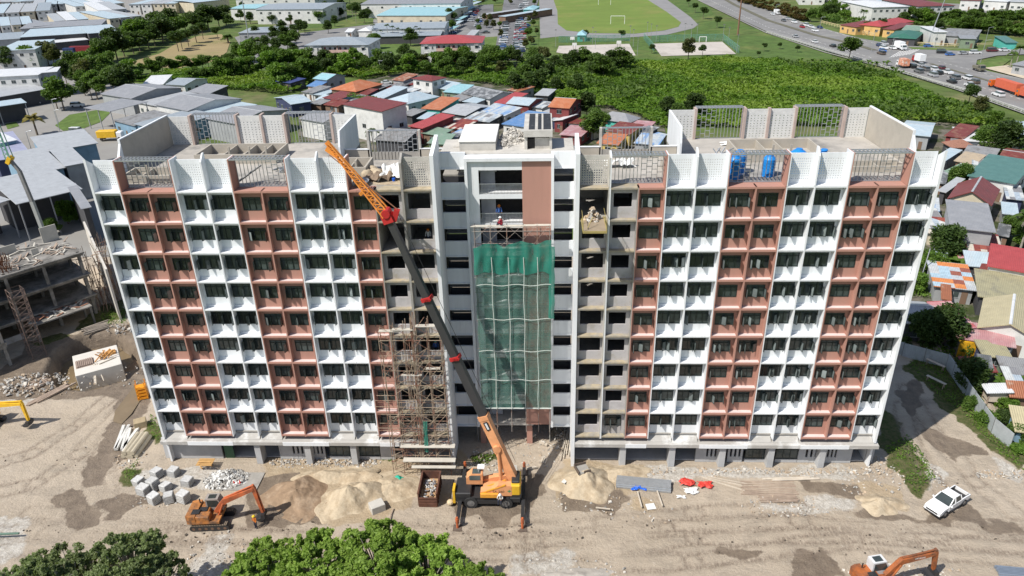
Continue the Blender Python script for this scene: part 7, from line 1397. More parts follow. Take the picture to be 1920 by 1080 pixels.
for i, (u, v) in enumerate([(1452, 38), (1634, 97), (1845, 90), (1838, 118), (1752, 90), (1535, 66), (1668, 112)]): mast(f'highway lamp post, {ordn[i]} in the group seen from left, double checked by height', u, v, 9, .12, arm=1.6, g='highway lamp posts')['label'] = ['highway lamp post at the upper end of the median', 'highway lamp post beside the tree at the junction', 'lamp post at the side road mouth', 'lamp post on the sandy corner of the junction', 'lamp post in front of the grey workshops', 'lamp post on the median before the eatery', 'lamp post on the near kerb at the junction'][i]
for i, (u, v) in enumerate([(110, 232), (115, 255), (232, 100), (192, 92), (100, 200), (65, 300)]): mast('', u, v, 8, .1, arm=1.2, g='yard lamp posts')['label'] = ['yard lamp post on the grass verge', 'yard lamp post by the lane bend', 'yard lamp post in front of the dark tree belt', 'yard lamp post beside the red container', 'yard lamp post behind the big tree at left', 'yard lamp post beside the lilac roof'][i]
def goal(lab, u0, v0, u1, v1, h=2.4):
    a, b_ = P(u0, v0, -.5), P(u1, v1, -.5); o = thing('football_goal', lab, 'goal', a.to_tuple(), 0, 'football goals'); e = b_-a; b = MB(); b.tube((0, 0, 0), (0, 0, h), .14, None, 6); b.tube(e, e+Vector((0, 0, h)), .14, None, 6); b.tube((0, 0, h), e+Vector((0, 0, h)), .14, None, 6); b.tube((0, 0, h), (0, 1.8, 0), .05, None, 4); b.tube(e+Vector((0, 0, h)), e+Vector((0, 1.8, 0)), .05, None, 4); b.build('frame', [mat('goal_white', (.8, .8, .78), .5)], o)
goal('white football goal at the near end of the pitch', 1145, 45, 1171, 45, 4.6); goal('white football goal at the far end of the pitch', 1122, 9, 1145, 9, 4.4); goal('small white goal on the right sports court', 1311, 79, 1324, 79, 2.6)
def meshfence(lab, pts, h=3.2):
    q = [P(u, v, -.5) for u, v in pts]; o = thing('court_fence', lab, 'fence', q[0].to_tuple()); M_ = netmat('fence_mesh', (.10, .26, .20), .35) if 'fence_mesh' not in bpy.data.materials else bpy.data.materials['fence_mesh']
    for a, b_ in zip(q, q[1:]):
        n = max(1, int((b_-a).length/4)); mb = MB(); A_, B__ = a-q[0], b_-q[0]; mb.quad(A_, B__, B__+Vector((0, 0, h)), A_+Vector((0, 0, h))); mb.build('mesh_panel', [M_], o)
        mb = MB()
        for i in range(n+1): c = A_.lerp(B__, i/n); mb.tube(c, c+Vector((0, 0, h)), .07, None, 4)
        mb.tube(A_+Vector((0, 0, h)), B__+Vector((0, 0, h)), .06, None, 4); mb.build('rail', [mat('green_post', (.12, .30, .26), .6)], o)
meshfence('green mesh fence round the back and right of the right sports court', [(1222, 79), (1355, 76), (1385, 100)]); meshfence('leaning green mesh fence between the two sports courts', [(1207, 74), (1226, 96)]); meshfence('green mesh fence behind the left sports court', [(1048, 80), (1180, 77)])
for u, v, lab in ((1073, 84, 'basketball board at the back left of the left court'), (1077, 96, 'basketball board at the front left of the left court'), (1160, 92, 'basketball board at the right of the left court')):
    q = P(u, v, -.5); o = thing('basketball_hoop', lab, 'hoop', (q.x, q.y, -.5), 0, 'basketball boards'); b = MB(); b.tube((-.6, 0, 0), (-.6, 0, 3), .08, None, 5); b.tube((.6, 0, 0), (.6, 0, 3), .08, None, 5); b.build('post', [BLK], o); b = MB(); b.box(-1.1, 1.1, -.05, .05, 2.4, 3.9); b.build('backboard', [TW], o)
ra, rb_ = [P(u, v, -.4) for u, v in ((1437, 62), (1660, 128))], [P(u, v, -.4) for u, v in ((1660, 128), (1800, 169), (1990, 237))]
def rail(lab, pts, col, h=.9):
    o = thing('guard_rail', lab, 'railing', pts[0].to_tuple(), 0, 'roadside railings'); 
    mb = MB()
    for a, b_ in zip(pts, pts[1:]):
        A_, B__ = a-pts[0], b_-pts[0]; n = max(2, int((B__-A_).length/3)); mb.beam(A_+Vector((0, 0, h)), B__+Vector((0, 0, h)), .12, .25); mb.beam(A_+Vector((0, 0, h*.5)), B__+Vector((0, 0, h*.5)), .08, .15)
        for i in range(n): c = A_.lerp(B__, i/n); mb.beam(c, c+Vector((0, 0, h)), .18)
    mb.build('rail', [col], o)
rail('long pale railing along the near side of the highway', rb_, mat('rail_paint', (.5, .5, .48), .6)); rail('low wall railing along the highway above the scrub', ra, _M['rail_paint'])
rail('cream and yellow wall beside the side road', [P(u, v, -.4) for u, v in ((1706, 84), (1790, 88), (1860, 86))], mat('cream_rail', (.62, .50, .30), .7), 1.3); rail('cream and yellow wall along the red hip roofed house', [P(u, v, -.4) for u, v in ((1540, 44), (1580, 54), (1640, 69))], _M['cream_rail'], 1.5)
# telephone pole by the banana plants on the right
q = P(1723, 534); o = thing('utility_pole', 'thin leaning grey pole beside the banana plants right of the white wing', 'pole', (q.x, q.y, GB)); b = MB(); b.tube((0, 0, 0), (1.2, 1.5, 6.5), .08, None, 6); b.build('pole', [STEEL], o)
rf6 = random.Random(21); adjs = dict(pa='patched grey', mru='rusty maroon', wg='weathered grey', lb='pale blue', pb='patched blue', rus='rust streaked', lg='light grey', dw='blackened')
for i, (u, v) in enumerate(sorted([(575, 172), (592, 176), (655, 186), (668, 180), (745, 160), (728, 164), (760, 170), (790, 172), (850, 186), (880, 190), (925, 200), (1005, 200), (1018, 212), (1030, 222), (1015, 178), (760, 214), (790, 222), (800, 236), (850, 252), (1075, 230), (1100, 240), (960, 168), (640, 172), (1140, 232), (1205, 248), (1215, 258), (1150, 262), (770, 256), (840, 264), (590, 194), (1762, 296), (1790, 284), (1835, 318), (1900, 352), (1905, 372), (1895, 400), (1745, 392), (1770, 446), (1880, 440), (1872, 488), (1840, 520), (1775, 560), (1765, 480), (1905, 580), (1850, 690), (1910, 640), (1905, 715), (1755, 340)], key=lambda p_: (p_[0] > 1680, p_[0]))):
    k_ = rf6.choice(list(adjs)); w_ = rf6.uniform(16, 30)*(1 if v < 280 else 1.25); house(f'{adjs[k_]} roofed lean-to, {ORD[i if i < 30 else i-30]} small one from the left {"behind the block" if i < 30 else "in the right settlement"}', (u-w_/2, v), (u+w_/2, v+rf6.uniform(1, 5)), (u+w_/2+rf6.uniform(0, 8), v-rf6.uniform(7, 11)*(1 if v < 280 else 1.8)), rf6.uniform(2.2, 3.0), 'shed', k_, rf6.choice(['brown', 'grey', 'dark', 'white', 'navy']), rise=rf6.uniform(.3, .8), win=rf6.choice([0, 1, 2]))
# ================================================================== vehicles on roads and car parks
CARS = {}
def car_meshes(kind):
    if kind in CARS: return CARS[kind]
    L_, W_, H_ = dict(sedan=(4.4, 1.75, 1.45), hatch=(3.8, 1.7, 1.5), suv=(4.6, 1.85, 1.75), van=(4.7, 1.8, 1.95), pickup=(5.2, 1.85, 1.75))[kind]; l, w_ = L_/2, W_/2; bz = .62*H_ if kind != 'van' else .55*H_
    b = MB(); b.prism([(-l, .3), (-l-.0, bz*.92), (-l+.15, bz), (l*.45, bz), (l-.12, bz*.82), (l, bz*.6), (l, .3)], -w_, w_, 0); roofx = dict(sedan=(-.5, .18), hatch=(-.85, .2), suv=(-.9, .25), van=(-.93, .4), pickup=(-.15, .35))[kind]
    r0, r1 = l*roofx[0], l*roofx[1]; b.hexa([(r0, -w_*.78, H_-.06), (r1, -w_*.78, H_-.06), (r1, w_*.78, H_-.06), (r0, w_*.78, H_-.06), (r0+.05, -w_*.72, H_), (r1-.05, -w_*.72, H_), (r1-.05, w_*.72, H_), (r0+.05, w_*.72, H_)]); body = b.mesh('body', [WHITE])
    bm2 = __import__('bmesh').new(); bm2.from_mesh(body); __import__('bmesh').ops.recalc_face_normals(bm2, faces=bm2.faces); bm2.to_mesh(body); bm2.free()
    g = MB(); s0 = -l*.98 if kind in ('van', 'suv', 'hatch') else (-l*.72 if kind == 'sedan' else -l*.22); s1 = l*.5 if kind != 'van' else l*.72; g.hexa([(s0, -w_*.94, bz-.01), (s1, -w_*.94, bz-.01), (s1, w_*.94, bz-.01), (s0, w_*.94, bz-.01), (r0, -w_*.76, H_-.05), (r1, -w_*.76, H_-.05), (r1, w_*.76, H_-.05), (r0, w_*.76, H_-.05)])
    wh = MB(); wh.tube((0, -.11, .33), (0, .11, .33), .33, None, 10); CARS[kind] = (body, g.mesh('glasshouse', [GLASS]), wh.mesh('wheel', [RUB]), (L_, W_)); return CARS[kind]
PAINT = {k: mat('car_paint_'+k, c, .25, .02, 1, spec=.5, coat=.6) for k, c in dict(white=(.75, .76, .77), silver=(.42, .43, .45), black=(.02, .02, .022), grey=(.14, .145, .15), red=(.38, .02, .03), navy=(.03, .05, .14), blue=(.05, .15, .45), maroon=(.12, .02, .03), beige=(.42, .36, .28), brown=(.12, .09, .07)).items()}
BM = {}
def car(label, u, v, hd_, kind='sedan', col='white', group='cars', parts=True, z=None):
    body, gl, wh, (L_, W_) = car_meshes(kind); k = (kind, col)
    if k not in BM: BM[k] = body.copy(); BM[k].materials.clear(); BM[k].materials.append(PAINT[col])
    q = P(u, v, -.55) if z is None else P(u, v, z); o = thing('parked_car' if 'park' in group else 'car', label, 'car', (q.x, q.y, q.z), hd_, group); put('body', BM[k], o); put('glasshouse', gl, o)
    if parts:
        for x in (-L_*.3, L_*.32):
            for y in (-W_/2+.08, W_/2-.08): put('wheel', wh, o, (x, y, 0))
    return o
def road_dir(a, b_): p_, q_ = P(*a, -.55), P(*b_, -.55); return math.atan2((q_-p_).y, (q_-p_).x)
D1 = road_dir((1440, 40), (1600, 85)); D2 = road_dir((1700, 120), (1900, 185)); T_ = 'cars on the highway'
for (u, v, d, k, c, lab) in [(1491, 70, D1+math.pi, 'sedan', 'silver', 'silver saloon leading on the near carriageway'), (1527, 80, D1+math.pi, 'sedan', 'white', 'white saloon following the silver one on the near carriageway'), (1561, 88, D1+math.pi, 'hatch', 'black', 'black hatchback last before the big roadside tree'), (1449, 28, D1, 'hatch', 'white', 'small white car beside the white lorry at the top'), (1469, 40, D1, 'sedan', 'grey', 'grey saloon above the red car'), (1477, 37, D1, 'hatch', 'silver', 'silver hatchback just right of the grey saloon'), (1489, 43, D1, 'suv', 'white', 'white sport utility car following the silver hatchback'), (1504, 52, D1, 'hatch', 'red', 'bright red hatchback on the far carriageway'), (1512, 49, D1, 'van', 'white', 'white van just behind the red hatchback'), (1521, 52, D1, 'sedan', 'white', 'white saloon right of the white van'), (1528, 59, D1, 'suv', 'white', 'white car lower right of the white van'), (1537, 53, D1, 'sedan', 'navy', 'navy saloon ahead of the white cars on the far carriageway'),
  (1649, 87, D1, 'hatch', 'navy', 'navy hatchback waiting at the lights'), (1658, 84, D1, 'suv', 'silver', 'silver car waiting at the far kerb'), (1657, 92, D1, 'suv', 'white', 'white car waiting in the middle lane'), (1655, 97, D1, 'hatch', 'blue', 'blue car waiting behind the white one'), (1673, 92, D1, 'sedan', 'white', 'white saloon waiting left of the box lorry'), (1652, 102, D1+math.pi, 'suv', 'brown', 'brown car leaving the junction on the near lanes'),
  (1766, 100, road_dir((1690, 95), (1850, 98)), 'van', 'black', 'black van first in the side road queue'), (1781, 104, .05, 'hatch', 'blue', 'blue hatchback turning at the junction'), (1806, 102, .05, 'sedan', 'silver', 'silver saloon following the blue hatchback'), (1828, 101, .02, 'suv', 'white', 'white car in the side road'), (1860, 97, .0, 'van', 'maroon', 'dark maroon van in the side road'), (1883, 96, .0, 'sedan', 'white', 'white saloon last in the side road'),
  (1709, 127, D2+math.pi, 'suv', 'black', 'black car right behind the orange box lorry'), (1722, 136, D2+math.pi, 'suv', 'grey', 'dark grey car on the near lane behind the orange lorry'), (1726, 124, D2+math.pi, 'sedan', 'silver', 'silver saloon in front of the dark car pair'), (1734, 132, D2+math.pi, 'suv', 'grey', 'dark car beside the silver saloon'), (1749, 132, D2+math.pi, 'suv', 'white', 'white car left of the maroon one'), (1764, 129, D2+math.pi, 'hatch', 'maroon', 'dark red hatchback in the queue'), (1748, 143, D2+math.pi, 'van', 'silver', 'silver people carrier in the near lane'), (1760, 139, D2+math.pi, 'hatch', 'black', 'black hatchback beside the people carrier'), (1776, 138, D2+math.pi, 'pickup', 'white', 'white pickup in the middle of the queue'), (1790, 148, D2+math.pi, 'suv', 'grey', 'dark grey car behind the white pickup'), (1784, 155, D2+math.pi, 'sedan', 'black', 'black saloon in the near lane'), (1813, 149, D2+math.pi, 'suv', 'white', 'white car beside the dark off road car'), (1826, 156, D2+math.pi, 'suv', 'brown', 'dark off road car behind the white car'), (1819, 163, D2+math.pi, 'pickup', 'white', 'white pickup at the near kerb beyond the small tree'), (1871, 180, D2+math.pi, 'suv', 'white', 'white car beside the orange container lorry')]:
    car(lab, u, v, d, k, c, T_)
# lorries
def lorry(label, u, v, hd_, L_, cabc, boxc, h=2.6, gap=0, writing=None):
    q = P(u, v, -.55); o = thing('lorry', label, 'lorry', (q.x, q.y, -.55), hd_, 'lorries on the highway'); l = L_/2
    b = MB(); b.box(-l, l, -.5, .5, .55, .85); b.build('chassis', [BLK], o); b = MB(); b.prism([(l-1.7, .5), (l, .5), (l, 1.5), (l-.25, 2.5), (l-1.7, 2.6)], -1.15, 1.15, 0); c_ = b.build('cab', [cabc], o, recalc=True)
    g = MB(); g.quad((l+.02, -1, 1.5), (l+.02, 1, 1.5), (l-.2, 1, 2.35), (l-.2, -1, 2.35)); g.box(l-1.2, l-.35, -1.17, 1.17, 1.55, 2.2); g.build('glass', [GLASS], c_)
    b = MB(); b.box(-l, l-1.9-gap, -1.22, 1.22, .95, .95+h); bx = b.build('cargo_box', [boxc], o)
    for x in (l-1.0, -l+1.0, -l+2.2) if L_ > 6 else (l-1.0, -l+1.0):
        for y in (-1.0, 1.0): w_ = MB(); w_.tube((x, y-.15, .48), (x, y+.15, .48), .48, None, 10); w_.build('wheel', [RUB], o)
    if writing: text(writing, .9, TW, o, (-.5, -1.235, 2.3), (R(90), 0, 0)); o2 = text(writing, .9, TW, o, (-.5, 1.235, 2.3), (R(90), 0, math.pi))
    return o
OC = mat('container_orange', (.58, .13, .07), .55, .08, 1.5, col2=(.5, .11, .06), c2at=(.5, .8))
lorry('white box lorry waiting at the far side of the junction', 1687, 93, D1, 6.8, WHT, WHT); lorry('white lorry with red rear crossing the junction', 1721, 117, D2+math.pi, 6.5, RED, WHT); lorry('orange and white patterned box lorry on the near lane', 1691, 126, D2+math.pi, 6.2, WHT, mat('patterned_orange', (.60, .25, .15), .6, .5, 1.5, col2=(.6, .55, .5), c2at=(.52, .6), c2scale=1.2))
lorry('white lorry near the red shrubs at the top of the highway', 1457, 27, D1, 6.0, WHT, WHT, 2.0); lorry('articulated lorry with orange cab and long orange container', 1882, 170, D2+math.pi, 15, mat('orange_cab', (.66, .13, .02), .4), OC, 2.7, 1.8, 'INTERPORT' if 0 else None); lorry('orange lorry nose entering at the right edge', 1930, 187, D2+math.pi, 12, _M['orange_cab'], OC); lorry('small dusty open lorry on the far carriageway right', 1834, 133, D2, 5.0, mat('dusty_green', (.18, .17, .13), .8), _M['dusty_green'], 1.0)
# car park rows beside the track and at the school
cols = ['white', 'silver', 'white', 'grey', 'black', 'white', 'red', 'navy', 'silver', 'white', 'blue', 'grey']; kinds = ['sedan', 'hatch', 'suv', 'hatch', 'sedan', 'van']; rc = random.Random(12); K2 = 'parked cars beside the running track'
rowsP = [((976, 100), (986, 4), 26, 'in the right row'), ((966, 100), (979, 4), 26, 'in the centre row'), ((940, 100), (951, 30), 16, 'in the left row'), ((890, 14), (872, 42), 8, 'in the school row'), ((897, 14), (881, 42), 8, 'in the second school row'), ((905, 32), (893, 52), 5, 'by the carport'), ((993, 25), (985, 62), 10, 'beside the lawn strip')]
for ri, (a, b_, n, nm) in enumerate(rowsP):
    for i in range(n):
        t = (i+.5)/n; u, v = a[0]+(b_[0]-a[0])*t, a[1]+(b_[1]-a[1])*t; c = rc.choice(cols); k = rc.choice(kinds)
        if rc.random() < .08: continue
        far = n-i; pos = f'number {i+1} from the near end' if 0 else ORD[i]+' place from the near end'
        car(f'{c} parked {dict(sedan="saloon", hatch="hatchback", suv="off roader", van="van")[k]} {pos} {nm}', u, v, rc.choice([0, math.pi])+rc.uniform(-.06, .06)+(.15 if ri < 3 else .4), k, c, K2, parts=v > 30)
Y_ = 'cars parked in the yards'
for (u, v, d, k, c, lab) in [(146, 200, .1, 'suv', 'white', 'white car parked beside the big tree at left'), (146, 250, -.1, 'van', 'white', 'white van parked below the grass verge'), (561, 108, .2, 'hatch', 'white', 'small white car left of the blue roofed flats'), (83, 405, -.9, 'sedan', 'silver', 'pale car parked under the open fronted hall'), (725, 157, .2, 'sedan', 'white', 'white car beside the rust roofed house'), (850, 62, .1, 'hatch', 'blue', 'blue car parked near the red roofed flats'), (912, 62, .1, 'sedan', 'black', 'black car parked behind the red roofed flats'), (1777, 72, .1, 'hatch', 'black', 'black car parked inside the workshop yard'), (66, 195, .3, 'sedan', 'silver', 'silver car under the canopy at left'), (1740, 88, .0, 'hatch', 'blue', 'blue car beside the cream wall')]: car(lab, u, v, d, k, c, Y_)
q = P0(84, 262); o = thing('parked_lorry', 'yellow topped white truck behind the left roof corner', 'truck', (P0(208, 262).x, P0(208, 262).y, GB), .1); b = MB(); b.bev(-3.4, 2.2, -1.2, 1.2, .9, 2.9, .1); b.build('cargo_box', [YEL], o); b = MB(); b.bev(2.3, 4.0, -1.1, 1.1, .5, 2.5, .2); b.build('cab', [WHT], o)
for x in (-2.2, 3):
    for y in (-1, 1): w_ = MB(); w_.tube((x, y-.15, .5), (x, y+.15, .5), .5, None, 10); w_.build('wheel', [RUB], o)
# ================================================================== vegetation
LF = dict(dark=leafmat('leaf_dark', (.028, .055, .014), (.08, .125, .03), .35), mid=leafmat('leaf_mid', (.048, .095, .018), (.12, .19, .035), .4), light=leafmat('leaf_light', (.07, .14, .02), (.16, .26, .04), .4), olive=leafmat('leaf_olive', (.05, .06, .018), (.12, .13, .045), .4), red=leafmat('leaf_red', (.10, .05, .02), (.10, .11, .03), .5), fg=leafmat('leaf_bright', (.14, .23, .035), (.31, .43, .09), .9, .42), fd=leafmat('leaf_feathery', (.12, .15, .07), (.25, .31, .13), .9, .42), scrub=leafmat('leaf_scrub', (.05, .115, .014), (.15, .25, .03), .35, .4, (.18, .26, .04), .035), palm=leafmat('leaf_palm', (.05, .10, .02), (.12, .18, .04), .6), dry=leafmat('leaf_dry', (.20, .17, .05), (.34, .28, .10), .6))
BARK = mat('bark', (.16, .13, .10), .95, .3, 3, .02); BARKP = mat('pale_bark', (.32, .29, .25), .9, .25, 3)
def cards(cen, size, r, up=.35, asp=1.6, fold=True):
    """numpy leaf cards: centres Nx3, sizes N -> verts, faces arrays (quads)"""
    n = len(cen); nr = r.normal(size=(n, 3)); nr[:, 2] = np.abs(nr[:, 2])+up*2; nr /= np.linalg.norm(nr, axis=1)[:, None]; t = r.normal(size=(n, 3)); t -= (t*nr).sum(1)[:, None]*nr; t /= np.linalg.norm(t, axis=1)[:, None]; b_ = np.cross(nr, t)
    s = size[:, None]; a = cen-t*s*asp/2; c = cen+t*s*asp/2; bb = cen+b_*s*.42-nr*s*.12*r.random((n, 1)); d = cen-b_*s*.42-nr*s*.12*r.random((n, 1)); return np.stack([a, bb, c, d], 1).reshape(-1, 3)
def mesh_np(name, v, mtl, extra=None):
    me = bpy.data.meshes.new(name); n = len(v)//4; me.vertices.add(len(v)); me.vertices.foreach_set('co', v.astype(np.float32).ravel()); me.loops.add(n*4); me.loops.foreach_set('vertex_index', np.arange(n*4, dtype=np.int32)); me.polygons.add(n); me.polygons.foreach_set('loop_start', np.arange(0, n*4, 4, dtype=np.int32)); me.polygons.foreach_set('loop_total', np.full(n, 4, np.int32)); me.materials.append(mtl); me.update(); return me
def blobpts(blobs, n, r, shell=.75):
    w_ = np.array([b_[3]*b_[4]*b_[5] for b_ in blobs])**.67; idx = r.choice(len(blobs), n, p=w_/w_.sum()); B__ = np.array(blobs)[idx]; d = r.normal(size=(n, 3)); d /= np.linalg.norm(d, axis=1)[:, None]; rad = shell+(1-shell)*r.random(n); rad = np.where(r.random(n) < .25, r.random(n)*.9, rad)*(1+.18*np.sin(d[:, 0]*7+idx)*np.sin(d[:, 1]*6+idx*2)); return B__[:, :3]+d*B__[:, 3:6]*rad[:, None]
def crown_blobs(h, w_, n, r, low=.35):
    bl = []
    for i in range(n):
        t = r.random(); z = h*(low+.12+(1-low-.2)*t); rr = w_/2*(1-.55*max(0, t-.35)/.65)*math.sqrt(r.random())*.8; a = r.random()*6.28; s = w_*r.uniform(.16, .30); bl.append((rr*math.cos(a), rr*math.sin(a), z, s, s, s*r.uniform(.6, .85)))
    return bl
def limbs(h, bl, r, rt=.25, low=.35):
    b = MB(); tp = (r.uniform(-.2, .2), r.uniform(-.2, .2), h*(low+.1)); b.tube((0, 0, -.5), tp, rt, rt*.6, 7)
    for k in bl[:7]: m_ = ((tp[0]+k[0])/2, (tp[1]+k[1])/2, (tp[2]+k[2])/2+.2); b.tube(tp, m_, rt*.5, rt*.3, 5, 0, False); b.tube(m_, k[:3], rt*.3, rt*.1, 5, 0, False)
    return b
PROTO = {}
def proto(key, h, w_, nb, nl, ls, leaf, seed, bark=BARK, low=.3, asp=1.6):
    r = np.random.default_rng(seed); bl = crown_blobs(h, w_, nb, r, low); pts = blobpts(bl, nl, r); sz = ls*(.6+.8*r.random(nl)); cm = mesh_np('crown', cards(pts, sz, r, .35, asp), LF[leaf]); tm = limbs(h, bl, r, .02*h+.05, low).mesh('trunk', [bark]); PROTO[key] = (cm, tm, h)
for i in range(3): proto(f'dark{i}', 10, 8, 16, 3200, .55, 'dark', 10+i); proto(f'mid{i}', 9, 7.5, 14, 3000, .5, 'mid', 20+i); proto(f'light{i}', 7, 6, 12, 2600, .45, 'light', 30+i, low=.15)
proto('olive0', 8, 6.5, 12, 2400, .45, 'olive', 40); proto('olive1', 6, 6, 10, 2200, .4, 'olive', 41, low=.1); proto('red0', 5, 4, 8, 1500, .4, 'red', 44, low=.02); proto('umb0', 8, 7, 10, 2600, .4, 'dark', 50, low=.5); proto('near0', 6, 6, 14, 7000, .26, 'mid', 55, low=.12); proto('near1', 5, 5.5, 14, 6500, .26, 'dark', 56, low=.02); proto('near2', 5, 5, 12, 6500, .24, 'light', 57, low=.05)
def frond_mesh(n, L_, w_, leaf, h, droop=1.0, seed=0, leafl=22, name='fronds', banana=False):
    r = np.random.default_rng(seed); mb = MB()
    for i in range(n):
        a = 2*math.pi*i/n+r.uniform(-.3, .3); el = r.uniform(.1, 1.1) if not banana else r.uniform(.5, 1.3); l = L_*r.uniform(.75, 1.1); prev = None
        for k in range(leafl+1):
            t = k/leafl; rr = l*t*math.cos(el)*(1-.15*t); z = h+l*t*math.sin(el)-droop*l*.75*t*t; c = Vector((rr*math.cos(a), rr*math.sin(a), z)); s = Vector((-math.sin(a), math.cos(a), 0))
            if banana:
                wd = w_*math.sin(math.pi*min(1, t*.92+.06))**.6*(.85+.3*r.random())
                if prev is not None: p0_, w0 = prev; mb.add([p0_, p0_+s*w0/2-Vector((0, 0, w0*.15)), c+s*wd/2-Vector((0, 0, wd*.15)), c], [(0, 1, 2, 3)]); mb.add([p0_, c, c-s*wd/2-Vector((0, 0, wd*.15)), p0_-s*w0/2-Vector((0, 0, w0*.15))], [(0, 1, 2, 3)])
                prev = (c, wd)
            elif k > 1:
                wd = w_*math.sin(math.pi*(.12+.85*t))**.7; f_ = Vector((math.cos(a), math.sin(a), 0))*.35*wd
                for sg in (-1, 1): tip = c+s*sg*wd+f_-Vector((0, 0, wd*.55)); e = f_.normalized()*.13 if f_.length else Vector((.1, 0, 0)); mb.add([c-e, c+e, tip+e*.4, tip-e*.3], [(0, 1, 2, 3)])
    return mb.mesh(name, [LF[leaf]])
def trunk_mesh(h, r0, r1, lean=.3, bark=None):
    b = MB(); n = 5
    for i in range(n): b.tube((lean*(i/n)**2, 0, -.4+(h+.4)*i/n), (lean*((i+1)/n)**2, 0, -.4+(h+.4)*(i+1)/n), r0+(r1-r0)*i/n, r0+(r1-r0)*(i+1)/n, 7, 0, False)
    return b.mesh('trunk', [bark or BARKP])
PROTO['palm'] = (frond_mesh(16, 3.6, .8, 'palm', 7, .9, 3), trunk_mesh(7, .22, .14, 0), 9); PROTO['areca'] = (frond_mesh(10, 2.0, .6, 'dark', 8, .9, 4, 12), trunk_mesh(8, .13, .09, 0), 9); PROTO['drypalm'] = (frond_mesh(16, 3.6, .9, 'dry', 5, .8, 6), trunk_mesh(5, .3, .22, 0, BARK), 7); PROTO['banana'] = (frond_mesh(9, 2.8, .75, 'light', 1.2, .85, 8, 10, banana=True), trunk_mesh(1.4, .22, .16, 0, mat('banana_stem', (.20, .22, .08), .8)), 4)
PROTO['oilpalm'] = (frond_mesh(26, 4.2, 1.0, 'mid', 3, .9, 9), trunk_mesh(3, .45, .4, 0, BARK), 5.5)
rt = random.Random(77); used_labels = {}
def tree(key, u, v, h, label=None, group='trees', z=GB, name=None, wide=1.0, cat=None, on=None):
    cm, tm, ph = PROTO[key]; q = P(u, v, z) if on is None else Vector(on); s = h/ph; nm = name or dict(palm='palm_tree', areca='palm_tree', drypalm='palm_tree', oilpalm='palm_tree', banana='banana_plant').get(key, 'tree'); o = thing(nm, label, cat or nm.replace('_', ' '), (q.x, q.y, z), rt.uniform(0, 6.28), group); o.scale = (s*wide, s*wide, s); put('crown', cm, o); put('trunk', tm, o); return o
def lab(base, u, v, near):
    return f'{base} {near}'
def row(keys, pts, h, group, labelf, name=None, wide=1.0):
    for i, (u, v) in enumerate(sorted(pts)):
        nth = ORD[i]
        tree(rt.choice(keys), u, v, h*rt.uniform(.75, 1.2), labelf.replace('#', nth), group, name=name, wide=wide*rt.uniform(.9, 1.15))
DK = ['dark0', 'dark1', 'dark2', 'mid0', 'dark0']; MD = ['mid0', 'mid1', 'mid2', 'dark1', 'light0']; LT = ['light0', 'light1', 'light2', 'mid1']
def along(a, b_, n, j=3): return [(a[0]+(b_[0]-a[0])*(i+.5)/n+rt.uniform(-j, j), a[1]+(b_[1]-a[1])*(i+.5)/n+rt.uniform(-j*.4, j*.4)) for i in range(n)]
row(DK, along((200, 118), (330, 72), 9)+along((300, 76), (430, 44), 9)+along((225, 98), (330, 58), 8), 13, 'dark tree belt above the dry field', 'dark rounded tree, # from the left in the dense belt above the dry field', wide=1.15)
row(['umb0'], [(335, 96), (342, 92), (354, 87), (369, 80), (381, 73), (409, 74)], 8.5, 'row of trees on the dry field', 'tree with a bare trunk on the dry field, # from the left')
row(MD+['olive0'], [(105, 130), (157, 133), (188, 122), (205, 128), (126, 160), (150, 162), (176, 158), (202, 150), (236, 166), (215, 172), (160, 178), (183, 186), (20, 132), (-5, 132), (60, 128), (140, 140), (250, 150), (118, 142), (165, 168), (228, 182), (196, 192), (240, 176), (92, 122), (75, 118)], 9.5, 'trees around the left lane', 'bushy tree, # from the left around the lane at left')
tree('mid1', 120, 206, 11, 'large spreading tree over the lane at left', 'trees around the left lane', wide=1.1); tree('mid2', 108, 204, 9, 'second large tree crowding the big one over the lane', 'trees around the left lane'); tree('dark2', 173, 186, 7.5, 'dark round tree beside the warehouse lane', 'trees around the left lane')
tree('drypalm', 70, 252, 7.5, 'yellowing palm beside the lilac roofed hall', 'palms'); tree('oilpalm', 428, 80, 6, 'palm at the right end of the dry field', 'palms'); tree('oilpalm', 478, 92, 8, 'large palm beside the slim mast', 'palms')
row(LT+MD, along((262, 140), (440, 122), 14, 4)+along((350, 150), (470, 142), 9, 5), 5.5, 'shrubs below the dry field', 'leafy shrub, # from the left below the dry field', 'shrub', 1.2)
row(MD+LT, along((400, 150), (560, 128), 10, 6)+along((440, 118), (560, 122), 8, 5)+along((520, 165), (600, 150), 5, 6), 8.5, 'trees left of the flats', 'green tree, # from the left in the thicket left of the blue roofed flats')
row(DK, [(600, 44), (612, 36), (628, 50), (640, 34), (616, 62), (590, 40), (684, 44), (690, 34), (845, 44), (850, 58), (858, 30), (868, 12), (700, 92), (770, 86), (560, 66), (470, 44), (455, 30), (610, 20), (625, 8), (640, 18), (656, 6), (760, 34), (530, 60), (480, 74), (515, 78), (535, 82), (550, 104), (520, 104), (500, 96), (860, 112), (880, 116), (680, 116), (760, 116), (493, 40), (512, 44), (530, 42), (545, 46), (565, 58), (572, 62), (540, 96), (556, 88), (655, 24), (668, 30), (680, 26), (430, 52), (452, 40)], 8, 'trees at the school', 'dark tree, # from the left among the school buildings')
row(MD+LT+['olive0', 'dark2'], along((560, 130), (975, 124), 30, 6)+along((600, 142), (960, 140), 10, 6), 7.2, 'tree belt in front of the flats', 'leafy tree, # from the left in the green belt in front of the flats', wide=1.15)
row(['oilpalm', 'banana', 'palm'], along((600, 134), (960, 132), 12, 9), 4.6, 'palms in the green belt', 'low palm, # from the left in the green belt in front of the flats', 'palm_tree')
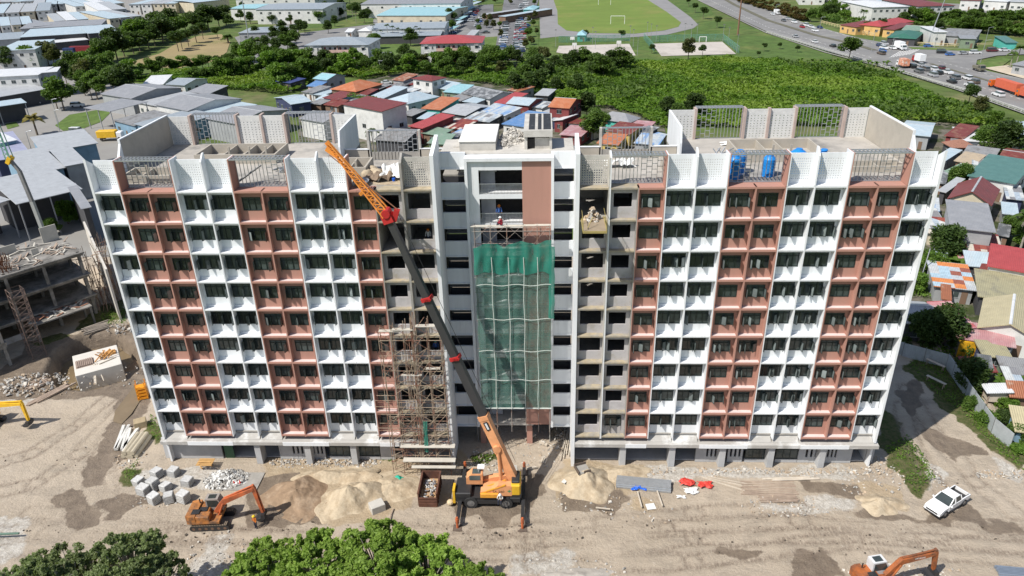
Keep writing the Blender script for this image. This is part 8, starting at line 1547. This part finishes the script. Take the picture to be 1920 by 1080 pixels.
row(['areca'], [(702, 76), (716, 79), (728, 78), (738, 78), (748, 79), (757, 78), (766, 78), (774, 79), (782, 77), (788, 77), (650, 40), (662, 36), (668, 44)], 8.5, 'slim palms by the school hall', 'slim palm, # from the left before the blue grey school hall')
row(['olive0', 'olive1', 'mid0'], [(960, 112), (952, 118), (930, 104), (1006, 66), (1000, 50), (1004, 36), (957, 8), (930, 6), (908, 40), (895, 46), (912, 52), (925, 56), (936, 52), (898, 62), (940, 72), (990, 70), (996, 84), (986, 92), (992, 44), (918, 40), (906, 8), (1002, 10), (864, 36), (1010, 108), (1022, 112), (1000, 112)], 5, 'trees at the car park', 'small dusty tree, # from the left around the car park rows')
row(DK+['mid1'], [(1040, 131), (1075, 130), (1100, 128), (1118, 132), (1146, 134), (1000, 130), (1110, 148), (1130, 150), (1122, 138), (1096, 128), (980, 150), (962, 165), (990, 172), (1016, 168), (1042, 178), (1165, 132), (1080, 176), (1005, 145), (1030, 150), (1060, 135), (970, 180), (1270, 236), (1300, 222), (1250, 226)], 7.5, 'trees in the scrub', 'dark tree rising from the scrub, # from the left behind the centre and right wing', wide=1.1)
row(['olive0', 'umb0'], [(1290, 112), (1314, 108), (1244, 104), (1097, 72), (1165, 74), (1222, 98)], 6, 'trees by the courts', 'dusty tree beside the sports courts, # from the left of the scattered ones') if 0 else None
for i, (k, u, v, h) in enumerate([('olive0', 1290, 112, 9), ('umb0', 1317, 106, 5), ('umb0', 1222, 100, 4), ('umb0', 1097, 73, 4.5), ('umb0', 1165, 76, 5), ('umb0', 1344, 52, 6), ('umb0', 1318, 36, 7), ('umb0', 1303, 24, 6), ('umb0', 1291, 12, 6)]): tree(k, u, v, h, ['broad dusty tree in front of the right sports court', 'small flat tree at the right foot of the dusty tree', 'small flat tree between the courts', 'small tree beside the turquoise hut', 'small flat tree right of the turquoise hut', 'dark flat crowned tree on the lawn above the right court', 'dark flat crowned tree further up the highway bank', 'third flat crowned tree up the highway bank', 'fourth flat crowned tree up the highway bank'][i], 'trees by the sports ground')
tree('mid2', 1590, 116, 10, 'tall broad tree on the near kerb of the junction', 'trees along the highway', wide=1.1); tree('umb0', 1815, 198, 6.5, 'small tree standing against the railing below the white pickup', 'trees along the highway')
row(['banana'], along((1490, 118), (1665, 124), 20, 5), 4.2, 'banana plants by the highway', 'banana plant, # from the left along the highway bank')
row(['umb0'], [(1462, 92), (1495, 98), (1432, 96), (1422, 108)], 3, 'saplings on the highway bank', 'tiny sapling on the mown bank, # from the left') 
row(['red0'], along((1352, -8), (1512, 40), 30, 2), 5.5, 'reddish hedge along the highway', 'reddish green hedge shrub, # from the upper left end along the highway', 'shrub', 1.15)
row(DK+MD, along((1520, 40), (1600, 30), 7, 6)+along((1555, 22), (1640, 18), 7, 6)+[(1680, 38), (1650, 62), (1664, 58), (1740, 74), (1748, 68), (1756, 72), (1625, 60), (1690, 46), (1655, 40)], 7.5, 'trees around the red roofed house', 'green tree, # from the left of the cluster around the bright red hip roof')
tree('palm', 1616, 44, 9, 'yellowish coconut palm left of the bright red hip roof', 'palms'); tree('palm', 1905, 122, 9, 'tall coconut palm at the right edge by the side road', 'palms'); tree('palm', 1893, 128, 7.5, 'shorter coconut palm left of the tall one at the right edge', 'palms')
row(MD+LT+['olive0'], along((1690, 42), (1925, 44), 22, 8)+along((1790, 56), (1925, 66), 14, 7)+along((1560, 6), (1930, -6), 16, 8), 6.5, 'thicket beyond the highway', 'bushy tree, # from the left in the thicket beyond the workshops', wide=1.2)
# settlement trees
for k, u, v, h, tx, g in [('mid1', 1112, 262, 8, 'bushy tree behind the low trellis right of centre', 'trees'), ('palm', 1100, 258, 8, 'coconut palm behind the right centre fin', 'palms'), ('dark1', 1100, 222, 8, 'dark tree beside the orange gable roof', 'trees'), ('mid0', 1116, 236, 6, 'leafy tree left of the grey hip roof', 'trees'), ('mid2', 1132, 246, 5.5, 'small tree in front of the grey hip roof', 'trees'), ('olive1', 672, 176, 4, 'round shrub in front of the orange hip roof', 'trees'), ('mid1', 832, 156, 4.5, 'round tree right of the maroon stacked roofs', 'trees'), ('light1', 700, 218, 4.5, 'leafy creeper tree on the white terrace wall', 'trees'),
   ('near0', 1838, 284, 6.5, 'broad tree in front of the plain white roof', 'trees of the right settlement'), ('near1', 1878, 288, 8, 'tall dark tree right of the plain white roof', 'trees of the right settlement'), ('near0', 1795, 358, 6, 'bushy tree on the pale green roofs', 'trees of the right settlement'), ('near1', 1762, 492, 6.5, 'grey green tree behind the white wing', 'trees of the right settlement'), ('near2', 1745, 520, 5, 'light shrub by the leaning pole', 'trees of the right settlement'), ('near1', 1762, 652, 6, 'dense dark tree behind the site fence', 'trees of the right settlement'), ('near1', 1720, 650, 5, 'dark shrub mass left of the dense dark tree', 'trees of the right settlement'), ('near1', 1820, 735, 4.5, 'grey green bush below the striped tiny shack', 'trees of the right settlement'), ('near2', 1915, 310, 5, 'tree at the right edge above the dark red gable', 'trees of the right settlement'), ('near2', 1712, 545, 4, 'low bush at the foot of the white wing corner', 'trees of the right settlement'), ('near2', 1925, 470, 5, 'bush below the right coconut palm', 'trees of the right settlement'), ('near0', 1890, 445, 4, 'yellow green bush beside the large grey roof', 'trees of the right settlement'), ('near2', 1824, 560, 3, 'small bright shrub behind the striped roof', 'trees of the right settlement'), ('near2', 1860, 235, 5, 'rounded bush at the scrub edge', 'trees of the right settlement'), ('near2', 1918, 668, 3, 'shrub right of the pink roof', 'trees of the right settlement'), ('olive0', 1835, 218, 6, 'dusty tree at the scrub edge on the right', 'trees of the right settlement'), ('near2', 128, 418, 5.5, 'bright shrub tree behind the unfinished block', 'trees'), ('near2', 150, 412, 4.5, 'second bright shrub right of the first one behind the unfinished block', 'trees'), ('near0', 100, 440, 3.5, 'low shrub before the open hall', 'trees')]: tree(k, u, v, h, tx, g)
for k, u, v, h, tx in [('palm', 1912, 470, 9, 'coconut palm with yellowing fronds at the right edge'), ('palm', 1880, 262, 7, 'coconut palm behind the right settlement roofs'), ('palm', 700, 280, 7, 'palm hidden behind the left low trellis')]: tree(k, u, v, h, tx, 'palms')
row(['banana'], [(1745, 515), (1762, 525), (1778, 520), (1790, 512), (1735, 505), (1756, 505), (1885, 728), (1898, 735), (1912, 722), (1875, 742), (1925, 738), (1905, 250), (1890, 240), (1915, 245)], 4.6, 'banana plants of the right settlement', 'banana plant, # from the left in the right settlement')
row(['near2', 'near0', 'near1'], [(1690, 640), (1800, 660), (1820, 770), (1850, 800), (1880, 800), (1905, 830), (1915, 860), (1930, 840), (1885, 770), (1800, 700)], 2.2, 'shrubs outside the fence', 'low shrub outside the site fence, # from the left', 'shrub', 1.3)
# big scrub sheet
def scrub(name, label, polys, dens, hmax, sz, leaf, seed, z0=-.85, ns=9):
    r = np.random.default_rng(seed); allv = []
    for poly in polys:
        q = np.array(gp(poly, GB)); x0_, y0_ = q.min(0); x1_, y1_ = q.max(0); n = int((x1_-x0_)*(y1_-y0_)*dens); x = r.uniform(x0_, x1_, n); y = r.uniform(y0_, y1_, n); k = inpoly(x, y, [tuple(p_) for p_ in q]); x, y = x[k], y[k]
        hh = (fbm(x+500, y+500, ns, seed+3, 3)**1.6*1.5+.55*np.abs(vnoise(x+900, y+900, 2.4, seed+8)-.3))*hmax; z = z0+hh*(1-.22*r.random(len(x))**2); allv.append(cards(np.stack([x, y, z], 1), sz*(.55+.9*r.random(len(x))), r, .30, 1.5))
    v = np.concatenate(allv); return tag(put(name, mesh_np(name, v, LF[leaf])), label, 'vegetation', kind='stuff')
scrub('scrub', 'dense bright green scrub filling the open land behind the block', [[(975, 118), (1180, 118), (1420, 112), (1480, 120), (1560, 124), (1655, 136), (1720, 165), (1800, 200), (1880, 228), (1935, 250), (1935, 262), (1860, 240), (1780, 232), (1700, 222), (1640, 235), (1240, 240), (1180, 212), (1100, 200), (1010, 185), (960, 160)]], 6.5, 2.6, .7, 'scrub', 3)
scrub('dark_scrub', 'darker taller bushes mixed through the open scrub behind the block', [[(975, 118), (1180, 118), (1250, 160), (1180, 200), (1010, 185), (960, 160)], [(1450, 118), (1560, 122), (1700, 150), (1640, 150), (1500, 135)], [(1500, 205), (1700, 190), (1860, 215), (1850, 240), (1600, 235)]], 1.5, 4.2, .8, 'mid', 33, -.85, 14)
scrub('scrub', 'green undergrowth below the dry field and in front of the flats', [[(392, 170), (400, 150), (560, 130), (960, 120), (975, 165), (900, 158), (820, 140), (740, 138), (690, 150), (600, 140), (560, 172), (520, 178), (440, 168)], [(230, 150), (300, 138), (440, 128), (430, 155), (392, 168), (330, 160)]], 4.5, 2.6, .8, 'scrub', 5)
scrub('scrub', 'green thicket beyond the highway and workshops', [[(1560, 5), (1700, 28), (1790, 30), (1930, 32), (1930, 72), (1840, 62), (1740, 48), (1640, 40), (1560, 44), (1510, 30)], [(1850, 8), (1935, 6), (1935, 30), (1890, 20)]], 1.6, 3.5, 1.2, 'mid', 7)
scrub('ground_cover', 'low weeds growing between the fence and the shacks on the right', [[(1655, 650), (1700, 640), (1790, 640), (1830, 690), (1870, 750), (1950, 800), (1950, 900), (1895, 838), (1860, 800), (1822, 750), (1776, 680), (1690, 655)], [(1700, 480), (1790, 470), (1800, 510), (1740, 560), (1700, 560)]], 14, .9, .28, 'light', 9, -.8, 3)
scrub('ground_cover', 'grass and weeds growing on the site verges', [[(1655, 850), (1700, 822), (1735, 865), (1752, 905), (1715, 935), (1690, 900)], [(1700, 690), (1742, 645), (1785, 690), (1825, 765), (1790, 775), (1750, 745)], [(1795, 775), (1826, 765), (1895, 845), (1930, 900), (1870, 860)], [(235, 890), (262, 868), (256, 915), (238, 908)], [(285, 785), (305, 800), (300, 835), (280, 815)], [(190, 600), (235, 580), (240, 612), (200, 618)], [(880, 868), (950, 855), (900, 885)], [(700, 862), (760, 866), (730, 880)]], 26, .42, .16, 'light', 12, -.02, 1.6)
scrub('hanging_plants', 'plants growing over the white terrace wall under the red roof', [[(650, 209), (716, 226), (722, 218), (664, 204)]], 8, 1.0, .4, 'mid', 15, 4.4, 3)
# foreground trees seen from above
def fgtree(label, u, v, zc, w_, leaf, seed, n=15000, ls=.21, bark=BARKP, dense=95, group=None):
    c = P(u, v, zc); r = np.random.default_rng(seed); bl = []
    for i in range(dense): a, rr = r.random()*6.28, math.sqrt(r.random())*w_/2; s = w_*r.uniform(.045, .085); bl.append((rr*math.cos(a), rr*math.sin(a), zc+.9*(1-(rr/(w_/2))**2)*w_*.25+r.uniform(-1.5, .6)-.1*w_, s, s, s*.7))
    n = int(n*1.7); k = len(bl)*5; cen = blobpts(bl, k, r, .9); idx = r.integers(0, k, n); d = r.normal(size=(n, 3)); pts = cen[idx]+d/np.linalg.norm(d, axis=1)[:, None]*(.10+.34*r.random((n, 1)))*w_/11; o = thing('tree', label, 'tree', (c.x, c.y, 0), 0, group); put('crown', mesh_np('crown', cards(pts, ls*(.6+.8*r.random(n)), r, .3, 1.7), LF[leaf]), o)
    b = MB(); b.tube((0, 0, -.5), (0, 0, zc*.55), .25, .18, 8)
    for q_ in bl: m_ = Vector((q_[0]*.45, q_[1]*.45, zc*.55+(q_[2]-zc*.55)*.5)); b.tube((0, 0, zc*.5), m_, .12, .07, 5, 0, False); b.tube(m_, q_[:3], .07, .03, 4, 0, False)
    for q_ in cen[::5]: j = min(bl, key=lambda t: (t[0]-q_[0])**2+(t[1]-q_[1])**2+(t[2]-q_[2])**2); b.tube(j[:3], tuple(q_), .028, .012, 3, 0, False)
    b.build('trunk', [bark], o)
G1 = 'bright green trees at the lower edge'; G2 = 'feathery trees in the lower left corner'
fgtree('bright leafy tree at the left end of the lower centre clump', 500, 1062, 6.5, 6.4, 'fg', 101, 12000, group=G1); fgtree('bright leafy tree, second from the left of the lower centre clump', 600, 1045, 7.5, 6.6, 'fg', 102, 14000, group=G1); fgtree('tallest bright tree in the middle of the lower centre clump', 705, 1030, 8.5, 6.8, 'fg', 103, 15000, group=G1); fgtree('bright tree right of the tallest one in the lower centre clump', 800, 1055, 7.5, 6.4, 'fg', 104, 13000, group=G1); fgtree('bright tree at the right end of the lower centre clump', 890, 1085, 6.5, 4.4, 'fg', 105, 7000, group=G1); fgtree('bright tree cut by the bottom edge at the left of the clump', 440, 1100, 6, 4.6, 'fg', 106, 7000, group=G1); fgtree('bright tree cut by the bottom edge at the centre of the clump', 650, 1120, 7, 7, 'fg', 107, 13000, group=G1); fgtree('bright tree cut by the bottom edge at the right of the clump', 780, 1125, 7, 6, 'fg', 108, 11000, group=G1)
fgtree('tall feathery olive green tree near the lower left corner', 232, 1035, 8, 6.2, 'fd', 111, 15000, .15, group=G2); fgtree('feathery tree left of the tall one in the lower left corner', 130, 1068, 7, 6.4, 'fd', 112, 14000, .15, group=G2); fgtree('feathery tree at the far lower left corner', 40, 1090, 6.5, 6.0, 'fd', 113, 13000, .15, group=G2); fgtree('feathery tree at the right of the lower left group', 290, 1080, 6.5, 5.0, 'fd', 114, 10000, .15, group=G2)
